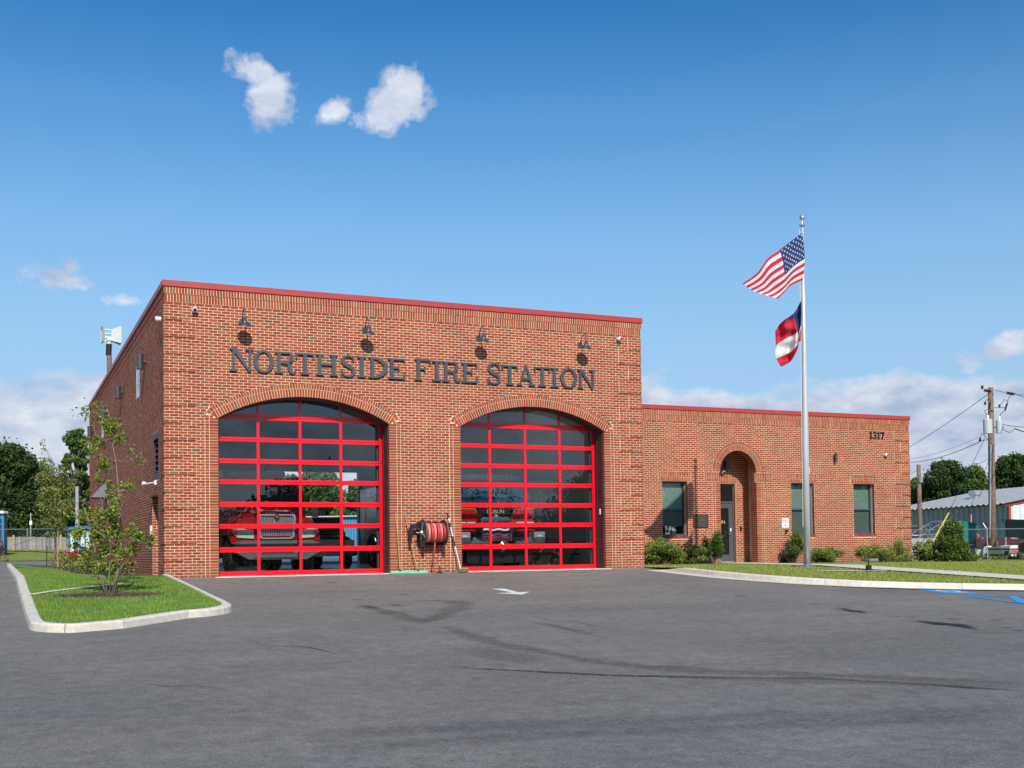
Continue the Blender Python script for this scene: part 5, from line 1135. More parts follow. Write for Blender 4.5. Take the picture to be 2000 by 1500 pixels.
for s in (-1, 1):
    MB().box(min(s*.56, s*.90), max(s*.56, s*.90), -.03, .03, .74, .96).build('headlight', lens_m, T3, bevel=.02); wheel(T3, s*.84, .85, .39, .39, .26, s); wheel(T3, s*.84, 4.7, .39, .39, .26, s)
# picnic bench by the inner wall
bn = thing('picnic_bench', 'dark red picnic bench inside the right-hand bay', 'bench', (11.9, 2.5, .004))
dr = mat('dark_red_bench', (.16, .012, .018), .4)
for x0, x1, z in ((-.15, .5, .74), (-.60, -.34, .43)): MB().box(x0, x1, 0, 1.8, z, z+.04).build('plank', dr, bn, bevel=.01)
for y in (.25, 1.55): MB().tube([(-.1, y, .74), (-.55, y, 0)], .03, 6).tube([(.45, y, .74), (-.05, y, 0)], .03, 6).tube([(-.48, y, .43), (-.48, y, 0)], .03, 6).tube([(-.55, y, .40), (.4, y, .40)], .025, 6).build('leg', black_m, bn)
MB().tube([(-.5, .1, .43), (-.5, .1, .80), (-.44, .1, .86), (-.44, 1.7, .86), (-.5, 1.7, .80), (-.5, 1.7, .43)], .025, 8).build('back_rail', dr, bn)

# ------------------------------------------------------------------ vegetation
def leaves(pts, sizes, flat=.0, aspect=.55, rnd=rng, bias=None, cup=True):
    """one folded leaf (two triangles with a bent midrib) per point"""
    pts = np.asarray(pts, float); n = len(pts); s = np.broadcast_to(np.asarray(sizes, float), (n,))*rnd.uniform(.7, 1.3, n)
    a = rnd.normal(size=(n, 3)); a[:, 2] *= (1-flat); a /= np.linalg.norm(a, axis=1)[:, None]
    b = rnd.normal(size=(n, 3)); b -= (b*a).sum(1)[:, None]*a; b /= np.linalg.norm(b, axis=1)[:, None]
    c = np.cross(a, b); h = s[:, None]
    v = np.stack([pts-a*h*.5, pts+b*h*aspect*.5+c*h*.12, pts+a*h*.5, pts-b*h*aspect*.5+c*h*.12], 1).reshape(-1, 3)
    val = rnd.random(n) if bias is None else np.clip(bias+rnd.normal(0, .17, n), 0, 1)
    return v, np.repeat(val, 4)
def leaf_obj(name, pts, sizes, m, parent, **k):
    v, val = leaves(pts, sizes, **k); n = len(v)//4
    me = bpy.data.meshes.new(name); me.vertices.add(4*n); me.vertices.foreach_set('co', v.ravel())
    f = np.arange(n)[:, None]*4+np.array([[0, 1, 2, 0, 2, 3]]); f = f.ravel()
    me.loops.add(6*n); me.loops.foreach_set('vertex_index', f); me.polygons.add(2*n); me.polygons.foreach_set('loop_start', np.arange(2*n)*3); me.polygons.foreach_set('loop_total', np.full(2*n, 3))
    me.update(); me.validate(); me.materials.append(m); at = me.attributes.new('bv', 'FLOAT', 'POINT'); at.data.foreach_set('value', val.astype(np.float32))
    o = bpy.data.objects.new(name, me); C.objects.link(o)
    if parent: o.parent = parent
    return o
def clump(c, r, n, shell=.55):
    d = rng.normal(size=(n, 3)); d /= np.linalg.norm(d, axis=1)[:, None]; rr = rng.random(n)**(1/3)*(1-shell)+shell*rng.random(n)**.25; rr = np.clip(rr, 0, 1.12)
    return np.array(c)+d*rr[:, None]*np.array(r)
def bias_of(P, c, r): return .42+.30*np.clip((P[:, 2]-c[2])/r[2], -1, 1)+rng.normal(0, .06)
def shrub(name, label, x, y, w_, h, kind, group='shrubs along the office wall', leaf=.05, n=2600, d=None, z=None):
    z = lawnL(x, y)+.0 if z is None else z; t = thing(name, label, 'shrub', (x, y, z), group); d = d or w_*.8; P = []; Bv = []; st = MB()
    k = {'spread': 26, 'upright': 20, 'cone': 48, 'sprawl': 24}[kind]
    for i in range(k):
        a = rng.uniform(0, 2*PI); q = rng.random()**.6
        if kind == 'spread' or kind == 'sprawl': tip = (q*w_*.40*math.cos(a), q*d*.40*math.sin(a), h*(.16+.72*rng.random()*(1-.4*q*q)))
        elif kind == 'upright': tip = (q*w_*.38*math.cos(a), q*d*.38*math.sin(a), h*(.25+.72*rng.random()*(1-.5*q)))
        else: zz = rng.random(); zz = zz**1.3; rr_ = (1-zz**1.5*.82)*.40*q; tip = (rr_*w_*math.cos(a), rr_*d*math.sin(a), h*(.10+.80*zz))
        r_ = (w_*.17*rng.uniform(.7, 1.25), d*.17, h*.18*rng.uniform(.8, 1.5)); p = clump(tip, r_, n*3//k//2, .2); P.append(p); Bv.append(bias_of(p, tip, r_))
        if kind != 'cone' or i % 3 == 0: st.tube([(rng.uniform(-.05, .05), rng.uniform(-.05, .05), -.05), (tip[0]*.5, tip[1]*.5, tip[2]*.55), tip], [.012, .008, .003], 4)
        for _ in range(5):                                   # shoots that stick out of the outline
            sp = np.array(tip)+np.array([rng.normal()*.13*w_, rng.normal()*.1, abs(rng.normal())*h*.20]); p = np.array(tip)+np.outer(np.linspace(.2, 1, 9), sp-np.array(tip))+rng.normal(0, .012, (9, 3)); P.append(p); Bv.append(np.full(9, .72))
    st.build('stems', bark_m, t); P = np.vstack(P); P[:, 2] = np.maximum(P[:, 2], .02)
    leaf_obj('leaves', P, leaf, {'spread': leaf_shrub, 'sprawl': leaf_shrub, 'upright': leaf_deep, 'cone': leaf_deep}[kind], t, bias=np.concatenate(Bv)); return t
SY = 4.45
def gx(px_, yy=SY): return onY(px_, 1095, yy).x
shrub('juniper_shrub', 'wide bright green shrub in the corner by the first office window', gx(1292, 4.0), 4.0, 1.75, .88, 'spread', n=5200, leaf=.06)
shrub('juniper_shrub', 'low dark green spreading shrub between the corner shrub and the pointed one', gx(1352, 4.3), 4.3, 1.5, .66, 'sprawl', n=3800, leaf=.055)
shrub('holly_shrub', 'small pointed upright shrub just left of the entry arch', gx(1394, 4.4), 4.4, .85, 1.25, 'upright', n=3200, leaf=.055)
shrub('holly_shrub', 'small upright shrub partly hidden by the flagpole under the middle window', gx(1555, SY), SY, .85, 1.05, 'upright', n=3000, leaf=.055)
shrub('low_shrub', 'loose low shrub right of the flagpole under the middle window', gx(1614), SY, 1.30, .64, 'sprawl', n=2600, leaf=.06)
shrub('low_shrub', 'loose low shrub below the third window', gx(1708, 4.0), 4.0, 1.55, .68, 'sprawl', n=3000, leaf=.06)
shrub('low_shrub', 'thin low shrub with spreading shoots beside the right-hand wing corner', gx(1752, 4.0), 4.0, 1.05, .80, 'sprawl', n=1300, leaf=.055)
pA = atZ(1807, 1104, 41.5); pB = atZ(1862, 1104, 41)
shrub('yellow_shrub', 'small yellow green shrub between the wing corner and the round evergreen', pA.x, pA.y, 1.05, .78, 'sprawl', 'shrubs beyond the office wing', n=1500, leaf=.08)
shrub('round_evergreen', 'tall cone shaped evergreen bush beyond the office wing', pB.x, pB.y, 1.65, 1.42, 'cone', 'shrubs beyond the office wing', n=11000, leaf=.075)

def branch(b, p0, p1, r0, r1, bend=.1, n=6, k=6):
    p0, p1 = Vector(p0), Vector(p1); L0 = (p1-p0).length; o = Vector([rng.normal() for _ in range(3)])*bend*L0*.4; pts = []
    for i in range(n+1): t = i/n; pts.append(p0.lerp(p1, t)+o*math.sin(PI*t)+Vector([rng.normal()*L0*.008 for _ in range(3)]))
    b.tube(pts, [r0+(r1-r0)*i/n for i in range(n+1)], k); return pts
# multi-stemmed young tree on the near island, measured from the picture
TZ = 21.2; TB = atZ(212, 1163, TZ); TBz = isle(TB.x, TB.y)
ct = thing('young_tree', 'thin multi-stemmed young tree with yellowing leaves on the near grass island', 'tree', (TB.x, TB.y, TBz), 'young planted trees')
off_ = Vector((TB.x, TB.y, TBz))
def tp_(px_, py_, dz=0): return atZ(px_, py_, TZ+dz)-off_
trk = MB(); tips = []
stems = [([(223, 1162), (232, 1105), (237, 1060), (236, 1010), (232, 960), (226, 900), (219, 862), (213, 805)], .021, 0),
         ([(207, 1162), (196, 1125), (186, 1080), (178, 1040), (170, 1005), (160, 985)], .022, -.2), ([(209, 1162), (203, 1100), (205, 1040), (200, 985), (190, 950)], .016, .25),
         ([(216, 1162), (213, 1120), (217, 1060), (214, 1000), (206, 960)], .013, -.35), ([(218, 1160), (228, 1120), (246, 1080), (262, 1062), (290, 1052)], .014, .15), ([(224, 1150), (238, 1100), (252, 1060), (266, 1035)], .012, -.25)]
for path, r, dz in stems:
    pts = [tp_(x, y, dz*(i/len(path))) for i, (x, y) in enumerate(path)]; trk.tube(pts, [r*(1-.82*i/(len(pts)-1)) for i in range(len(pts))], 7)
    tips.append(pts)
trk_o = trk.build('trunk', mat('young_bark', (.24, .20, .17), .85, var=.35, scale=20, bump=.4), ct, smooth=True)
tw = MB(); LP = []
blobs = [(185, 815, 26, 14, 34), (210, 835, 30, 24, 120), (228, 855, 20, 12, 36), (195, 862, 22, 14, 60), (178, 880, 18, 12, 30), (205, 905, 24, 18, 70), (200, 940, 22, 16, 46), (190, 795, 7, 8, 12), (170, 800, 8, 5, 12), (256, 880, 12, 6, 8), (270, 898, 6, 14, 8), (246, 955, 14, 12, 20), (262, 948, 12, 5, 10),
         (165, 1010, 32, 18, 130), (200, 1010, 34, 18, 160), (225, 985, 14, 24, 60), (150, 1040, 22, 18, 80), (185, 1045, 34, 22, 150), (225, 1040, 24, 22, 130), (170, 1080, 24, 18, 90), (205, 1080, 26, 22, 130), (235, 1080, 20, 16, 64), (195, 1112, 24, 12, 60), (215, 1120, 16, 8, 26), (255, 1070, 18, 12, 60), (268, 1045, 12, 18, 50), (262, 1030, 14, 10, 34), (288, 1056, 16, 8, 40), (185, 1124, 12, 6, 10), (145, 1065, 12, 8, 20), (210, 960, 18, 12, 30)]
allst = [p for pts in tips for p in pts]
for bx, by, rx, ry, n in blobs:
    c = tp_(bx, by, rng.uniform(-.3, .3)); root = min(allst, key=lambda q: (q-c).length+ (0.5 if q.z > c.z else 0)); branch(tw, root, c, .007, .003, .25, 4, 4)
    for j in range(max(2, n//16)):
        e = c+RT*float(rng.normal()*rx*.55*TZ/FPX)+Vector((0, 0, float(rng.normal()*ry*.55*TZ/FPX)))+F0*float(rng.normal()*.16); branch(tw, c, e, .004, .0015, .3, 3, 3)
        m_ = max(4, int(n*2.5/max(2, n//16))); c_, e_ = np.array(c), np.array(e); LP.append(c_+np.outer(rng.uniform(.1, 1.15, m_), e_-c_)+rng.normal(0, .055, (m_, 3)))
o_ = tw.build('twigs', bark_m, ct); o_['kind'] = 'stuff'; LP = np.vstack(LP); leaf_obj('leaves', LP, .064, leaf_yg, ct, aspect=.6)
# staked tree farther back on the island
Z2 = 50; B2 = atZ(106, 1107, Z2); B2z = isle(B2.x, B2.y); t2 = thing('young_tree', 'young staked tree with pale yellow leaves farther back on the island', 'tree', (B2.x, B2.y, B2z), 'young planted trees'); o2 = Vector((B2.x, B2.y, B2z))
q_ = lambda x, y, d=0: atZ(x, y, Z2+d)-o2
b = MB(); b.tube([q_(107, 1107), q_(108, 1060), q_(107, 1000), (q_(104, 930)), q_(92, 880)], [.05, .045, .035, .02, .008], 7)
P = []
for bx, by, rx, ry, n in [(84, 872, 6, 18, 70), (92, 905, 16, 14, 260), (110, 925, 26, 20, 520), (85, 935, 18, 16, 320), (125, 950, 26, 18, 480), (95, 965, 26, 18, 520), (110, 990, 34, 20, 700), (80, 985, 14, 14, 180), (135, 985, 14, 16, 260), (105, 1020, 28, 14, 480), (120, 1035, 18, 12, 200), (95, 1045, 14, 8, 100)]:
    c = q_(bx, by, rng.uniform(-.5, .5)); branch(b, q_(107, min(1040, by+50)), c, .014, .004, .2, 4, 4); s_ = Z2/FPX; P.append(clump(c, (rx*s_*.95, .5, ry*s_*.95), int(n*.8), .3))
b.build('trunk', bark_m, t2); leaf_obj('leaves', np.vstack(P), .10, leaf_pale, t2)
sk = thing('tree_stake', 'pair of pale wooden stakes beside the staked young tree', 'stake', (B2.x, B2.y, B2z)); MB().box(.0+.12, .17, -.02, .03, -.1, 1.0).build('stake', wood_m, sk); MB().tube([(-.32, 0, 0), (-.30, 0, .9)], .02, 6).build('stake', black_m, sk); MB().tube([(-.30, 0, .85), (0, 0, .8), (.14, 0, .85)], .008, 4).build('tie', black_m, sk)
# red flowering shrubs in the side bed
for k, (bx, by, w_, h) in enumerate([(-1.5, 8.2, 1.1, .62), (-1.35, 6.2, 1.1, .60), (-1.15, 4.6, .9, .55), (-.75, 3.3, .8, .5)]):
    t = thing('flowering_shrub', ['red flowering shrub farthest along the side wall bed', 'second red flowering shrub from the far end of the side bed', 'red flowering shrub in the middle of the side bed behind the multi-stemmed tree', 'red flowering shrub nearest the front in the side bed'][k], 'shrub', (bx, by, isle(bx, by)), 'red flowering shrubs in the side bed')
    P = np.vstack([clump((rng.uniform(-.4, .4)*w_, rng.uniform(-.4, .4)*w_, h*.5), (w_*.3, w_*.3, h*.45), 90) for _ in range(9)]); P[:, 2] = np.maximum(P[:, 2], .02); leaf_obj('leaves', P, .07, leaf_shrub, t)
    P = np.vstack([clump((rng.uniform(-.45, .45)*w_, rng.uniform(-.45, .45)*w_, h*rng.uniform(.5, 1)), (.05, .05, .04), 9) for _ in range(22)]); leaf_obj('flowers', P, .05, flower_m, t, aspect=.9)['kind'] = 'stuff'
    MB().tube([(0, 0, -.05), (0, 0, h*.4)], .012, 5).build('stem', bark_m, t)

# full grown trees: a trunk, limbs and an uneven crown of leaf clumps
def tree(label, loc, H, Wd, m, lsize=.34, n=6500, first=.28, group='trees behind the station', cat='tree', name='tree', clumps=26, shape='round', seed=0, gap=1.0):
    t = thing(name, label, cat, loc, group); tr = MB(); P = []; Bv = []
    tr.tube([(0, 0, -.3), (.1, 0, H*.3), (-.1, .05, H*.6), (.05, 0, H*.9)], [H*.022, H*.017, H*.010, H*.003], 8)
    for i in range(clumps):
        z = first+(1-first)*((i+.5)/clumps)**.85; a = i*2.4+rng.uniform(-.4, .4)
        if shape == 'round': rad = Wd/2*math.sqrt(max(.05, 1-((z-first-.35*(1-first))/(1-first-.30*(1-first)))**2)) if z > .5*(1+first)-.2 else Wd/2*(.55+.45*(z-first)/(1-first)*2)
        elif shape == 'pine': rad = Wd/2*(.9 if z < .75 else 1.15-z*.75)*rng.uniform(.6, 1)
        else: rad = Wd/2*(1-.75*(z-first)/(1-first))
        rad = min(rad, Wd/2); q = rng.uniform(.35, .86); c = (rad*q*math.cos(a), rad*q*math.sin(a), H*z*rng.uniform(.95, 1.0)-(.03*H if z > .9 else 0)); r_ = Wd*(.095 if shape == 'pine' else .205)*rng.uniform(.7, 1.25); rr = (r_, r_, r_*(.62 if shape == 'pine' else .75))
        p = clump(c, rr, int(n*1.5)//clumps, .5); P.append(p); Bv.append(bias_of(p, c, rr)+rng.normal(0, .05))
        branch(tr, (0, 0, max(H*.15, c[2]*.72)), c, H*.008, H*.002, .15, 4, 5)
        s_ = clump(c, tuple(v*1.45 for v in rr), n//clumps//7, .8); P.append(s_); Bv.append(np.full(len(s_), .5))
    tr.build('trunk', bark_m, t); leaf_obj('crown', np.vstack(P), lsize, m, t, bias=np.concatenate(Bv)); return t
def tree_px(label, px_, ptop, Z, Wpx, m, **k):
    p = atZ(px_, 1080, Z); zt = atZ(px_, ptop, Z).z; g = G(p.x, p.y); return tree(label, (p.x, p.y, g), zt-g, Wpx*Z/FPX, m, **k)
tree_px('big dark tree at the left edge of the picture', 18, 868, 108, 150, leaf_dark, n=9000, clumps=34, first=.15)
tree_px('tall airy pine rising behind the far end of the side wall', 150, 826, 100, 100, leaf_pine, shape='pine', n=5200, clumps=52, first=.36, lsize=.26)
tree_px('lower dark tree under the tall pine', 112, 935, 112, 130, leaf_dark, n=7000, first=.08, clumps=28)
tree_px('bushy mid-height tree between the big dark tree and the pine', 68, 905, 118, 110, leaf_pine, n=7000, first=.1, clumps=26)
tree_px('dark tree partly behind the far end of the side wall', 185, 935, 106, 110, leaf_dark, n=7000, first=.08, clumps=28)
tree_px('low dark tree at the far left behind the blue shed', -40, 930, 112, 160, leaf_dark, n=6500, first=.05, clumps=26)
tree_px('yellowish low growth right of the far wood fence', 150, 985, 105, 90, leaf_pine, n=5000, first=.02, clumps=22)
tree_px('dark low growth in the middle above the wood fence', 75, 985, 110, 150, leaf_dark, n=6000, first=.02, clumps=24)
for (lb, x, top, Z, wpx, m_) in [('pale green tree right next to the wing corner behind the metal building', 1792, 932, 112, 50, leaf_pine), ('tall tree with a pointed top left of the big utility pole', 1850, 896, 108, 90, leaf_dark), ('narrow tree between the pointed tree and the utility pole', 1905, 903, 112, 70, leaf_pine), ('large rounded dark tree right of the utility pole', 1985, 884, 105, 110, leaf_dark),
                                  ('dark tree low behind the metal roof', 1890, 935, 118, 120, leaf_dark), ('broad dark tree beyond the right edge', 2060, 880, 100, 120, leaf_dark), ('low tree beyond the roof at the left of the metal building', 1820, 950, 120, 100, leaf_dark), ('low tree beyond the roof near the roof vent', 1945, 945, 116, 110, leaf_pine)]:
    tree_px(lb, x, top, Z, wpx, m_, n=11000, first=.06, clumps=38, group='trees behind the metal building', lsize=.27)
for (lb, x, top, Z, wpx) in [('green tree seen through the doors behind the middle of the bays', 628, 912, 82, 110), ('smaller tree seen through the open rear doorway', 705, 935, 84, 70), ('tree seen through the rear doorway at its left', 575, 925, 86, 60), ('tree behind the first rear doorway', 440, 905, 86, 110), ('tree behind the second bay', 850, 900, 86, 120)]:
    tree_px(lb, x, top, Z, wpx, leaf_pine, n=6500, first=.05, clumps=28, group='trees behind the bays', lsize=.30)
# far woods all round, also behind the camera (they darken the lower panes as reflections)
P = []
for i in range(560):
    a = rng.uniform(0, 2*PI); R_ = rng.uniform(150, 240); x, y = 5+R_*math.sin(a), -20+R_*math.cos(a); h = rng.uniform(7, 12); P.append(clump((x, y, G(x, y)-.3+h*.45), (8, 8, h*.55), 260, .5))
P = np.vstack(P); Q = np.vstack([clump((x+rng.normal()*1.2, -96+rng.normal()*3, z), (3.2, 3, 2.2), 330, .3) for x in np.arange(-75, 125, 3.2) for z in (1.0, 2.6, 4.2+1.2*math.sin(x*.31)+rng.normal()*.6)])
tag(leaf_obj('roadside_thicket', Q, .62, leaf_dark, None), kind='stuff')
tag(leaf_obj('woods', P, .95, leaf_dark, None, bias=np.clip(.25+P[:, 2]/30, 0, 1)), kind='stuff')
for i, (x, y, h, wd) in enumerate([(-42, -78, 13, 14), (-30, -82, 11, 13), (-16, -86, 14, 15), (-2, -84, 9, 13), (12, -88, 10, 14), (26, -84, 13, 14), (40, -80, 11, 14), (54, -76, 14, 15), (66, -66, 12, 13), (-54, -70, 14, 15), (78, -60, 13, 14), (92, -50, 13, 15)]):
    tree('tree across the street behind the viewpoint, %s' % ['beyond the far corner of the lot', 'second in the row', 'tall and round', 'low', 'low and wide', 'tall with a gap beside it', 'of middle height', 'tall near the row end', 'at the bend of the row', 'first of the row', 'last but one', 'last of the row'][i], (x, y, G(x, y)-.3), h*.72, wd, leaf_dark, n=6000, clumps=34, lsize=.42, first=.03, group='trees across the street')
# grass blades near the camera and on the front lawn
def blades(name, pts, zf, hgt, wdt):
    n = len(pts); a = rng.uniform(0, 2*PI, n); h = hgt*rng.uniform(.5, 1.3, n); z = np.array([zf(x, y) for x, y in pts]); dx, dy = np.cos(a)*wdt, np.sin(a)*wdt; lx, ly = rng.normal(0, hgt*.4, n), rng.normal(0, hgt*.4, n)
    v = np.stack([np.stack([pts[:, 0]-dx, pts[:, 1]-dy, z-.005], 1), np.stack([pts[:, 0]+dx, pts[:, 1]+dy, z-.005], 1), np.stack([pts[:, 0]+lx, pts[:, 1]+ly, z+h], 1)], 1).reshape(-1, 3)
    me = bpy.data.meshes.new(name); me.vertices.add(3*n); me.vertices.foreach_set('co', v.ravel()); me.loops.add(3*n); me.loops.foreach_set('vertex_index', np.arange(3*n)); me.polygons.add(n); me.polygons.foreach_set('loop_start', np.arange(n)*3); me.polygons.foreach_set('loop_total', np.full(n, 3)); me.update(); me.materials.append(blade_m)
    at = me.attributes.new('bv', 'FLOAT', 'POINT'); at.data.foreach_set('value', np.repeat(rng.random(n), 3).astype(np.float32)); o = bpy.data.objects.new(name, me); C.objects.link(o); return tag(o, kind='stuff')
def inside(poly, pts):
    x, y = pts[:, 0], pts[:, 1]; r = np.zeros(len(pts), bool); n = len(poly)
    for i in range(n):
        x0, y0 = poly[i]; x1, y1 = poly[(i+1) % n]; c = ((y0 > y) != (y1 > y)) & (x < (x1-x0)*(y-y0)/((y1-y0) if y1 != y0 else 1e-9)+x0); r ^= c
    return r
pts = np.stack([rng.uniform(-3.1, .05, 160000), rng.uniform(-10.4, 12, 160000)], 1); pts = pts[inside(ip, pts)]; dd = ((pts[:, 0]+1.72)/.95)**2+((pts[:, 1]+5.75)/.62)**2; pts = pts[dd > 1]; pts = pts[~inside(bed, pts)]
blades_pts = pts

lp = [(12.95, -.6)]+offset(rk, .18)[2:]+[(40, -10), (40, 4), (27.6, 4), (13.2, 3.2)]
pts = np.stack([rng.uniform(12.9, 40, 190000), rng.uniform(-15, 4, 190000)], 1); pts = pts[inside(lp, pts)]
wlk = np.array(wl); 
def near(pts, line, w_):
    k = np.zeros(len(pts), bool)
    for a, b in zip(line[:-1], line[1:]):
        a, b = np.array(a), np.array(b); t = np.clip(((pts-a) @ (b-a))/((b-a) @ (b-a)), 0, 1); k |= np.linalg.norm(pts-a-t[:, None]*(b-a), axis=1) < w_
    return k
bp_ = blades_pts; bp_ = bp_[~near(bp_, [(-3.02, -5.4), (-2.66, -4.75), (-2.17, -4.05), (-1.76, -3.53), (-1.25, -3.25)], .09)]; bp_ = bp_[~near(bp_, [(-1.95, 8.2), (-1.35, 6.6)], .2)]
blades('grass', bp_, isle, .042, .006)
pts = pts[~near(pts, wl, .75)]; pts = pts[~near(pts, [(15.5, -4.2), (16.4, -4.55), (17.3, -4.75)], .12)]
blade_m = blade2_m
blades('grass', pts, lawnL, .045, .008)
# mulch chips
P = np.vstack([np.stack([rng.normal(-1.72, .42, 900), rng.normal(-5.75, .28, 900)], 1), np.stack([rng.uniform(-1.2, -.1, 700), rng.uniform(2, 18, 700)], 1)]); P = np.column_stack([P, [isle(x, y)+.02 for x, y in P]])
tag(leaf_obj('mulch_chips', P, .06, mulch_m, None, aspect=.4), kind='stuff')

# ------------------------------------------------------------------ utility poles, wires, siren
def upole(px_, ptop, pbot, Z, r0, r1, label, m=utilwood_m, lean=0):
    p = atZ(px_, pbot, Z); zt = atZ(px_, ptop, Z).z; g = G(p.x, p.y)-.3 if True else p.z; t = thing('utility_pole', label, 'utility pole', (p.x, p.y, g), 'wooden utility poles'); H = zt-g
    MB().tube([(0, 0, -.5), (lean*.5, 0, H*.5), (lean, 0, H)], [r0, (r0+r1)/2, r1], 12).build('pole', m, t, smooth=True); return t, H, p
up, HU, UPp = upole(1939, 755, 1092, 58, .20, .13, 'tall weathered utility pole with two transformers at the right', lean=.18)
def L3(px_, py_, Z=58): q = atZ(px_, py_, Z); return q-Vector(up.location)
for k, (x, y0, y1, r) in enumerate([(1929.5, 820, 847, .22), (1952, 822, 846, .17)]):
    a, b_ = L3(x, y1, 57.5 if k == 0 else 58), L3(x, y0, 57.5 if k == 0 else 58); h = (b_-a).z
    tb = MB().lathe([(0, 0), (r, 0), (r, h), (r*.95, h+.03), (0, h+.06)], a, (0, 0, 1), 20); t = tb.build('transformer', trans_m, up, smooth=False)
    MB().lathe([(.04, 0), (.07, .04), (.04, .08), (.065, .12), (.035, .2), (0, .2)], b_+Vector((0, 0, .04)), (0, 0, 1), 10).build('bushing', white_m, t)
    MB().tube([a+Vector((0, 0, h*.5)), Vector((.12, 0, (a.z+h*.5)))], .04, 6).build('mount', galv_m, t)
for x0, x1, y0, y1 in ((1922, 1936, 762, 765), (1966, 1981, 767, 770)):
    a, c = L3(x0, y0), L3(x1, y1); m_ = MB(); d_ = (c-a)
    for j in range(5): m_.lathe([(0, 0), (.07, .01), (.085, .04), (.03, .07)], a+d_*(j/5), d_, 10)
    m_.build('insulator', mat('brown_porcelain', (.10, .025, .018), .2), up)
MB().tube([L3(1943, 762), L3(1966, 767)], .025, 6).build('crossarm', galv_m, up); MB().tube([L3(1934, 796), L3(1966, 796)], .025, 6).build('crossarm', galv_m, up)
MB().tube([L3(1918.5, 753), L3(1918.5, 760)], .06, 8).tube([L3(1924, 785), L3(1924, 791)], .05, 8).tube([L3(1934, 786), L3(1932, 799)], .045, 8).tube([L3(1967, 788), L3(1963, 801)], .045, 8).tube([L3(1952, 790), L3(1952, 795)], .05, 8).build('cutout_switch', black_m, up)
jm = MB()
for pp in ([(1924, 785), (1928, 780), (1936, 782)], [(1931, 799), (1922, 802), (1926, 808), (1930, 814)], [(1975, 771), (1969, 780), (1968, 788)], [(1968, 784), (1962, 780), (1953, 792)], [(1964, 801), (1955, 808), (1952, 814)], [(1958, 830), (1961, 840), (1972, 845), (1982, 838)], [(1916, 848), (1922, 850), (1932, 862), (1938, 868), (1938, 1000)]): jm.tube([L3(*q) for q in pp], .016, 5)
jm.build('jumper_wire', wire_m, up)
MB().tube([L3(1935, 868), L3(1933.5, 1050)], .045, 8).build('conduit', galv_m, up); MB().tube([L3(1946, 1056), L3(1949.5, 1092)], .05, 8).tube([L3(1931, 1066), L3(1934, 1092)], .09, 8).build('guard_pipe', white_m, up)
up2, H2_, p2 = upole(1798, 907, 1062, 70, .16, .12, 'shorter wooden pole in front of the metal building near the wing corner'); MB().box(-.14, .14, -.2, -.12, H2_-1.1, H2_-.8).build('meter_box', galv_m, up2)
up3, H3_, p3 = upole(150.5, 950, 1075, 92, .16, .12, 'pale wooden pole behind the young staked tree', greywood_m)
sp_, H4_, p4 = upole(60, 1002, 1052, 96, .05, .05, 'thin sign post above the far wood fence', greywood_m); sp_['category'] = 'sign post'; MB().box(-.1, .1, -.08, -.06, H4_-1.0, H4_-.65).build('sign_plate', white_m, sp_)
def wire(a, b, label, sag=.3, r=.02, n=14):
    r *= .75
    t = MB(); a, b = Vector(a), Vector(b); t.tube([a.lerp(b, i/n)-Vector((0, 0, sag*4*(i/n)*(1-i/n))) for i in range(n+1)], r, 5); o = t.build('overhead_wire', wire_m); tag(o, label, 'wire', 'overhead wires')
A_ = lambda x, y, Z=58: atZ(x, y, Z)
wire(A_(1776, 873, 90), A_(1932, 768), 'thick wire sloping up from behind the wing to the pole top', .1, .022)
wire(A_(1776, 903, 88), A_(1915, 862), 'wire rising from the wing roof to the transformers', .25, .025); wire(A_(1776, 896, 88), A_(1918, 851), 'thin wire just above the rising service wire', .2, .012)
wire(A_(1914, 860), A_(1937, 855), 'short wire between the service drop and the pole', .05, .02)
wire(A_(1980, 768), A_(2060, 772, 52), 'upper wire leaving the pole top to the right', .2); wire(A_(1980, 770), A_(2060, 762, 52), 'second upper wire leaving the pole top to the right', .1, .012)
wire(A_(1958, 829), A_(2060, 832, 50), 'wire leaving the transformers to the right', .1, .02); wire(A_(1982, 837), A_(2060, 852, 50), 'thick low cable leaving the transformers to the right', .1, .035)
wire(A_(1924, 855), A_(1852, 1003, 56), 'guy wire slanting down from the tall pole to its yellow guard', 0, .018); wire(A_(1935, 890), A_(1880, 1030, 60), 'second thinner guy wire slanting behind the green bush', 0, .012)
wire(A_(1938, 893), A_(1800, 925, 70), 'sagging wire between the two wooden poles', .3, .014); wire(A_(1798, 912, 70), A_(1776, 930, 74), 'short wire from the shorter pole to the wing', 0, .012)
wire(A_(0, 978, 92), A_(152, 982, 92), 'upper wire across the dark trees at the left', .1, .025); wire(A_(0, 968, 92), A_(100, 968, 96), 'faint wire across the big dark tree', .1, .016); wire(A_(60, 1025, 96), A_(152, 1030, 92), 'low wire above the far wood fence', .1, .016)
gg = MB().tube([A_(1853, 1002, 55), A_(1808, 1083, 52)], .034, 8).build('guy_guard', yellow_m); tag(gg, 'yellow plastic guard on the guy wire behind the shrubs', 'guard')
bd = thing('perched_bird', 'small dark bird sitting on the service wire', 'bird', A_(1914, 861)); MB().lathe([(0, -.10), (.05, -.05), (.06, .0), (.045, .07), (.035, .10), (.03, .14), (0, .17)], (0, 0, .03), (0.2, 0, 1), 8).build('body', wire_m, bd, smooth=True)
sz = 60; sp = atZ(214, 725, sz); sg = G(sp.x, sp.y)
si = thing('warning_siren', 'pale green horn siren on a wooden pole behind the station roof', 'siren', (sp.x, sp.y, sg)); S_ = lambda x, y, d=0: atZ(x, y, sz+d)-Vector(si.location)
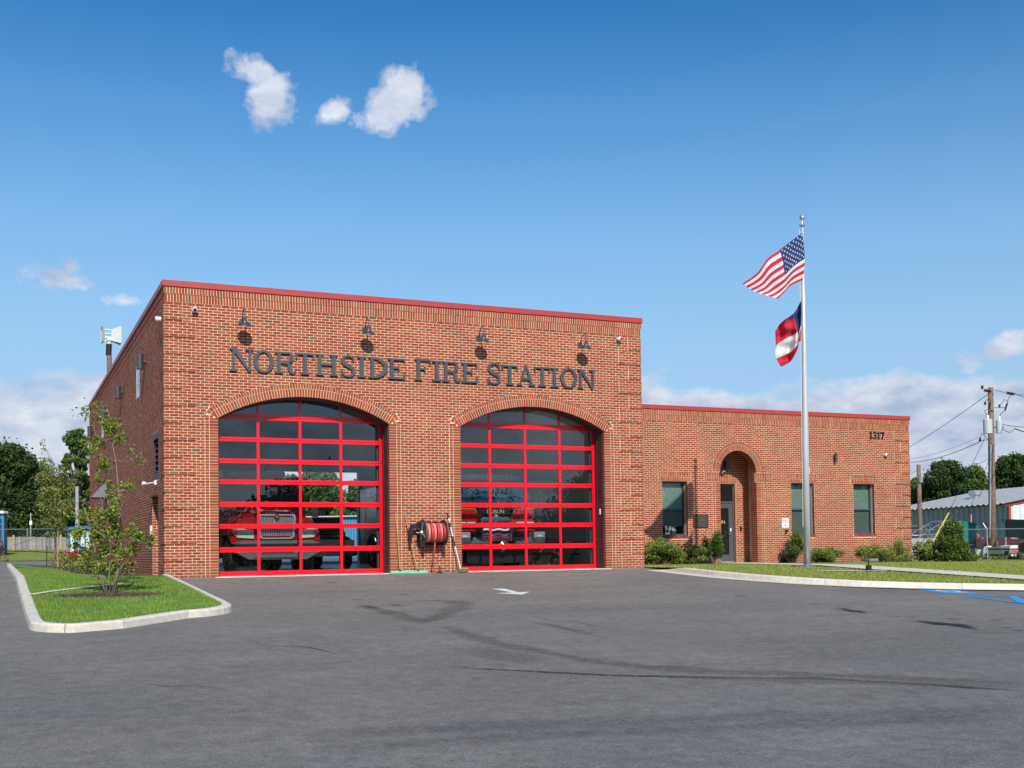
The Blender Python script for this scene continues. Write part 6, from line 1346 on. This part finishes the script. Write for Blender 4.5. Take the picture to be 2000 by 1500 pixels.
MB().tube([(0, 0, -.3), S_(213.5, 694)], [.17, .13], 10).build('pole', utilwood_m, si); MB().tube([S_(212, 694), S_(213, 672)], .15, 12).build('sleeve', black_m, si); MB().tube([S_(213, 672), S_(214, 663)], [.13, .11], 10).box(*(lambda q: (q.x-.15, q.x+.15, q.y-.15, q.y+.15, q.z-.05, q.z+.1))(S_(214, 664))).build('base', siren_m, si)
m = MB(); c = S_(216, 655)
for j in range(4):
    zc = c.z-.30+j*.20
    m.add([(c.x-.33, c.y, zc-.03), (c.x-.33, c.y, zc+.03), (c.x+.02, c.y, zc+.03), (c.x+.02, c.y, zc-.03), (c.x-.33, c.y+.06, zc-.03), (c.x-.33, c.y+.06, zc+.03), (c.x+.02, c.y+.06, zc+.03), (c.x+.02, c.y+.06, zc-.03)], [(0, 1, 2, 3), (4, 5, 6, 7), (1, 2, 6, 5), (0, 3, 7, 4)])
m.build('horn_throat', siren_m, si)
lft = MB().add([(c.x-.33, c.y-.15, c.z-.36), (c.x-.33, c.y-.15, c.z+.36), (c.x-.47, c.y-.4, c.z+.42), (c.x-.47, c.y-.4, c.z-.42), (c.x-.33, c.y+.15, c.z-.36), (c.x-.33, c.y+.15, c.z+.36), (c.x-.47, c.y+.4, c.z+.42), (c.x-.47, c.y+.4, c.z-.42)], [(0, 1, 2, 3), (4, 5, 6, 7), (1, 5, 6, 2), (0, 4, 7, 3)]).build('horn', siren_m, si)
MB().add([(c.x+.02, c.y-.12, c.z-.30), (c.x+.02, c.y-.12, c.z+.30), (c.x+.50, c.y-.45, c.z+.45), (c.x+.50, c.y-.45, c.z-.45), (c.x+.02, c.y+.12, c.z-.30), (c.x+.02, c.y+.12, c.z+.30), (c.x+.50, c.y+.30, c.z+.45), (c.x+.50, c.y+.30, c.z-.45)], [(0, 1, 2, 3), (4, 5, 6, 7), (1, 5, 6, 2), (0, 4, 7, 3), (0, 1, 5, 4)]).build('horn', siren_m, si)

# ------------------------------------------------------------------ metal building, boats and fence at the right
E0, E1, E2 = atZ(1720, 1002, 80), atZ(1971, 985.5, 66), atZ(2080, 960, 80)
HE = .5*(E0.z+E1.z); bz = -1.0; dirx = (Vector((E1.x, E1.y, 0))-Vector((E0.x, E0.y, 0))); Lm = dirx.length; dirx.normalize(); nrm = Vector((dirx.y, -dirx.x, 0)); nrm = nrm if nrm.dot(CAM-E0) > 0 else -nrm
mb_ = thing('metal_building', 'long pale corrugated metal building with red trim behind the fence', 'building', (E0.x, E0.y, bz)); mb_.rotation_euler = (0, 0, math.atan2(dirx.y, dirx.x)); HB = HE-bz
def corr(x0, x1, z0, z1, pitch, dep, vert=True, y=0):
    b = MB(); n = int((x1-x0)/pitch); P = []
    for i in range(n):
        for f_, d in ((0, 0), (.3, 0), (.42, -dep), (.88, -dep)): P.append((x0+(i+f_)*pitch, y+d))
    P.append((x1, y)); b.add([(x, yy, z) for x, yy in P for z in (z0, z1)], [(2*i, 2*i+2, 2*i+3, 2*i+1) for i in range(len(P)-1)]); return b
op = [(Lm-21.6, Lm-16.6), (Lm-13.6, Lm-8.1)]; zd = HB-1.05
segs = [(0, op[0][0]), (op[0][1], op[1][0]), (op[1][1], Lm)]
for a, b in segs: corr(a, b, 0, zd, .55, .09).build('wall_sheet', mat('pale_blue_wall_sheet', (.30, .33, .37), .45, var=.1, scale=.6), mb_)
corr(0, Lm, zd, HB, .55, .09).build('wall_sheet', MATS['pale_blue_wall_sheet'], mb_)
for a, b in op:
    m = MB()
    MB().box(a, b, .05, .1, .5, zd).build('roller_door', mat('roller_door_grey', (.30, .31, .34), .5, var=.05), mb_)
    m = MB(); 
    for k in range(9): m.box(a, b, .02, .05, .6+k*.33, .62+k*.33)
    m.build('door_ribs', MATS['roller_door_grey'], mb_); MB().box(a-.12, a, -.12, .06, 0, zd+.1).box(b, b+.12, -.12, .06, 0, zd+.1).box(a, b, -.12, .06, zd-.02, zd+.1).build('door_trim', whitemetal_m, mb_)
MB().box(op[1][0]-.02, op[1][0]+.18, -.13, .05, .4, zd-.1).build('red_jamb', cap_m, mb_)
dp = 16; rz = HB+1.5
b = MB(); n = int(Lm/.55); P = []
for i in range(n+1):
    for f_, d in ((0, 0), (.35, 0), (.5, .07), (.85, .07)): P.append((i*.55+f_*.55-.1, d))
b.add([v for x, d in P for v in ((x, -.35, HB+.03+d), (x, dp/2, rz+d))], [(2*i, 2*i+2, 2*i+3, 2*i+1) for i in range(len(P)-1)]); b.build('roof', mat('pale_roof_sheet', (.30, .315, .33), .5, var=.08, scale=1), mb_)
MB().add([(-.1, dp/2, rz), (Lm+.4, dp/2, rz), (Lm+.4, dp, HB), (-.1, dp, HB)], [(0, 1, 2, 3)]).build('roof', mat('pale_roof_sheet', (.30, .315, .33), .5, var=.08, scale=1), mb_)
gb_ = corr(0, dp, 0, HB, .5, .05); gb2 = MB(); gb2.v = [(Lm-yy, x, z) for x, yy, z in gb_.v]; gb2.f = gb_.f; gb2.a = gb_.a; gb2.build('gable_sheet', whitemetal_m, mb_)
MB().add([(Lm+.01, 0, HB), (Lm+.01, dp, HB), (Lm+.01, dp/2, rz)], [(0, 1, 2)]).build('gable_sheet', whitemetal_m, mb_)
MB().tube([(Lm+.06, -.36, HB-.02), (Lm+.06, dp/2, rz+.05), (Lm+.06, dp, HB)], .12, 4).tube([(Lm+.04, -.04, 0), (Lm+.04, -.04, HB)], .11, 4).build('red_trim', cap_m, mb_)
MB().lathe([(.32, 0), (.32, .25), (.42, .28), (.42, .55), (0, .6)], (Lm-8.6, 3.6, HB+.70), (0, 0, 1), 18).build('roof_vent', alum_m, mb_)
bsg = MB().box(Lm+.12, Lm+.2, 2.0, 5.2, HB-1.5, HB-.5).build('sign_panel', navy_m, mb_); MB().lathe([(.2, 0), (.32, 0), (.32, .03), (.2, .03)], (Lm+.22, 3.0, HB-1.0), (1, 0, 0), 16).lathe([(.06, 0), (.14, 0), (.14, .03), (.06, .03)], (Lm+.22, 3.0, HB-1.0), (1, 0, 0), 12).build('sign_swirl', mat('sign_pale_ring', (.5, .55, .6), .5), mb_); MB().lathe([(0, 0), (.25, 0), (.25, .03)], (Lm+.22, 3.9, HB-1.0), (1, 0, 0), 12).build('sign_dot', cap_m, mb_)
ln = thing('lean_to_cover', 'dark green awning roof on posts in front of the metal building end', 'awning', atZ(1963, 1014, 58)); q = atZ(2050, 1016, 50)-Vector(ln.location)
MB().add([(0, 0, 0), tuple(q), (q.x+1.5, q.y+2, q.z-.0), (1.5, 2, 0), (0, 0, -.9), (q.x, q.y, q.z-.95)], [(0, 1, 2, 3), (0, 1, 5, 4)]).build('cover', mat('dark_green_net', (.03, .07, .06), .9), ln); MB().tube([(0, 0, 0), (0, 0, -2.4)], .04, 6).tube([tuple(q), (q.x, q.y, q.z-2.4)], .04, 6).build('post', galv_m, ln)
rk_ = MB().box(-1.6, 3.8, -.3, .3, 0, .4).build('rusty_rack', mat('rusty_red_steel', (.05, .014, .015), .8, var=.4)); rk_.location = atZ(1958, 1067, 60); rk_.rotation_euler = (0, 0, -YAW); tag(rk_, 'low rusty red steel rack behind the boats', 'rack')
# pontoon boat on its trailer
Zp = 61; bo = atZ(1840, 1090, Zp); pb = thing('pontoon_boat', 'silver pontoon boat with a green canvas cover behind the fence', 'boat', (bo.x, bo.y, bo.z-.2)); pb.rotation_euler = (0, 0, -YAW-.05); K = Zp/FPX
X_ = lambda px_: (px_-1840)*K; Zz = lambda py_: (1090-py_)*K+.2
for y in (-.9, .9): MB().tube([(X_(1745), y, Zz(1077)), (X_(1890), y, Zz(1075)), (X_(1908), y, Zz(1068))], [.28, .28, .06], 14).build('pontoon', mat('dull_pontoon', (.24, .26, .29), .5, metal=.3), pb)
MB().box(X_(1750), X_(1905), -1.2, 1.2, Zz(1066), Zz(1063)).build('deck', alum_m, pb); MB().box(X_(1750), X_(1905), -1.21, 1.21, Zz(1071), Zz(1067)).build('deck_skirt', navyhull_m, pb)
MB().box(X_(1750), X_(1850), -1.15, -1.1, Zz(1062), Zz(1051)).box(X_(1885), X_(1900), -1.15, -1.1, Zz(1062), Zz(1056)).build('fence_panel', galv_m, pb)
MB().box(X_(1828), X_(1845), -1.0, 1.0, Zz(1060), Zz(1046)).box(X_(1884), X_(1896), -.6, .8, Zz(1066), Zz(1052)).build('seat', white_m, pb, bevel=.05)
m = MB()
for y in (-1.1, 1.1): m.tube([(X_(1782), y, Zz(1052)), (X_(1800), y, Zz(1038)), (X_(1822), y, Zz(1026)), (X_(1834), y, Zz(1018)), (X_(1865), y, Zz(1020))], .03, 6).tube([(X_(1820), y, Zz(1026)), (X_(1832), y, Zz(1044))], .025, 6).tube([(X_(1755), y, Zz(1044)), (X_(1830), y, Zz(1044))], .02, 6).tube([(X_(1809), y, Zz(1044)), (X_(1809), y, Zz(1052))], .02, 6)
m.tube([(X_(1834), -1.1, Zz(1018)), (X_(1834), 1.1, Zz(1018))], .03, 6).build('top_frame', alum_m, pb)
cv = [(X_(1848), Zz(1058)), (X_(1836), Zz(1044)), (X_(1850), Zz(1036)), (X_(1856), Zz(1022)), (X_(1868), Zz(1020)), (X_(1887), Zz(1024)), (X_(1893), Zz(1030)), (X_(1889), Zz(1034)), (X_(1892), Zz(1048)), (X_(1886), Zz(1056)), (X_(1875), Zz(1060))]
MB().prism(cv, -1.25, 1.2).build('canvas_cover', teal_m, pb, bevel=.06)
MB().lathe([(0, -.12), (.42, -.10), (.45, 0), (.42, .10), (0, .12)], (X_(1892), -1.0, Zz(1080)), (0, 1, 0), 20).build('trailer_wheel', mat('pale_tyre_cover', (.42, .42, .40), .8), pb)
MB().tube([(X_(1760), -.7, Zz(1086)), (X_(1905), -.7, Zz(1086))], .05, 6).tube([(X_(1912), -.5, Zz(1050)), (X_(1912), -.5, Zz(1092))], .04, 6).build('trailer_frame', galv_m, pb)
# second boat with an outboard motor, third flat boat
b2 = atZ(1965, 1094, 57); fb = thing('fishing_boat', 'white fishing boat with a black outboard motor at the right edge', 'boat', (b2.x, b2.y, b2.z-.15)); fb.rotation_euler = (0, 0, -YAW); K = 57/FPX; X_ = lambda px_: (px_-1965)*K; Zz = lambda py_: (1094-py_)*K+.15
loft([(-.9, [(X_(1942), Zz(1068)), (X_(1946), Zz(1082)), (X_(2040), Zz(1084)), (X_(2060), Zz(1066))]), (.9, [(X_(1942), Zz(1068)), (X_(1946), Zz(1082)), (X_(2040), Zz(1084)), (X_(2060), Zz(1066))])], white_m, 'hull', fb, .04)
MB().box(X_(1942), X_(2060), -.93, .93, Zz(1074), Zz(1071)).build('hull_stripe', navyhull_m, fb)
MB().add([(X_(1976), -1.0, Zz(1063)), (X_(1994), -1.0, Zz(1059.5)), (X_(1997), -1.0, Zz(1074)), (X_(1979), -1.0, Zz(1077)), (X_(1976), -.6, Zz(1063)), (X_(1994), -.6, Zz(1059.5)), (X_(1997), -.6, Zz(1074)), (X_(1979), -.6, Zz(1077))], [(0, 1, 2, 3), (4, 5, 6, 7), (0, 1, 5, 4), (1, 2, 6, 5), (2, 3, 7, 6), (3, 0, 4, 7)]).build('outboard_cowl', mat('black_gloss_cowl', (.012, .012, .014), .12, coat=1), fb, bevel=.07)
MB().box(X_(1981), X_(1990), -.9, -.7, Zz(1092), Zz(1076)).build('outboard_leg', black_m, fb, bevel=.03); MB().box(X_(1957), X_(1968), -1.0, -.96, Zz(1088), Zz(1083)).build('trailer_plate', white_m, fb); MB().box(X_(1955), X_(1972), -.98, -.94, Zz(1081), Zz(1073)).build('tail_lamp_panel', mat('faded_red_panel', (.4, .12, .10), .5), fb)
for x in (1951, 1975): MB().lathe([(.18, -.1), (.32, -.1), (.34, 0), (.32, .1), (.18, .1)], (X_(x), -.8, Zz(1088)), (1, 0, 0), 18).build('trailer_wheel', rubber_m, fb)
b3 = atZ(1918, 1092, 63); jb = thing('flat_boat', 'low grey flat boat on a trailer between the pontoon boat and the utility pole', 'boat', (b3.x, b3.y, b3.z)); jb.rotation_euler = (0, 0, -YAW); K = 63/FPX; X_ = lambda px_: (px_-1918)*K; Zz = lambda py_: (1092-py_)*K
MB().prism([(X_(1903), Zz(1070)), (X_(1908), Zz(1079)), (X_(1926), Zz(1079)), (X_(1932), Zz(1066))], -.8, .8).build('hull', galv_m, jb, bevel=.04); MB().box(X_(1906), X_(1930), -.82, .82, Zz(1091), Zz(1081)).build('trailer_bed', navyhull_m, jb)
MB().tube([(X_(1921), -.3, Zz(1060)), (X_(1921), -.3, Zz(1073))], .05, 6).build('console', black_m, jb); MB().lathe([(0, -.2), (.15, -.12), (.2, 0), (.14, .14), (0, .2)], (X_(1905), -.2, Zz(1048)), (0, 0, 1), 12).build('red_float', mat('red_plastic', (.5, .03, .04), .5), jb); MB().lathe([(0, 0), (.16, .02), (.2, .3), (.05, .4)], (X_(1898), -.2, Zz(1060)), (0, 0, 1), 12).build('grey_drum', galv_m, jb)
MB().tube([(X_(1905), .6, Zz(1060)), (X_(1912), .9, Zz(1004))], .035, 6).build('leaning_pole', wood_m, jb)
# chain link fences
def chain_fence(a, b, h, label, npost, ga, gb_, arm=True, pitch=.11):
    a, b = Vector(a), Vector(b); t = thing('chain_link_fence', label, 'fence', (a.x, a.y, 0)); d = b-a; d.z = 0; Lf = d.length; t.rotation_euler = (0, 0, math.atan2(d.y, d.x)); gz = lambda s: ga+(gb_-ga)*s/Lf
    for k in range(npost+1):
        s = Lf*k/npost; m = MB().tube([(s, 0, gz(s)-.1), (s, 0, gz(s)+h+.05)], .03, 8)
        if arm: m.tube([(s, 0, gz(s)+h), (s-.18, 0, gz(s)+h+.30)], .018, 6)
        m.build('post', galv_m, t)
    MB().tube([(0, 0, gz(0)+h), (Lf, 0, gz(Lf)+h)], .024, 8).build('top_rail', galv_m, t)
    m = MB(); n = int(Lf/pitch)
    for i in range(n):
        for sg in (1, -1):
            s0 = i*pitch; s1 = s0+sg*h
            if s1 < 0 or s1 > Lf: continue
            m.add([(s0, 0, gz(s0)+.03), (s0+.004, 0, gz(s0)+.03), (s1+.004, 0, gz(s1)+h), (s1, 0, gz(s1)+h)], [(0, 1, 2, 3)])
    m.build('wire_mesh', mat('dull_fence_wire', (.16, .17, .18), .6), t)['kind'] = 'stuff'; return t
fa, fb_ = atZ(1700, 1099, 58), atZ(2100, 1101, 52); chain_fence(fa, fb_, 1.62, 'grey chain link fence in front of the boats at the right', 5, atZ(1700, 1099, 58).z, atZ(2100, 1101, 52).z)
P = np.vstack([clump((fa.x+(fb_.x-fa.x)*t, fa.y+(fb_.y-fa.y)*t+.2, -.35+rng.uniform(-.05, .1)), (.5, .4, .28), 26, .2) for t in rng.random(170)]); tag(leaf_obj('weeds', P, .14, leaf_shrub, None), kind='stuff')
# ------------------------------------------------------------------ far left: fences, sheds, walker
la, lb_ = atZ(-60, 1073, 84), atZ(175, 1074, 78); chain_fence(la, lb_, 1.45, 'thin chain link fence in front of the grey wood fence at the left', 4, la.z, lb_.z, False, .16)
wa, wb2 = atZ(12, 1073, 97), atZ(136, 1074, 94); wf = thing('wood_fence', 'weathered grey vertical board fence at the far left', 'fence', (wa.x, wa.y, 0)); d = wb2-wa; d.z = 0; Lw = d.length; wf.rotation_euler = (0, 0, math.atan2(d.y, d.x)); hw_ = 1.08; first = None; n = int(Lw/.145)
for i in range(n):
    if first is None: first = MB().box(.004, .141, -.012, .012, 0, hw_).build('board', board_m, wf); c_ = first
    else: c_ = first.copy(); C.objects.link(c_)
    c_.location = (i*.145, rng.uniform(-.008, .008), wa.z+(wb2.z-wa.z)*i/n-.02+rng.uniform(-.02, .02))
for s in (.05, Lw*.13, Lw-.9): MB().box(s-.07, s+.07, -.10, -.03, wa.z-.1, wa.z+hw_+.12).build('post', mat('new_pale_post', (.55, .40, .24), .7), wf)
sh_ = thing('blue_shed', 'pale ribbed storage shed with blue trim beside the far end of the side wall', 'building', atZ(134, 1074, 92)); sh_.rotation_euler = (0, 0, -YAW)
for k in range(11): MB().box(.15+k*.42, .15+k*.42+.30, -.05, 0, -.2, 1.55).build('panel', whitemetal_m, sh_)
MB().box(0, 5, 0, .5, -.2, 1.7).build('wall', blueb_m, sh_); MB().box(-.02, .13, -.08, .0, -.2, 1.7).build('corner_trim', blueb_m, sh_); MB().add([(-.2, -.4, 1.72), (5.2, -.4, 1.95), (5.2, .3, 2.15), (-.2, .3, 1.85), (-.2, -.4, 1.6), (5.2, -.4, 1.8)], [(0, 1, 2, 3), (0, 1, 5, 4)]).build('roof', blueb_m, sh_)
bs = thing('blue_building', 'bright blue building with a white roof edge at the left picture edge', 'building', atZ(-60, 1074, 90)); bs.rotation_euler = (0, 0, -YAW); K = 90/FPX
MB().box(0, 69*K, 0, .5, -.3, 74*K-.1).build('wall', mat('dark_blue_opening', (.02, .035, .06), .5), bs); MB().box(64*K, 68.5*K, -.1, 0, -.3, 70*K).box(0, 64*K, -.06, 0, -.3, 26*K).box(0, 64*K, -.09, -.0, 48*K, 50*K).build('frame', blueb_m, bs); MB().box(-1, 71*K, -.35, .5, 70*K, 75*K).build('roof', white_m, bs, bevel=.03)
MB().box(0, 68*K, -.07, -.01, 60*K, 70*K).build('fascia', blueb_m, bs)
gr_ = thing('grey_roofed_house', 'low grey roof with a white eave behind the wood fence', 'building', atZ(28, 1050, 112)); gr_.rotation_euler = (0, 0, -YAW); K = 112/FPX
MB().add([(-.3, 0, 0), (64*K, 0, 0), (62*K, 3, 9*K), (8*K, 3, 9*K)], [(0, 1, 2, 3)]).build('roof', mat('grey_shingle', (.20, .20, .21), .9), gr_); MB().box(0, 63*K, -.02, .1, -.12, 0).build('eave', white_m, gr_); MB().box(.2, 62*K, .3, 3, -2, -.12).build('wall', greywood_m, gr_)
# blue ribbed building seen through the open rear doorway
rb_ = thing('blue_warehouse', 'blue ribbed building seen through the open rear doorway', 'building', atZ(560, 1035, 80)); rb_.rotation_euler = (0, 0, -YAW); K = 80/FPX
MB().box(0, 150*K, 0, 6, -2, 24*K).build('wall', blueb_m, rb_)
for k in range(28): MB().box(k*.19, k*.19+.07, -.04, 0, -2, 24*K).build('rib', mat('light_blue_rib', (.12, .35, .60), .4), rb_)
MB().box(-.2, 151*K, -.3, 6.2, 24*K, 26*K).build('roof', whitemetal_m, rb_)
# the walker
def skin(name, verts, edges, radii, m, parent, root=0, sub=2):
    me = bpy.data.meshes.new(name); me.from_pydata(verts, edges, []); me.materials.append(m); o = bpy.data.objects.new(name, me); C.objects.link(o)
    s = o.modifiers.new('s', 'SKIN'); lay = me.skin_vertices[0].data if me.skin_vertices else None
    if lay is None: bpy.context.view_layer.objects.active = o; lay = me.skin_vertices[0].data
    for i, r in enumerate(radii): lay[i].radius = r if isinstance(r, tuple) else (r, r); lay[i].use_root = (i == root)
    u = o.modifiers.new('u', 'SUBSURF'); u.levels = sub; u.render_levels = sub
    me2 = bpy.data.meshes.new_from_object(o.evaluated_get(bpy.context.evaluated_depsgraph_get())); bpy.data.objects.remove(o); me2.polygons.foreach_set('use_smooth', [True]*len(me2.polygons)); o = bpy.data.objects.new(name, me2); C.objects.link(o); o.parent = parent
    if not me2.materials: me2.materials.append(m)
    return o
pp = atZ(3.5, 1097, 80); wk = thing('person', 'person in a grey vest and black shorts walking out at the left edge', 'person', (pp.x, pp.y, pp.z)); wk.rotation_euler = (0, 0, -YAW)
# local x runs to the right of the picture, the walker heads to -x
V = [(-.02, 0, .93), (-.04, 0, 1.12), (-.06, 0, 1.36), (-.08, 0, 1.49), (-.09, 0, 1.56), (-.11, 0, 1.66), (-.10, 0, 1.75),
     (-.06, -.17, 1.40), (.10, -.24, 1.16), (-.02, -.25, .93), (-.05, -.25, .86), (-.06, .17, 1.40), (-.16, .24, 1.15), (-.32, .20, 1.05), (-.39, .19, 1.04),
     (-.01, -.10, .88), (.12, -.10, .50), (.44, -.10, .20), (.50, -.10, .13), (.42, -.10, .03), (-.01, .10, .88), (-.16, .10, .50), (-.22, .10, .09), (-.24, .10, .04), (-.38, .10, .03)]
Ed = [(0, 1), (1, 2), (2, 3), (3, 4), (4, 5), (5, 6), (2, 7), (7, 8), (8, 9), (9, 10), (2, 11), (11, 12), (12, 13), (13, 14), (0, 15), (15, 16), (16, 17), (17, 18), (18, 19), (0, 20), (20, 21), (21, 22), (22, 23), (23, 24)]
Rr = [(.12, .16), (.11, .15), (.12, .17), .065, .06, (.095, .08), (.075, .065), .062, .048, .035, .038, .062, .048, .035, .038, .095, .062, .042, .045, .035, .095, .062, .042, .045, .035]
skin('body', V, Ed, Rr, skin_m, wk)
skin('vest', [(-.02, 0, .96), (-.04, 0, 1.15), (-.055, 0, 1.34), (-.07, 0, 1.43), (-.06, -.13, 1.42), (-.06, .13, 1.42)], [(0, 1), (1, 2), (2, 3), (2, 4), (2, 5)], [(.15, .19), (.135, .175), (.145, .19), .075, .06, .06], shirt_m, wk)
skin('shorts', [(-.02, 0, .97), (-.01, -.10, .84), (.09, -.10, .58), (-.01, .10, .84), (-.13, .10, .58)], [(0, 1), (1, 2), (0, 3), (3, 4)], [(.145, .185), .125, .10, .125, .10], short_m, wk)
for f_ in ([(.52, -.10, .16), (.43, -.10, .03), (.38, -.10, .0)], [(-.22, .10, .05), (-.30, .10, .03), (-.42, .10, .03)]): skin('shoe', f_, [(0, 1), (1, 2)], [.06, .055, .045], black_m, wk)
skin('hair', [(-.085, 0, 1.74), (-.07, 0, 1.79)], [(0, 1)], [(.10, .088), (.07, .06)], black_m, wk)
MB().lathe([(0, -.03), (.018, -.015), (.014, .02), (0, .03)], (-.205, 0, 1.665), (0, 0, 1), 8).build('nose', skin_m, wk)
for s in (-1, 1): MB().lathe([(0, -.012), (.012, 0), (0, .012)], (-.19, s*.032, 1.70), (0, 0, 1), 8).build('eye', white_m, wk); MB().lathe([(0, -.03), (.02, 0), (0, .03)], (-.10, s*.088, 1.68), (0, 0, 1), 8).build('ear', skin_m, wk)
MB().box(-.195, -.188, -.025, .025, 1.618, 1.626).build('mouth', mat('lip_tone', (.12, .03, .03), .5), wk)
print('tris', sum(len(o.data.polygons) for o in bpy.data.objects if o.type == 'MESH'))
